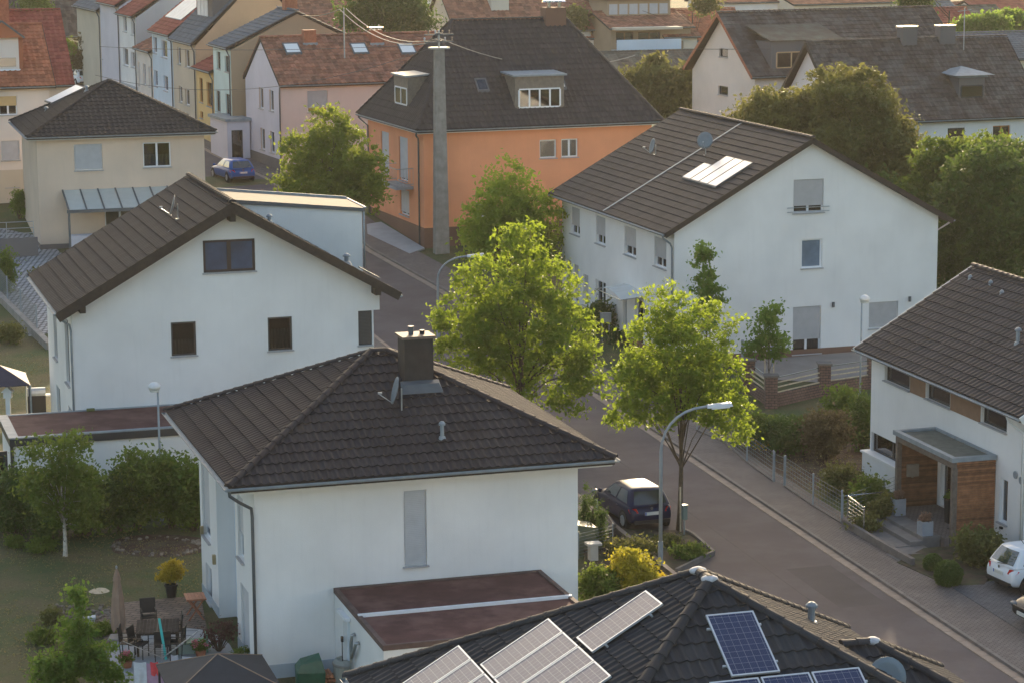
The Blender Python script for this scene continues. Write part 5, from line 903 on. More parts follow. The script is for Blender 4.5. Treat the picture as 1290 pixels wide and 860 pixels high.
def woody(parent, h0, C, r, mat, nb=14, lean=(0, 0), top=None, name='trunk'):
    m = MB(); ztop = top or C[:, 2].mean(); n = 7; path = []; 
    for i in range(n+1): t = i/n; path.append((lean[0]*t+math.sin(t*5)*.05*r*6, lean[1]*t+math.cos(t*4)*.04*r*6-.04*r*6, -.2+(ztop+.2)*t))
    m.tube(path, [r*(1.25 if i == 0 else 1-.72*i/n) for i in range(n+1)], 8); tr_ = m.build(name, mat, parent, smooth=True); m = MB(); idx = RNG.choice(len(C), min(nb, len(C)), replace=False)
    for i in idx:
        c = C[i]; t = min(.95, max(h0/ztop, .25+.6*RNG.random()*(c[2]/max(ztop, .1)))); k = t*n; k0 = min(int(k), n-1); p = V(path[k0]).lerp(V(path[k0+1]), k-k0); q = V(c); mid = p.lerp(q, .5)+V((0, 0, .12*(q-p).length)); rr = r*.32*(1-t*.5); m.tube([p, mid, q], [rr, rr*.6, rr*.2], 5)
    m.build('branches', mat, tr_, smooth=True, kind='stuff')
def tree(name, label, base, lobes_px, Y=None, nclump=260, nleaf=40, size=.10, mat=None, r=.13, bark=None, crad=.5, cat='tree', group=None, depth=1., nb=16, h0=1.5, trunk=True, lean=(0, 0), shell=.33, flat=.7, sprigs=4):
    """lobes_px: (px, py, rx_px, ry_px[, dY]) traced at the tree's own distance"""
    b = np.array(base, float); t = thing(name, label, cat, tuple(b), random.random()*0, group); Y = Y or b[1]; L = []
    for q in lobes_px:
        dy = q[4] if len(q) > 4 else 0; c = atY(q[0], q[1], Y+dy); k = (Y+dy)/FPX; rx = q[2]*k; rz = q[3]*k; L.append((*(c-b), rx, (rx+rz)/2*depth, rz))
    L0 = list(L)
    for q in L0:
        for _ in range(sprigs):
            d = RNG.normal(size=3); d /= np.linalg.norm(d); k = RNG.uniform(.12, .26); L.append((q[0]+d[0]*q[3]*1.08, q[1]+d[1]*q[4]*1.05, q[2]+d[2]*q[5]*1.08, q[3]*k+.12, q[4]*k+.12, q[5]*k+.15))
    C = crown('crown', L, nclump, nleaf, size, mat or LEAF, t, crad, shell, flat)
    if trunk: woody(t, h0, C, r, bark or BARK, nb, lean)
    return t
def gz(x, Y): return np.array([x, Y, g(Y)])
def blobs(pts, r, dy=1.2): return [(x, y, r*random.uniform(.8, 1.2), r*random.uniform(.75, 1.1), random.uniform(-dy, dy)) for x, y in pts]
tree('street_tree', 'large bushy lime green tree between the chimney house and the street', gz(.0, 99), [(655, 320, 34, 40), (625, 355, 50, 38, -1), (690, 365, 50, 45, .5), (600, 400, 50, 40), (650, 410, 70, 55), (710, 420, 45, 45, -.6), (590, 445, 42, 32), (640, 455, 60, 38, .8), (700, 475, 48, 38), (735, 460, 28, 38), (565, 420, 24, 30), (645, 295, 18, 24), (715, 505, 24, 20), (550, 400, 14, 20), (750, 440, 16, 16)], nclump=680, nleaf=34, size=.095, r=.17, crad=.42, lean=(.6, 0), nb=30)
tree('street_tree', 'tall green tree between the orange house and the white house', gz(-.8, 128), [(641, 245, 40, 40), (615, 280, 36, 34), (668, 275, 36, 42), (645, 305, 58, 40), (690, 310, 28, 30), (642, 216, 20, 20), (600, 305, 22, 22), (712, 305, 12, 14)], nclump=470, nleaf=26, size=.115, r=.15, crad=.42, mat=leafmat('painted_sunlit_leaves', (.12, .20, .02), (.26, .32, .04), .55, (.6, .7, .08)))  # leaf colours raised to stand in for sunlight missing on this crown
tree('street_tree', 'lime green street tree in the verge bed beside the curved lamp', G(855, 670), [(850, 400, 38, 38), (815, 440, 32, 40), (870, 440, 50, 45, -.5), (900, 470, 42, 42), (840, 480, 60, 40, .6), (795, 490, 26, 40), (870, 510, 60, 30), (930, 510, 24, 28), (905, 400, 24, 24, 1), (795, 525, 28, 20), (850, 368, 14, 14), (780, 515, 14, 20), (920, 545, 28, 18)], nclump=520, nleaf=32, size=.082, r=.11, crad=.36, nb=26, h0=2.4, lean=(.1, 0))
m = MB(); p = G(861, 672); m.tube([(p[0]-.1, p[1], p[2]), (p[0]-.12, p[1], p[2]+1.7)], .035, 6); tag(m.build('tree_stake', PALEW), 'wooden stake against the trunk of the street tree by the lamp', 'stake')
tree('street_tree', 'dense green round tree in front of the rose coloured house', gz(-9.9, 134), [(412, 160, 24, 30), (385, 195, 30, 28), (430, 190, 42, 36), (400, 225, 50, 32), (455, 215, 32, 30), (465, 240, 24, 24), (370, 235, 20, 22), (425, 245, 48, 20), (405, 140, 10, 12), (470, 258, 14, 12)], nclump=520, nleaf=28, size=.12, r=.15, crad=.45, mat=leafmat('street_leaves', (.075, .13, .016), (.18, .23, .035), .48, (.45, .52, .06)))
tree('slim_tree', 'slim conical young tree against the big white gable', gz(8.7, 109), [(888, 325, 8, 16), (888, 350, 13, 16), (890, 375, 17, 18), (886, 400, 15, 18)], nclump=60, nleaf=40, size=.10, r=.06, crad=.34, mat=LEAFG, nb=6)
tree('slim_tree', 'small upright young tree tied to a stake by the brick fence', G(968, 508), [(972, 395, 11, 18), (966, 415, 18, 16), (970, 435, 22, 16), (955, 440, 12, 12)], nclump=60, nleaf=40, size=.09, r=.035, crad=.36, mat=LEAFG, nb=8)
for x in (963, 974): m = MB(); p = G(x, 508); m.tube([p, p+np.array([0, 0, 2.2])], .03, 6); tag(m.build('tree_stake', PALEW), 'left stake of the young tree by the brick fence' if x == 963 else 'right stake of the young tree by the brick fence', 'stake')
# big dark trees, right back
for lb, x, Y, lob, nc, mt in (
 ('large olive tree behind the white gable roof, upper middle right', 14.5, 142, [(985, 140, 50, 32), (1010, 170, 55, 40), (950, 150, 34, 24), (1040, 125, 30, 34), (965, 175, 40, 30)], 420, LEAFO),
 ('tall dark tree rising before the old brown roof', 21, 140, [(1078, 115, 38, 34), (1085, 160, 55, 50), (1110, 190, 50, 50), (1060, 190, 45, 35), (1050, 120, 24, 26), (1108, 130, 24, 26), (1125, 235, 40, 40)], 560, LEAFO),
 ('dark hedge-like tree at the right edge above the tiled roof', 27.5, 126, [(1240, 240, 60, 60), (1270, 290, 60, 60), (1215, 300, 40, 55), (1270, 215, 40, 40), (1200, 330, 40, 40), (1280, 340, 40, 50)], 620, LEAFK),
 ('yellowish green bushy tree top below the long white wall', 25.5, 131, [(1190, 205, 36, 28), (1225, 200, 36, 24), (1262, 202, 34, 26), (1180, 245, 30, 40), (1155, 260, 24, 40), (1288, 215, 22, 28)], 380, LEAFD),
 ('dark tree behind the right gutter of the white gable', 22, 134, [(1150, 300, 50, 50), (1120, 260, 40, 40), (1190, 290, 34, 50)], 300, LEAFK)):
    tree('garden_tree', lb, gz(x, Y), [(*q, random.uniform(-2, 2)) for q in lob], Y=Y, nclump=int(nc*1.5), nleaf=30, size=.14, r=.2, crad=.6, mat=mt, nb=12)
# far trees
tree('conifer', 'dark spreading pine at the top edge above the rose house', gz(-12, 236), [(490, 8, 46, 22), (455, 20, 30, 16), (515, 28, 30, 14), (480, -10, 40, 16), (545, 22, 8, 12), (500, 36, 26, 8)], nclump=330, nleaf=44, size=.2, r=.3, crad=1., mat=LEAFK, group=None)
tree('conifer', 'dark conifer between the old brown roof and pinkish roof, top right', gz(38, 215), [(1155, 20, 16, 28), (1150, 0, 22, 16), (1160, 40, 10, 14)], nclump=200, nleaf=40, size=.16, r=.2, crad=.7, mat=LEAFK)
for lb, x, Y, lob, nc, mt in (
 ('olive green bushes between the orange house roof and steep white gable', 11.5, 185, [(830, 105, 24, 26), (855, 120, 24, 26), (812, 125, 20, 16), (800, 100, 14, 10), (868, 95, 14, 14), (845, 140, 24, 16)], 380, LEAFO),
 ('bright green tree behind the old roof, right of the antenna', 47, 235, [(1225, 36, 20, 12), (1250, 34, 20, 12), (1215, 44, 14, 8)], 200, LEAFG),
 ('bright green tree in the top right corner', 53, 240, [(1275, 28, 20, 14), (1288, 45, 20, 16)], 200, LEAFG),
 ('round green hedge bush by the parked cars, top left', -42, 232, [(94, 68, 10, 10), (100, 78, 10, 8), (88, 60, 6, 6)], 120, LEAFD),
 ('brownish green conifer hedge beside the lilac terraced house', -38.5, 229, [(117, 60, 12, 18), (112, 80, 14, 10), (122, 45, 8, 14)], 160, LEAFB),
 ('green tree behind the deep red roof, top left', -48, 245, [(45, 6, 14, 10)], 70, LEAFD),
 ('yellow green tree at the top edge behind the red roofs', 18, 245, [(888, 4, 12, 10), (725, 25, 8, 14)], 90, LEAFO),
 ('green bush at the back of the street near the rose house', -26, 225, [(300, 8, 20, 14)], 60, LEAFO)):
    tree('garden_tree', lb, gz(x, Y), lob, Y=Y, nclump=nc, nleaf=36, size=.2, r=.15, crad=.8, mat=mt, nb=5)
def bush(label, x, y, rx, ry, mat, nc=70, size=.07, crad=.3, name='bush', base=None, cat='bush', group=None, dens=36, dep=1.):
    """shrub whose foot is at pixel (x, y+ry)"""
    b = G(x, y+ry) if base is None else base; Y = b[1]; k = Y/FPX; t = thing(name, label, cat, tuple(b), 0, group); R = rx*k; H_ = ry*k; L = [(0, 0, H_, R, R*dep, H_)]+[(math.cos(a)*R*.5, math.sin(a)*R*.5*dep, H_*random.uniform(.7, 1.35), R*.55, R*.55*dep, H_*.6) for a in (0, 1.6, 3.1, 4.7)]
    C = crown('foliage', L, nc, dens, size, mat, t, crad, .4); m = MB()
    for i in RNG.choice(len(C), min(8, len(C)), replace=False): c = C[i]; m.tube([(c[0]*.2, c[1]*.2, -.05), (c[0]*.6, c[1]*.6, c[2]*.6), tuple(c)], [.03, .02, .008], 4)
    m.build('stems', BARK, t, kind='stuff'); return t
for i, (x, y, rx, ry, mt, lb) in enumerate(((20, 625, 28, 45, LEAFK, 'dark green hedge shrub at the left edge'), (62, 635, 28, 42, LEAFK, 'dark hedge shrub behind the pale barked tree'), (110, 630, 28, 44, LEAFD, 'green hedge shrub right of the pale barked tree'), (150, 628, 26, 42, LEAFK, 'dark hedge shrub in the middle of the garage hedge'), (175, 612, 30, 55, LEAFD, 'taller green hedge shrub left of the small lamp'), (215, 612, 28, 52, LEAFD, 'tall green hedge shrub under the small lamp'), (243, 622, 20, 46, LEAFD, 'slender hedge shrub against the hip roofed house'))):
    bush(lb, x, y, rx, ry, mt, 150, .085, .42, 'hedge_shrub', group='hedge shrubs before the long garage')
tree('garden_tree', 'loose feathery green tree with pale trunk before the long garage', G(82, 700), [(60, 570, 26, 28), (95, 575, 26, 34), (75, 610, 45, 34), (110, 620, 22, 26), (45, 610, 22, 26), (80, 645, 40, 16)], nclump=190, nleaf=34, size=.08, r=.085, bark=BIRCH, crad=.42, mat=LEAFD, nb=16, h0=1.2)
tree('garden_tree', 'small bright green tree at the lower left edge of the garden', gz(-13.6, 68.0), [(97, 755, 9, 14), (92, 785, 13, 16), (100, 805, 22, 18), (85, 830, 38, 20), (120, 830, 28, 20), (70, 850, 34, 16), (135, 850, 28, 14)], nclump=170, nleaf=36, size=.075, r=.06, crad=.3, mat=LEAFG)
for x, y, rx, ry, mt, lb, nc in ((955, 540, 30, 22, LEAFD, 'dark green bush beside the street fence, nearest the brick pillar', 130), (995, 545, 34, 24, LEAFK, 'broad dark bush inside the right garden', 150), (1040, 545, 32, 34, LEAFB, 'brownish bush in the right garden', 150), (1060, 515, 30, 32, LEAFD, 'tall green bush under the small grey lamp', 150), (1085, 530, 16, 38, LEAFK, 'dark bush against the right white house corner', 90), (1060, 602, 22, 20, LEAFO, 'round grey green grass bush in the right garden', 90), (1095, 622, 20, 22, LEAFD, 'green bush by the low white window wall', 80), (1112, 640, 14, 18, LEAFO, 'small olive bush behind the steel handrail', 50), (1233, 686, 28, 28, LEAFO, 'olive bush beside the wooden porch', 110), (755, 397, 20, 20, LEAFK, 'dark rounded bush below the windows of the white gabled house', 110), (776, 425, 8, 7, LEAFK, 'tiny dark ball bush beside the letterbox', 30), (1090, 660, 12, 10, LEAFO, 'low dry bush inside the fence corner', 40),
  (10, 340, 10, 28, LEAFD, 'narrow green shrub on the paved yard at the left edge', 70), (25, 258, 9, 18, LEAFG, 'green shrub beside the beige house wall', 50), (12, 420, 14, 12, LEAFO, 'low dry shrub at the left edge below the fence', 40), (45, 345, 8, 6, LEAFO, 'small plant behind the wire fence', 20), (965, 555, 16, 8, LEAFY, 'low yellow green plant near the young tree', 16)):
    bush(lb, x, y, rx, ry, mt, nc, .075, .34)
bush('large bush with yellow leaves in the bed behind the hip roofed house', 795, 722, 32, 34, leafmat('yellow_green_leaves', (.22, .24, .02), (.45, .38, .04), .5, (.7, .6, .06)), 170, .07, .3); bush('green part-yellow bush against the white house corner', 755, 735, 26, 26, LEAFD, 120, .07, .3); bush('small orange yellow bush at the foot of the lamp', 825, 735, 14, 16, LEAFY, 50, .06, .25)
bush('wispy pale ornamental grass behind the yellow bush', 795, 688, 32, 14, LEAFO, 90, .05, .3); bush('low green plants under the street tree', 868, 694, 22, 9, LEAFD, 60, .05, .25); bush('low plants at the kerb of the verge bed', 838, 680, 20, 7, LEAFO, 40, .05, .22)
for x, y, lb in ((737, 652, 'first thuja column against the white house'), (747, 660, 'second thuja column, beside the garden edging'), (757, 668, 'third thuja column, nearest the parked car')):
    b = G(x, y+22); t = thing('thuja', lb, 'shrub', tuple(b), 0, 'thuja columns by the garden edging'); crown('foliage', [(0, 0, .5, .28, .28, .5), (0, 0, 1.0, .2, .2, .6), (0, 0, 1.5, .1, .1, .35)], 60, 40, .035, LEAFK, t, .14, .4, 1.2); m = MB(); m.tube([(0, 0, 0), (0, 0, 1.2)], .03, 5); m.build('trunk', BARK, t)
for lb, x, y, rpx in (('small clipped ball bush by the steps', 1175, 721, 13), ('larger clipped ball bush by the steps', 1194, 740, 19)):
    b = G(x, y); R_ = rpx*b[1]/FPX; t = thing('ball_bush', lb, 'bush', tuple(b), 0, 'clipped ball bushes by the steps'); d = RNG.normal(size=(5200, 3)); d /= np.linalg.norm(d, axis=1, keepdims=True); k = RNG.uniform(.80, 1.03, (5200, 1)); bump_ = 1+.05*np.sin(d[:, :1]*7)*np.cos(d[:, 1:2]*6); leaves('foliage', d*k*bump_*np.array([R_, R_, R_*.95])+np.array([0, 0, R_]), .032, LEAFK, t); m = MB(); m.tube([(0, 0, -.05), (0, 0, R_)], .03, 5); m.build('stem', BARK, t); m = MB(); m.ball((0, 0, R_), R_*.78, R_*.78, R_*.74, 12, 8); m.build('inner_shade', LEAFK, t)
def grass_tufts(name, region, n, size, mat, hgt=.12):
    P = np.array([G(*random.choice(region)) if 0 else (0, 0, 0) for _ in range(1)]); 
pts = []; polys = [((-30, 655), (250, 660), (250, 750), (150, 760), (120, 860), (-20, 870)), ((0, 430), (62, 425), (62, 515), (0, 515)), ((925, 545), (1100, 555), (1110, 650), (1040, 640))]
def inpoly(x, y, P):
    c = False
    for (x1, y1), (x2, y2) in zip(P, P[1:]+P[:1]):
        if (y1 > y) != (y2 > y) and x < (x2-x1)*(y-y1)/(y2-y1)+x1: c = not c
    return c
for P, nn in zip(polys, (9000, 2500, 3000)):
    Pw = [tuple(G(*q)[:2]) for q in P]; bx = [q[0] for q in Pw]; by = [q[1] for q in Pw]; k = 0
    while k < nn:
        x, y = random.uniform(min(bx), max(bx)), random.uniform(min(by), max(by))
        if inpoly(x, y, Pw) and math.sin(x*1.3+math.sin(y*.9)*2)+math.sin(y*.7+x*.4) > random.uniform(-2, 1.2): pts.append((x, y, g(y)+.03))
        k += 1
leaves('grass_tufts', np.array(pts), .035, leafmat('grass_blades', (.12, .14, .045), (.22, .18, .09), .5), None)
# ------------------------------------------------------------------ lamps, pole, wires
def lamp(label, base, hgt, arm, dirx, diry, hd='box', r=.06, group='street lamps'):
    t = thing('street_lamp', label, 'street lamp', tuple(base), 0, group); m = MB(); d = V((dirx, diry, 0)).normalized()
    if arm > .3:
        path = [(0, 0, 0), (0, 0, hgt*.72)]+[tuple(d*(arm*(1-math.cos(a)))+V((0, 0, hgt*.72+(hgt*.26)*math.sin(a)))) for a in [math.pi/2*i/7 for i in range(1, 8)]]; path[-1] = tuple(V(path[-1])+d*.15+V((0, 0, .03)))
        m.tube(path, [r*1.2, r]+[r*.75]*7, 8)
    else: m.tube([(0, 0, 0), (0, 0, hgt)], [r, r*.7], 8); path = [(0, 0, hgt)]
    m.build('pole', PAINTG, t, smooth=True); m = MB(); m.tube([(0, 0, -.05), (0, 0, .9)], r*1.5, 8); m.build('pole_base', PAINTG, t); e = V(path[-1]); m = MB()
    s_ = d.cross(V((0, 0, 1)))
    if hd == 'box':
        q = lambda a, b, c: tuple(e+d*a+s_*b+V((0, 0, c))); m.hexa([q(-.05, -.09, -.06), q(.8, -.16, .0), q(.8, .16, .0), q(-.05, .09, -.06), q(-.05, -.07, .05), q(.75, -.13, .12), q(.75, .13, .12), q(-.05, .07, .05)]); m.build('lamp_head', M('lamp_head_grey', (.55, .6, .66), .35, .05, 4, spec=.6), t)
        m = MB(); m.hexa([q(.1, -.09, -.10), q(.7, -.13, -.05), q(.7, .13, -.05), q(.1, .09, -.10), q(.1, -.09, -.055), q(.7, -.13, -.005), q(.7, .13, -.005), q(.1, .09, -.055)]); m.build('lamp_glass', MILK, t)
    else:
        m.lathe([(.05, -.02), (.2, .02), (.24, .12), (.12, .24), (.001, .27)], tuple(e+d*.12+V((0, 0, -.05))), 14); m.build('lamp_head', M('pale_lamp_head', (.62, .64, .66), .4, .05, 4), t, smooth=True); m = MB(); m.lathe([(.16, -.08), (.19, .0)], tuple(e+d*.12+V((0, 0, -.05))), 14); m.build('lamp_glass', MILK, t)
    return t
b = G(832, 714); lamp('tall curved street lamp beside the parked dark blue car', b, atY(836, 510, b[1])[2]-b[2], 1.45, 1, .12); b = G(560, 408); b[1] = 118; b = gz(-4.2+.6, 119); lamp('curved street lamp half hidden by the large lime tree', b, atY(560, 322, 119)[2]-b[2], 1.35, 1, .1)
b = G(204, 655); lamp('small straight lamp with round head before the long garage', b, atY(203, 488, b[1])[2]-b[2], .1, -1, -.3, 'round', .05); b = G(1083, 520); lamp('straight lamp with pale head before the big white gable', b, atY(1083, 378, b[1])[2]-b[2], .1, 1, -.2, 'round', .05)
b = G(556, 319); up_ = thing('utility_pole', 'tall concrete utility pole before the orange house', 'utility pole', tuple(b), rad(20)); HZ = atY(551, 62, b[1])[2]-b[2]
m = MB(); w0, w1 = .42, .27; m.hexa([(-w0, -w0*.6, -.2), (w0, -w0*.6, -.2), (w0, w0*.6, -.2), (-w0, w0*.6, -.2), (-w1, -w1*.6, HZ), (w1, -w1*.6, HZ), (w1, w1*.6, HZ), (-w1, w1*.6, HZ)]); m.build('pole', CONC, up_)
m = MB(); m.box(-.55, .55, -.3, .3, HZ, HZ+.1); m.build('pole_cap', STEEL, up_)
for z_ in (.35, .75): m = MB(); m.box(-.85, .85, -.05, .05, HZ+z_, HZ+z_+.08); m.box(-.04, .04, -.6, .6, HZ+z_+.08, HZ+z_+.15); m.build('crossarm', ZINCD, up_)
m = MB(); m.tube([(0, 0, HZ+.1), (0, 0, HZ+1.05)], .06, 8); m.build('pole_head', STEEL, up_)
for i in range(9): x = -.8+.2*i; m = MB(); m.lathe([(.02, 0), (.06, .05), (.04, .1), (.07, .15), (.03, .22)], (x, (.0 if i % 2 else .12), HZ+.83 if i % 2 else HZ+.43), 8); m.build('insulator', M('brown_insulator', (.22, .17, .13), .3, .1, 6) if i % 3 else MORTAR, up_)
CABLE = M('cable_sheath', (.10, .09, .085), .5, .1, 5); CABLEB = M('bright_cable', (.30, .28, .25), .5, .1, 5, metal=.2)
def wire(label, a, b, sag, r=.018, mat=None, name='power_cable', n=16):
    a, b = V(a), V(b); m = MB(); m.tube([a.lerp(b, i/n)-V((0, 0, sag*4*(i/n)*(1-i/n))) for i in range(n+1)], r, 5); return tag(m.build(name, mat or CABLE), label, 'cable', 'overhead cables')
top = V(tuple(b))+V((0, 0, HZ+.6)); tp1 = atY(428, 12, 158); tp2 = atY(436, 11, 158)
wire('upper twisted cable rising from the concrete pole to the left', top, tp2, .9, .026, CABLEB); wire('lower twisted cable rising from the concrete pole to the left', top+V((0, 0, -.1)), tp1, 1.0, .026, CABLEB)
wire('cable crossing to the top left from the roof pole', tp1, atY(310, -30, 200), 1.5, .03); wire('cable sagging over the dark roof of the orange house', top, atY(800, 70, 160), 1.1, .03, CABLEB)
m = MB(); q = atY(433, 10, 158); m.tube([(q[0], q[1], q[2]), (q[0], q[1], q[2]-3.2)], .05, 6); tag(m.build('roof_pole', STEEL), 'thin roof pole carrying cables above the rose house', 'pole')
wire('thin wire crossing before the terraced houses, upper', atY(125, 59, 165), atY(560, 55, 142), .3, .016); wire('thin wire crossing before the terraced houses, lower', atY(120, 95, 165), atY(540, 62, 142), 1.6, .016)
wire('thin cable crossing the steep cream gable', atY(862, 62, 168), atY(970, 62, 168), .02, .02)
# ------------------------------------------------------------------ cars
def carpaint(name, col, rough=.28, coat=.12): return M(name, col, rough, .03, 1, spec=.22, coat=coat, metal=0)
TAIL = M('red_tail_light', (.55, .02, .015), .15, .1, 8, coat=.8); PLATE = M('number_plate', (.62, .62, .58), .5, .06, 20); PBLUE = M('plate_blue_band', (.02, .06, .35), .5, .05, 5)
def car(name, label, pos, az, paint, L=4.0, Wd=1.70, H_=1.47, kind='hatch', scale=1., detail=2):
    """local: +y forward, origin on the ground under the rear bumper centre"""
    t = thing(name, label, 'car', tuple(pos), rad(az)); hw = Wd/2; hatch = kind != 'saloon'; belt = .92*H_/1.47; m = MB()
    # stations: y, half width, bottom, top (shoulder)
    if hatch: st_ = [(0, .78, .42, .62), (.04, .90, .30, .74), (.16, .97, .24, belt-.02), (.5, 1, .22, belt), (1.2, 1, .20, belt+.0), (2.2, 1, .20, belt), (2.95, 1, .20, belt-.04), (3.35, .98, .22, belt-.10), (3.75, .93, .24, belt-.22), (3.93, .82, .28, .60), (4.0, .66, .38, .50)]
    else: st_ = [(0, .80, .42, .66), (.04, .90, .30, belt-.06), (.16, .96, .24, belt), (.5, .99, .22, belt+.02), (1.2, 1, .20, belt+.02), (2.2, 1, .20, belt), (2.95, 1, .20, belt-.03), (3.35, .98, .22, belt-.10), (3.75, .93, .24, belt-.22), (3.93, .82, .28, .60), (4.0, .66, .38, .50)]
    fy = L/4.0; K = 7; vs = []
    for y, wf, zb, zt in st_:
        W1 = hw*wf; ring = [(0, zb), (W1*.86, zb), (W1*.97, zb+.10), (W1, zb+(zt-zb)*.45), (W1*.985, zt-(zt-zb)*.22), (W1*.93, zt-.02), (W1*.80, zt+.015), (0, zt+.03)]
        for x, z in ring: vs.append((x, y*fy, z))
        for x, z in ring[-2:0:-1]: vs.append((-x, y*fy, z))
    n = 14; fs = [(i*n+k, i*n+(k+1) % n, (i+1)*n+(k+1) % n, (i+1)*n+k) for i in range(len(st_)-1) for k in range(n)]+[tuple(range(n))[::-1], tuple(range((len(st_)-1)*n, len(st_)*n))]
    m.add(vs, fs); body = m.build('body', paint, t, smooth=True); sub = body.modifiers.new('s', 'SUBSURF'); sub.levels = 2; sub.render_levels = 2
    # cabin
    yb0, yr0, yr1, yw = (.12, .50, 2.05, 2.85) if hatch else (.75, 1.35, 2.25, 2.95); yb0, yr0, yr1, yw = [q*fy for q in (yb0, yr0, yr1, yw)]; wb, wr, zb, zr_ = hw*.93, hw*.70, belt-.02, H_-.06
    def ringc(w_, a, b, z, c): return [(-w_*.9, a, z), (0, a-c, z), (w_*.9, a, z), (w_, a+.12, z), (w_*1.0, (a+b)/2, z), (w_*.98, b-.12, z), (w_*.86, b, z), (0, b+c*1.4, z), (-w_*.86, b, z), (-w_*.98, b-.12, z), (-w_*1.0, (a+b)/2, z), (-w_, a+.12, z)]
    R_ = [ringc(wb, yb0, yw, zb, .06), ringc(wb*.5+wr*.5+.03, yb0*.45+yr0*.55-.03, yw*.45+yr1*.55+.05, zb*.5+zr_*.5, .05), ringc(wr+.02, yr0, yr1, zr_, .05), ringc(wr-.10, yr0+.12, yr1-.12, H_-.012, .03), ringc(wr*.45, yr0+.35, yr1-.4, H_+.022, .02)]
    m = MB(); n = 12; m.add([p for r_ in R_ for p in r_]+[(0, (yr0+yr1)/2, H_+.032)], [(i*n+k, i*n+(k+1) % n, (i+1)*n+(k+1) % n, (i+1)*n+k) for i in range(4) for k in range(n)]+[(4*n+k, 4*n+(k+1) % n, 5*n) for k in range(n)]); m.build('cabin', paint, body, smooth=True)
    def lerp(a, b, s_): return tuple(a[i]+(b[i]-a[i])*s_ for i in range(3))
    def glass(nm, k0, k1, z0, z1, e0, e1, out):
        m = MB(); P = []
        def pt(kk, zf):
            a, b_ = (R_[0], R_[1]) if zf < .5 else (R_[1], R_[2]); s_ = zf*2 if zf < .5 else zf*2-1; k_ = int(kk); f_ = kk-k_; q0 = lerp(a[k_ % n], a[(k_+1) % n], f_); q1 = lerp(b_[k_ % n], b_[(k_+1) % n], f_); r_ = lerp(q0, q1, s_); return (r_[0]+out[0], r_[1]+out[1], r_[2]+out[2])
        zs = [z0, (z0+z1)/2, z1]; ks_ = [k0+e0+(k1-k0-e0-e1)*i/4 for i in range(5)]; vs = [pt(k_, z_) for z_ in zs for k_ in ks_]; m.add(vs, [(j*5+i, j*5+i+1, (j+1)*5+i+1, (j+1)*5+i) for j in range(2) for i in range(4)]); m.build(nm, CARG, body, smooth=True, fix=False)
    CARG = M('dark_car_glass', (.03, .042, .045), .04, .1, 3, spec=.9, coat=.5)
    glass('rear_window', 0, 2, .12, .93, .1, .1, (0, -.014, .006)); glass('windscreen', 6, 8, .08, .95, .1, .1, (0, .014, .006))
    for a, b_ in ((3.12, 3.95), (4.05, 4.9)): glass('side_window', a, b_, .14, .9, 0, 0, (.014, 0, .003))
    for a, b_ in ((9.1, 9.95), (10.05, 10.88)): glass('side_window', a, b_, .14, .9, 0, 0, (-.014, 0, .003))
    # wheels
    for y_ in (.68*fy, 3.22*fy):
        for s_ in (-1, 1):
            m = MB(); xo = s_*(hw-.005); m.lathe([(.37, -.12*s_), (.37, .006*s_)], (xo, y_, .33), 20, axis='x'); arch = m.build('wheel_arch', RUBBER, body); m = MB(); m.lathe([(.20, -.19), (.30, -.2), (.315, -.16), (.315, -.04), (.29, 0.012), (.20, .012)], (0, 0, 0), 22, axis='x')
            o = m.build('wheel', RUBBER, t, smooth=True, loc=(xo if s_ > 0 else xo, y_, .315)); o.rotation_euler = (0, 0, 0 if s_ > 0 else math.pi); m = MB(); m.lathe([(.205, 0.0), (.19, .02), (.06, .012), (.001, .02)], (0, 0, 0), 20, axis='x')
            for k in range(5): a = k*2*math.pi/5; m.bar((.018, math.cos(a)*.05, math.sin(a)*.05), (.018, math.cos(a)*.19, math.sin(a)*.19), .05, .03, up=(1, 0, 0))
            m.build('rim', STEEL, o)
    # lights, plate, bumper, handles
    m = MB(); m.box(-.26, .26, L-.01, L+.03, .40, .51); m.build('number_plate', PLATE, t); m = MB(); m.box(-hw*.6, hw*.6, L-.06, L+.012, .56, .64); m.build('grille', DARK, t)
    for s_ in (-1, 1):
        m = MB(); m.hexa([(s_*hw*.60, -.006, .70), (s_*hw*.93, .12, .68), (s_*hw*.965, .26, .80), (s_*hw*.70, .02, .86), (s_*hw*.60, .05, .70), (s_*hw*.88, .18, .68), (s_*hw*.93, .30, .80), (s_*hw*.70, .08, .86)]) if hatch else m.box(min(s_*hw*.5, s_*hw*.90), max(s_*hw*.5, s_*hw*.90), -.012, .12, .68, .83)
        m.build('tail_light', TAIL, t); m = MB(); m.ball((s_*(hw+.10), 2.62*fy, belt+.06), .10, .06, .075, 10, 6); m.build('mirror', paint, t, smooth=True); m = MB(); m.ball((s_*hw*.75, L-.12, .62), .16, .12, .08, 10, 6); m.build('headlight', M('headlight_glass', (.16, .17, .18), .2, .05, 4), t, smooth=True)
        for y_ in (1.25*fy, 2.1*fy): m = MB(); m.box(min(s_*(hw-.03), s_*(hw+.012)), max(s_*(hw-.03), s_*(hw+.012)), y_-.09, y_+.09, .74, .77); m.build('door_handle', paint, t)
    m = MB(); m.box(-.26, .26, -.022, .02, .60, .71); pl2 = m.build('number_plate', PLATE, t); m = MB(); m.box(-.26, -.215, -.025, -.021, .602, .708); m.build('plate_band', PBLUE, pl2)
    m = MB(); m.box(-hw*.80, hw*.80, -.035, .12, .30, .42); m.build('bumper', DARK if detail > 1 else paint, t); m = MB(); m.tube([(.0, 1.0*fy, H_-.03), (0, .85*fy, H_+.16)], .01, 5); m.build('antenna', DARK, t)
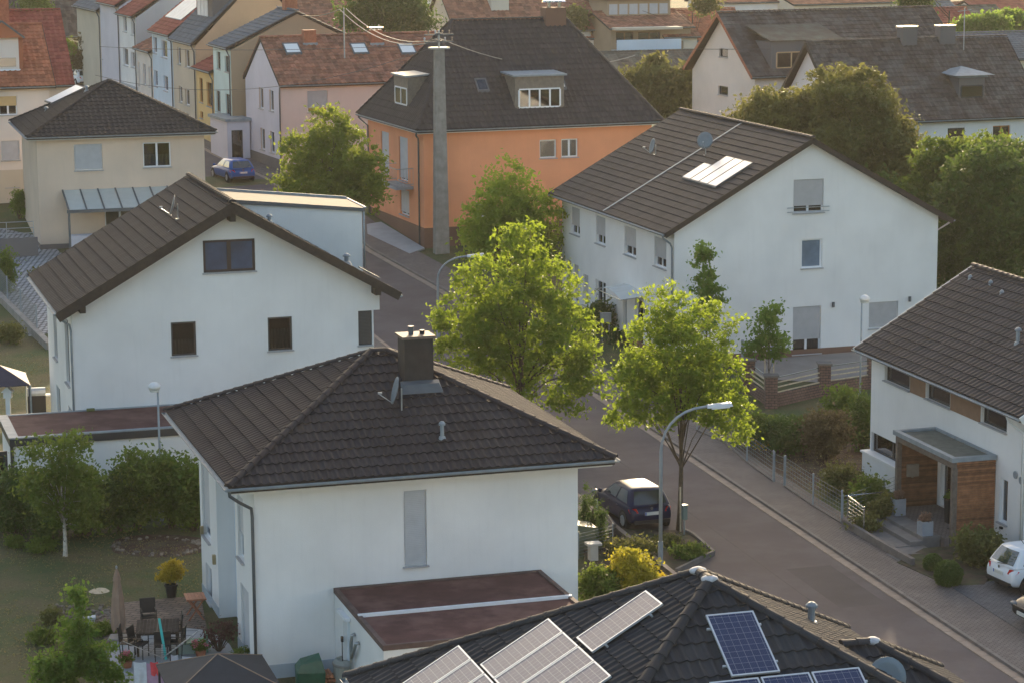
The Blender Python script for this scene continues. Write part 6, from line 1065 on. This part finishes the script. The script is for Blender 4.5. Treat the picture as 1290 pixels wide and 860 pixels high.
    m = MB(); m.lathe([(.05, -.012), (.05, .0), (.035, .0), (.035, -.012)], (0, .02, .83), 14, axis='y'); m.build('badge', CHROME, t); m = MB(); m.bar((-.1, .03, .93), (.28, .10, .97), .02, .02); m.build('wiper', DARK, t)
    return t
a = G(783, 668); b = G(842, 657); car('parked_car', 'dark blue hatchback parked behind the street lamp', ((a[0]+b[0])/2+.20, (a[1]+b[1])/2-.75, g(a[1])+.02), 19, carpaint('dark_blue_paint', (.007, .013, .050)), L=4.05, Wd=1.68)
a = G(307, 231); car('parked_car', 'bright blue estate car parked in the side street', (a[0], a[1], g(a[1])+.02), 25, carpaint('bright_blue_paint', (.012, .085, .32)), L=4.5, Wd=1.78, H_=1.45)
uF = HF.f; def_ = None
p = uF.loc(G(1257, 752)); q = uF.W((p[0]+.12, p[1]+.25, 0)); car('parked_car', 'white small hatchback on the drive at the right edge', (q[0], q[1], g(q[1])+.13), 16-90+6, carpaint('white_paint', (.72, .74, .76)), L=3.9, Wd=1.68, H_=1.46)
q = uF.W((p[0]-1.05+4.3, p[1]-3.3, 0)); car('parked_car', 'dark estate car cut by the right edge, nearest the road', (q[0], q[1], g(q[1])+.13), 16+90+4, carpaint('black_paint', (.016, .017, .018)), L=4.3, Wd=1.78, H_=1.55)
a = G(110, 109); car('parked_car', 'white car seen over the black pyramid roof, top left', (a[0], a[1], g(a[1])+.02), 30, MATS['white_paint'], L=4.2, Wd=1.75)
a = G(92, 96); car('parked_car', 'silver grey car parked by the hedge, top left', (a[0], a[1], g(a[1])+.02), 10, carpaint('silver_paint', (.32, .34, .36)), L=4.2, Wd=1.75, H_=1.6)
# ------------------------------------------------------------------ fences and walls
WIRE = M('fence_wire', (.16, .19, .20), .6, .1, 5)
def fence(name, label, pts, hgt, nwire, post_w=.06, mat=None, base=None, every=None, cat='fence', vert=.0, zoff=.12):
    """pts: world xy of the posts"""
    P = [np.array([p[0], p[1], g(p[1])+zoff]) for p in pts]; o0 = P[0]; t = thing(name, label, cat, tuple(o0), 0); mat = mat or PAINTG
    for p in P: q = p-o0; m = MB(); m.box(q[0]-post_w/2, q[0]+post_w/2, q[1]-post_w/2, q[1]+post_w/2, q[2], q[2]+hgt+.05); m.build('post', mat, t)
    for a, b in zip(P, P[1:]):
        m = MB(); a_, b_ = V(tuple(a-o0)), V(tuple(b-o0))
        for k in range(nwire): z = V((0, 0, .06+(hgt-.1)*k/(nwire-1))); m.bar(a_+z, b_+z, .010, .011)
        if vert:
            n = int((b_-a_).length/vert)
            for k in range(1, n): c = a_.lerp(b_, k/n); m.bar(c+V((0, 0, .05)), c+V((0, 0, hgt-.03)), .008, .008, up=(0, 1, 0))
        m.build('mesh_panel', WIRE, t, kind='stuff')
        if base: m = MB(); m.bar(a_+V((0, 0, -.02)), b_+V((0, 0, -.02)), .10, base*2); m.build('base_board', KERBM, t)
    return t
fp = [(878, 545), (913, 560), (941, 585), (974, 609)]; fence('wire_fence', 'grey wire panel fence along the pavement, left of the gate', PX(*fp), 1.15, 8, base=.06, vert=.25)
fence('wire_fence', 'grey wire panel fence along the pavement, right of the gate', PX((989, 616), (1024, 640), (1060, 662)), 1.15, 8, base=.06, vert=.25); fence('garden_gate', 'narrow grey metal gate in the pavement fence', PX((975, 610), (988, 615.5)), 1.12, 5, .07, cat='gate')
fence('wire_fence', 'low wire fence turning in towards the wooden porch', PX((1061, 661), (1113, 640), (1132, 632)), .95, 7, vert=.3)
q0, q1, q2 = G(1062, 664), G(1104, 690), G(1150, 716); m = MB()
for a, b in ((q0, q1), (q1, q2)): m.bar((a[0], a[1], a[2]+.2), (b[0], b[1], b[2]+.2), .14, .32)
tag(m.build('low_wall', KERBM), 'low grey wall between pavement and entrance steps', 'wall')
for i, (a, b) in enumerate(((0, 0),)): pass
fence('wire_fence', 'grey mesh fence along the white paved yard, left edge', PX((-8, 360), (10, 385), (27, 402), (47, 423)), 1.5, 12, vert=.12, zoff=0); 
m = MB(); a, b = G(-6, 372), G(62, 440); m.bar((a[0], a[1], a[2]+.1), (b[0], b[1], b[2]+.1), .3, .5); tag(m.build('retaining_wall', CONC), 'low concrete wall under the mesh fence at the left', 'wall')
t = thing('stair_well', 'dark basement stair wall with steel handrail by the beige house', 'stair wall', tuple(HE.f.O), rad(16.2))
for a in ((-3.4, -.3, -1.6, -1.45), (-3.4, -3.25, -1.45, 1.5)): m = MB(); m.box(*a, -.9, .95); m.build('wall', DPL, t)
m = MB()
for z_ in (1.2, 1.5, 1.85): m.tube([(-3.35, 1.4, z_), (-3.35, -1.5, z_), (-.5, -1.5, z_)], .02, 5)
for x_, y_ in ((-3.35, 1.4), (-3.35, 0), (-3.35, -1.5), (-2, -1.5), (-.5, -1.5)): m.tube([(x_, y_, .9), (x_, y_, 1.85)], .02, 5)
m.build('handrail', STEEL, t)
# brick pillared garden fence near the big gable
BRK = paver('red_brown_pillar_block', (.20, .12, .10), (.16, .10, .09), .25, .12, .012, 0, .6, wall=True); PS = {'a': (943, 492), 'b': (971, 513), 'c': (1038, 497), 'd': (1100, 488)}
t0 = G(*PS['b']); t = thing('pillar_fence', 'garden fence of brick pillars, low brick wall and pale rails', 'fence', tuple(t0), 0)
PP = {k: V(tuple(G(*v)-t0)) for k, v in PS.items()}
for k, p in PP.items(): m = MB(); m.box(p.x-.26, p.x+.26, p.y-.26, p.y+.26, p.z-.2, p.z+1.38); m.build('pillar', BRK, t); m = MB(); m.box(p.x-.32, p.x+.32, p.y-.32, p.y+.32, p.z+1.38, p.z+1.46); m.build('pillar_cap', KERBM, t)
for a, b in (('b', 'c'), ('c', 'd'), ('a', 'b')):
    m = MB(); m.bar(PP[a]+V((0, 0, .25)), PP[b]+V((0, 0, .25)), .2, .65); m.build('low_wall', BRK, t)
    for z_ in (.62, .85, 1.05, 1.27): m = MB(); m.bar(PP[a]+V((0, 0, z_)), PP[b]+V((0, 0, z_)), .05, .05 if z_ < 1.2 else .03); m.build('rail', PALEW if z_ < 1.2 else CHROME, t)
for x, y0, y1, lb in ((935, 466, 428, 'grey metal fence post left of the young tree'), (973, 462, 430, 'grey metal fence post behind the young tree')): p = G(x, y0); z1 = atY(x, y1, p[1])[2]; m = MB(); m.box(p[0]-.06, p[0]+.06, p[1]-.06, p[1]+.06, p[2], z1); tag(m.build('fence_post', PAINTG), lb, 'post', 'grey posts at the yard')
# letterboxes and posts
def postbox(label, x, y, w_, h_, z0, mat, legs=2, name='letterbox'):
    p = G(x, y); t = thing(name, label, 'letterbox', tuple(p), rad(15)); m = MB(); m.box(-w_/2, w_/2, -.1, .1, z0, z0+h_); m.box(-w_/2-.02, w_/2+.02, -.12, .12, z0+h_, z0+h_+.03); m.build('box', mat, t)
    for s_ in ((-1, 1) if legs == 2 else (0,)): m = MB(); m.tube([(s_*w_*.35, 0, 0), (s_*w_*.35, 0, z0)], .03, 6); m.build('leg', STEEL, t)
    return t
postbox('grey letterbox on two legs before the dark bush', 763, 430, .5, .42, .95, STEEL); postbox('slim green grey marker box on a post beside the street tree', 862, 676, .16, .5, .65, M('green_grey_box', (.14, .19, .18), .4, .1), 1)
p = G(747, 708); m = MB(); m.box(-.14, .14, -.14, .14, 0, .62); m.box(-.24, .26, -.2, .2, .62, .7); o = m.build('garden_light', M('pale_stone', (.5, .48, .44), .7, .1), loc=tuple(p), rz=.3); tag(o, 'small pale topped garden post between thujas and yellow bush', 'garden post')
fence('wire_fence', 'thin wire fence between the thujas and the verge bed', PX((729, 703), (772, 692)), .9, 8, .03, zoff=0)
p = G(731, 690); m = MB(); m.hexa([(-.3, -.5, 0), (.6, -.5, 0), (.6, .5, 0), (-.3, .5, 0), (-.3, -.45, .95), (.5, -.45, .8), (.5, .45, .8), (-.3, .45, .95)]); tag(m.build('cold_frame', M('pale_green_lid', (.12, .14, .09), .5, .1), loc=(p[0], p[1], p[2]), rz=.3), 'pale lidded garden box half hidden at the white house corner', 'garden box')
# blue ball / tub beside the right house
p = G(1103, 559); m = MB(); m.lathe([(.42, 0), (.55, .12), (.5, .3), (.25, .42), (.001, .45)], (0, 0, 0), 14); m.ball((.1, .25, .5), .22, .2, .2, 10, 6); tag(m.build('paddling_pool', M('blue_plastic', (.01, .08, .50), .35, .05, 3), loc=tuple(p), smooth=True), 'bright blue plastic tub beside the right white house', 'tub')
# planters at the porch
PLT = M('pale_planter', (.27, .30, .34), .6, .08, 3)
def planter(label, loc, w_, h_, mat, leaf, az=16, taper=1., lh=.22, nl=30):
    t = thing('planter', label, 'planter', tuple(loc), rad(az)); a, b = w_/2*taper, w_/2; m = MB(); m.hexa([(-a, -a, 0), (a, -a, 0), (a, a, 0), (-a, a, 0), (-b, -b, h_), (b, -b, h_), (b, b, h_), (-b, b, h_)]); m.build('pot', mat, t); m = MB(); m.box(-b*.85, b*.85, -b*.85, b*.85, h_-.02, h_+.012); m.build('soil', SOIL, t); crown('plant', [(0, 0, h_+lh*.5, b*.95, b*.95, lh*.6)], nl, 26, .035, leaf, t, .12, .5); return t
fw = HF.f.W; sB_ = HF.f.loc
planter('square pale planter with dry heather on the lowest step', fw((-2.3, 2.75, .30)), .42, .62, PLT, HEATH); planter('square pale planter with dry heather behind the handrail', fw((-2.0, 5.6, .42)), .42, .6, PLT, HEATH); planter('tall dark planter with green plant beside the front door', fw((-.75, 4.0, .42)), .34, .85, DARK, LEAFD, taper=.8)
m = MB(); m.box(-1.2, -.55, 2.5, 3.3, .425, .445); o = m.build('doormat', DARK, loc=tuple(HF.f.O), rz=rad(16)); tag(o, 'dark doormat inside the wooden porch', 'doormat')
# ------------------------------------------------------------------ patio and garden things
BLK = M('black_garden_furniture', (.030, .028, .027), .55, .15, 6); TTOP = M('grey_brown_table_board', (.055, .047, .043), .9, .2, 5, island=.2, spec=.08); TEAK = M('teak_wood', (.40, .16, .09), .6, .2, 6, island=.2); CLOTH = M('beige_parasol_cloth', (.33, .22, .16), .85, .12, 4, .2, 20)
azp = 14
def chair(label, x, y, rot, cl=BLK):
    p = G(x, y); t = thing('garden_chair', label, 'chair', (p[0], p[1], p[2]+.06), rad(rot), 'black chairs round the patio table'); m = MB(); m.box(-.24, .24, -.22, .22, .42, .46); m.build('seat', cl, t); m = MB(); m.hexa([(-.24, .20, .50), (.24, .20, .50), (.24, .23, .50), (-.24, .23, .50), (-.24, .28, .95), (.24, .28, .95), (.24, .31, .95), (-.24, .31, .95)]); m.build('backrest', cl, t)
    for a in (-.22, .22):
        for b, h_ in ((-.2, .64), (.22, .95)): m = MB(); m.tube([(a, b, 0), (a, b+(.06 if h_ > .9 else 0), h_)], .016, 5); m.build('leg', cl, t)
        m = MB(); m.bar((a, -.2, .65), (a, .24, .65), .04, .025); m.build('armrest', cl, t)
    return t
chair('black garden chair at the far side of the patio table', 188, 795, 180-180+14); chair('black garden chair at the left front of the patio table', 163, 828, 90); chair('black garden chair close in at the left of the patio table', 176, 830, 75); chair('black garden chair at the right rear of the patio table', 219, 812, -80); chair('black garden chair half under the front of the patio table', 205, 832, 190); chair('black garden chair at the right front of the patio table', 222, 828, -95)
p = G(199, 820); t = thing('garden_table', 'grey brown slatted garden table on black legs on the patio', 'table', (p[0], p[1], p[2]+.06), rad(azp-8))
for i in range(12): x0 = -.62+i*.104+(.03 if i > 5 else 0); m = MB(); m.box(x0, x0+.092, -.72, .72, .72, .745); m.build('slat', TTOP, t)
m = MB(); m.box(-.60, .64, -.68, .68, .66, .715); m.build('frame', BLK, t)
for a in (-.56, .6):
    for b in (-.62, .62): m = MB(); m.box(a-.035, a+.035, b-.035, b+.035, 0, .66); m.build('leg', BLK, t)
p = G(150, 806); t = thing('closed_parasol', 'closed beige parasol standing at the patio edge', 'parasol', (p[0], p[1], p[2]+.06)); m = MB(); m.tube([(0, 0, 0), (0, 0, 2.25)], .025, 8); m.build('pole', STEEL, t); m = MB(); m.box(-.3, .3, -.3, .3, 0, .06); m.build('base', CONC, t)
m = MB(); N = 16; prof = [(.20, .30), (.215, .5), (.20, .9), (.17, 1.3), (.12, 1.65), (.09, 1.82), (.12, 1.84), (.08, 2.05), (.02, 2.22)]; vs = []
for j, (r_, z_) in enumerate(prof):
    for k in range(N): a = 2*math.pi*k/N; rr = r_*(1+.20*(k % 2)-.1+.05*math.sin(k*3.1+j)); vs.append((rr*math.cos(a), rr*math.sin(a), z_+.10*math.sin(k*1.7)*(j == 0)))
m.add(vs, [(j*N+k, j*N+(k+1) % N, (j+1)*N+(k+1) % N, (j+1)*N+k) for j in range(len(prof)-1) for k in range(N)]); m.build('cloth', CLOTH, t); m = MB(); m.ball((0, 0, 2.26), .035, .035, .05, 8, 5); m.build('finial', STEEL, t)
p = G(216, 752); t = thing('potted_shrub', 'bright yellow flowering shrub in a black pot at the patio edge', 'potted plant', tuple(p)); m = MB(); m.lathe([(.14, 0), (.2, .4), (.23, .4), (.23, .45), (.19, .45), (.18, .38)], (0, 0, 0), 14); m.build('pot', DARK, t); crown('foliage', [(0, 0, .85, .38, .38, .32), (.15, 0, 1.0, .3, .3, .25), (-.2, 0, .75, .28, .28, .2)], 70, 30, .045, LEAFY, t, .16); m = MB(); [m.tube([(0, 0, .4), (.2*math.cos(i), .2*math.sin(i), .9)], .01, 4) for i in range(6)]; m.build('stems', BARK, t, kind='stuff')
p = G(246, 778); t = thing('folding_table', 'reddish wooden folding table against the white house wall', 'table', tuple(p), rad(azp))
for i in range(6): m = MB(); m.box(-.3+i*.105, -.3+i*.105+.095, -.4, .4, .70, .725); m.build('slat', TEAK, t)
for y_ in (-.32, .32):
    for a, b in ((-.25, .25), (.25, -.25)): m = MB(); m.bar((a, y_, 0), (b, y_, .7), .03, .045); m.build('leg', TEAK, t)
for y_ in (-.36, .36): m = MB(); m.bar((-.3, y_, .69), (.33, y_, .69), .04, .04); m.build('frame', TEAK, t)
p = G(242, 822); t = thing('garden_bench', 'pale green slatted storage bench beside the flowers', 'bench', tuple(p), rad(azp)); GM = M('pale_green_plastic', (.12, .30, .20), .5, .15, 5, island=.25); m = MB(); m.box(-.42, .42, -.22, .22, .0, .34); m.build('box', M('pale_green_box', (.28, .38, .34), .6), t)
for i in range(7): m = MB(); m.box(-.42+i*.122, -.42+i*.122+.108, -.24, .24, .36, .39); m.build('slat', GM, t)
for s_ in (-1, 1): m = MB(); m.box(s_*.44-.02, s_*.44+.02, -.22, .22, 0, .6); m.build('side', GM, t)
p = G(113, 786); t = thing('utility_box', 'small pale grey box beside the gravel bed', 'box', tuple(p), rad(10)); m = MB(); m.box(-.16, .16, -.12, .12, 0, .2); m.build('case', LCONC, t); m = MB(); m.box(-.19, .19, -.15, .15, .2, .26); m.build('lid', M('pale_lid', (.45, .5, .54), .6), t)
# loose stones of the gravel bed and round the soil mound
STN = M('pale_garden_stone', (.20, .17, .14), .85, .2, 6, .3, 30, island=.3); bed = thing('stone_bed', 'bed of loose pale stones beside the patio', 'stone bed', tuple(G(110, 775))); k = 0; base0 = np.array(bed.location)
smesh = []
for q in range(4): m = MB(); m.ball((0, 0, 0), .09, .065, .045, 7, 4); me = m.mesh('stone', STN); [setattr(v, 'co', v.co*random.uniform(.85, 1.15)) for v in me.vertices]; smesh.append(me)
for i in range(130): x, y = random.uniform(70, 142), random.uniform(762, 786); p = G(x, y)-base0; o = bpy.data.objects.new('stone', random.choice(smesh)); link(o, bed); o.location = (p[0], p[1], p[2]+.04); o.rotation_euler = (random.uniform(-.3, .3), random.uniform(-.3, .3), random.random()*6); s_ = random.uniform(.5, 1.1); o.scale = (s_, s_, s_)
mo = thing('stone_border', 'ring of rough stones round the bare soil patch in the lawn', 'stone border', tuple(G(203, 687))); base0 = np.array(mo.location)
for i in range(60): a = random.random()*6.28; x, y = 200+54*math.cos(a)+random.uniform(-6, 6), 688+11*math.sin(a)+random.uniform(-2, 2); p = G(x, y)-base0; o = bpy.data.objects.new('stone', random.choice(smesh)); link(o, mo); o.location = (p[0], p[1], p[2]+.03); s_ = random.uniform(.5, 1.25); o.scale = (s_, s_, s_); o.rotation_euler = (0, 0, random.random()*6)
for x, y, rx, ry, lb in ((55, 800, 16, 9, 'grassy green clump left of the gravel bed'), (65, 775, 10, 9, 'tall dry grass clump at the gravel bed'), (130, 792, 12, 6, 'green clump between box and parasol'), (50, 685, 22, 8, 'low dark shrubs at the foot of the hedge, left'), (18, 682, 8, 7, 'low plants at the left edge under the hedge')): bush(lb, x, y, rx, ry, LEAFO if 'dry' in lb else LEAFD, 40, .05, .22)
# shrubs and flowers by the house wall
p = G(276, 822); t = thing('potted_shrub', 'dark reddish leafless looking shrub by the white house corner', 'shrub', tuple(p)); C = crown('foliage', [(0, 0, .65, .45, .4, .42), (-.25, 0, .6, .3, .3, .3), (.25, 0, .75, .3, .3, .3)], 60, 16, .04, LEAFR, t, .18); m = MB(); [m.tube([(0, 0, 0), tuple(c*.6), tuple(c)], .012, 4) for c in C[:40]]; m.build('stems', BARK, t, kind='stuff')
for x, y, lb, mt in ((253, 828, 'pink flowering pot left of the dark canopy', PINKF), (160, 842, 'red flowers at the patio edge behind the lilac cloth', PINKF), (305, 838, 'green potted plants with orange pots by the downpipe', LEAFD)):
    p = G(x, y); t = thing('flower_pot', lb, 'flower pot', tuple(p)); m = MB(); m.lathe([(.12, 0), (.17, .25), (.15, .25)], (0, 0, 0), 10); m.build('pot', CLAY, t); crown('foliage', [(0, 0, .38, .28, .25, .16)], 24, 20, .035, LEAFD, t, .12); crown('flowers', [(0, 0, .45, .27, .24, .12)], 16, 8, .035, mt, t, .1)
# rotary dryer with washing
b = G(206, 868); b = np.array([b[0], b[1], b[2]]); t = thing('rotary_dryer', 'rotary clothes dryer with turquoise arm and sagging lines', 'clothes dryer', tuple(b)); TQ = M('turquoise_plastic', (.05, .42, .38), .45, .05, 4); m = MB(); m.tube([(0, 0, 0), (0, 0, 1.35)], .025, 8); m.build('pole', STEEL, t); top_ = V((0, 0, 1.35)); ends = []
for i in range(4):
    a = rad(35+90*i); e = V((math.cos(a)*1.25, math.sin(a)*.95, 1.62)); ends.append(e); m = MB(); m.bar(V((0, 0, .95)) if i != 1 else V((.1, 0, .9)), e if i != 1 else V((-.15, .6, 1.95)), .03 if i != 1 else .07, .02); m.build('arm', STEEL if i != 1 else TQ, t)
m = MB()
for s_ in (.35, .5, .65, .8, .97):
    for i in range(4): a_, b_ = [V((q.x*s_, q.y*s_, .95+(q.z-.95)*s_)) for q in (ends[i], ends[(i+1) % 4])]; m.tube([a_, (a_+b_)/2-V((0, 0, .05)), b_], .005, 3, cap=False)
m.build('line', DARK, t, kind='stuff')
def cloth(label, x0, y0, x1, y1, Y, col, sw=.03):
    a = atY(x0, y0, Y); b_ = atY(x1, y0, Y); c = atY(x0, y1, Y); n = 10; h_ = a[2]-c[2]; vs = []; O = V(tuple(a))
    for j in range(6):
        for i in range(n+1): u_ = i/n; vs.append(V(((b_[0]-a[0])*u_, sw*math.sin(u_*9+j*.4)*(j/5+.2)+.02*j, (b_[2]-a[2])*u_-h_*j/5-.03*math.sin(u_*3.1))))
    m = MB(); f = [(j*(n+1)+i, j*(n+1)+i+1, (j+1)*(n+1)+i+1, (j+1)*(n+1)+i) for j in range(5) for i in range(n)]; k = len(vs); m.add(vs+[v+V((0, .012, 0)) for v in vs], f+[tuple(q+k for q in g_[::-1]) for g_ in f])
    tag(m.build('hanging_cloth', col, loc=tuple(O), smooth=True), label, 'laundry', 'washing on the rotary dryer')
Yc = b[1]-.7; cloth('white cloth hanging at the left of the dryer', 168, 833, 184, 866, Yc, M('white_cloth', (.68, .70, .76), .9, .1, 8)); cloth('lilac cloth hanging in the middle of the dryer', 184, 835, 210, 866, Yc+.05, M('lilac_cloth', (.50, .33, .48), .9, .1, 8)); cloth('bright coral garment over the lilac cloth', 189, 833, 199, 851, Yc-.03, M('coral_cloth', (.85, .10, .12), .8, .1, 8), .02); cloth('dark teal garment right of the lilac cloth', 210, 838, 223, 862, Yc+.1, M('teal_cloth', (.02, .16, .18), .9, .1, 8)); cloth('small white garment behind the turquoise arm', 215, 824, 224, 845, b[1]+.5, M('white_cloth', (.7,)*3)); cloth('white towel spread beside the dark canopy', 229, 826, 262, 842, b[1]+.3, M('white_cloth', (.7,)*3), .06); cloth('navy garment folded over the line beside the canopy', 222, 836, 242, 848, b[1]-.2, M('navy_cloth', (.02, .05, .13), .9))
# dark canopy roof at the bottom
A = atY(274, 823, 65.3); t = thing('garden_pavilion', 'dark felt covered pavilion roof at the bottom left', 'pavilion', (A[0], A[1], g(65)), rad(16)); zt_ = A[2]-g(65); s_ = 1.5; k_ = .62; FB = M('dark_canopy_cloth', (.045, .047, .052), .85, .1, 3, .2, 25); cs_ = [(-s_, -s_), (s_, -s_), (s_, s_), (-s_, s_)]
for i in range(4): a, b_ = cs_[i], cs_[(i+1) % 4]; m = MB(); m.prism([(0, 0, zt_), (*a, zt_-k_), (*b_, zt_-k_)], (0, 0, -.03)); m.build('roof_panel', FB, t); m = MB(); m.box(a[0]*.95-.03, a[0]*.95+.03, a[1]*.95-.03, a[1]*.95+.03, 0, zt_-k_); m.build('post', AFRAME, t); m = MB(); m.bar((0, 0, zt_+.01), (*a, zt_-k_+.01), .03, .02); m.build('hip_seam', M('tan_trim', (.3, .22, .16), .8), t)
# things behind the garage
p = G(438, 862); t = thing('rain_barrel', 'pale grey round rain barrel beside the garage door', 'rain barrel', (p[0]-.0, p[1], p[2])); m = MB(); m.lathe([(.30, 0), (.40, .15), (.42, .7), (.36, .78), (.30, .8), (.26, .74), (.001, .70)], (0, 0, 0), 18); m.build('drum', M('pale_grey_barrel', (.30, .31, .28), .6, .1, 4), t, smooth=False); m = MB(); m.lathe([(.43, .62), (.44, .66), (.43, .7)], (0, 0, 0), 18); m.build('hoop', CONC, t)
p = G(391, 866); t = thing('covered_grill', 'dark green tarpaulin cover over garden equipment by the garage', 'covered grill', tuple(p), rad(15)); m = MB(); vs = [(-.38, -.25, 0), (.38, -.25, 0), (.38, .25, 0), (-.38, .25, 0), (-.42, -.27, .55), (.40, -.28, .50), (.42, .27, .62), (-.40, .25, .66), (-.30, -.2, .78), (.32, -.18, .84), (.30, .18, .98), (-.25, .18, .86)]; m.add(vs, [(0, 1, 5, 4), (1, 2, 6, 5), (2, 3, 7, 6), (3, 0, 4, 7), (4, 5, 9, 8), (5, 6, 10, 9), (6, 7, 11, 10), (7, 4, 8, 11), (8, 9, 10, 11), (0, 3, 2, 1)]); o = m.build('cover', M('green_tarpaulin', (.012, .10, .06), .4, .15, 6, .3, 12, spec=.7), t)
p = G(412, 862); t = thing('wood_stack', 'small orange brown wood pile behind the rain barrel', 'wood pile', tuple(p), rad(15))
for i in range(9): m = MB(); m.tube([(-.15+.12*(i % 3)+.06*(i//3 % 2), -.3, .08+.13*(i//3)), (-.15+.12*(i % 3)+.06*(i//3 % 2), .3, .08+.13*(i//3))], .06, 7); m.build('log', TEAK, t)
# left edge: pavilion, grill, bird house, glass gate
A = atY(5, 462, 101); t = thing('party_tent', 'cream and navy pavilion tent cut by the left edge', 'pavilion', (A[0]-.2, A[1], g(101)), rad(15)); zt_ = A[2]-g(101); cs_ = [(-1.4, -1.4), (1.15, -1.4), (1.15, 1.4), (-1.4, 1.4)]; NAVY = M('navy_cloth_side', (.05, .05, .08), .9, .1, 4)
for i in range(4): a, b_ = cs_[i], cs_[(i+1) % 4]; m = MB(); m.prism([(0, 0, zt_+.1), (*a, zt_-.55), (*b_, zt_-.55)], (0, 0, -.03)); m.build('roof_panel', NAVY if i == 0 else M('cream_tent_cloth', (.62, .55, .45), .8, .1, 3), t); m = MB(); m.tube([(*a, 0), (*a, zt_-.55)], .04, 6); m.build('post', STEEL, t)
m = MB(); m.prism([(1.1, -1.4, zt_-.55), (1.1, -.7, zt_-.55), (1.15, -1.05, .5), (1.1, -1.35, .3)], (.06, 0, 0)); m.build('side_curtain', NAVY, t)
p = G(47, 521); t = thing('gas_grill', 'black gas grill with grey lid beside the white gabled house', 'grill', tuple(p), rad(12)); m = MB(); m.box(-.38, .38, -.28, .28, .1, .85); m.build('cabinet', DARK, t); m = MB(); m.tube([(-.38, 0, .9), (.38, 0, .9)], .27, 12); m.build('lid', STEEL, t); m = MB(); m.box(.38, 1.0, -.22, .22, .8, .85); m.build('side_shelf', STEEL, t)
for a in (-.3, .3): m = MB(); m.lathe([(.09, -.02), (.09, .02)], (a, -.2, .09), 10, axis='x'); m.build('wheel', RUBBER, t)
p = G(12, 548); t = thing('bird_house', 'white post topped by a small bird house at the left edge', 'bird house', tuple(p)); m = MB(); m.box(-.09, .09, -.09, .09, 0, 1.6); m.build('post', WFRAME, t); m = MB(); m.box(-.16, .16, -.14, .14, 1.6, 1.85); m.build('house_box', WFRAME, t); m = MB(); m.prism([(-.24, -.2, 1.85), (.24, -.2, 1.85), (0, -.2, 2.1)], (0, .4, 0)); m.build('roof', WFRAME, t)
t = thing('glass_gate', 'dark framed glass screen at the left end of the garage', 'glass screen', tuple(HB.f.W((-5.2, -4.0, 0))), rad(16.9)); m = MB()
for a in ((0, 2.2, -.04, .04, 1.95, 2.1), (0, 2.2, -.04, .04, 0, .1), (0, .08, -.04, .04, .1, 1.95), (2.12, 2.2, -.04, .04, .1, 1.95), (1.06, 1.14, -.04, .04, .1, 1.95)): m.box(*a)
m.build('frame', AFRAME, t)
for a in (.08, 1.14): m = MB(); m.box(a, a+.98, -.01, .01, .1, 1.95); m.build('pane', GLASSD, t)
# air
ex = MB(); ex.box(-905, 905, -45, 905, -4, 34); hz = ex.mesh('haze', []); ho = bpy.data.objects.new('haze', hz); link(ho); ho['kind'] = 'stuff'; hm = bpy.data.materials.new('haze_air'); hm.use_nodes = True; n = hm.node_tree; n.nodes.remove(n.nodes['Principled BSDF']); pv_ = n.nodes.new('ShaderNodeVolumePrincipled')
pv_.inputs['Color'].default_value = (.95, .93, .90, 1); pv_.inputs['Density'].default_value = .0001; pv_.inputs['Anisotropy'].default_value = .4; n.links.new(pv_.outputs[0], n.nodes['Material Output'].inputs['Volume']); hz.materials.append(hm)
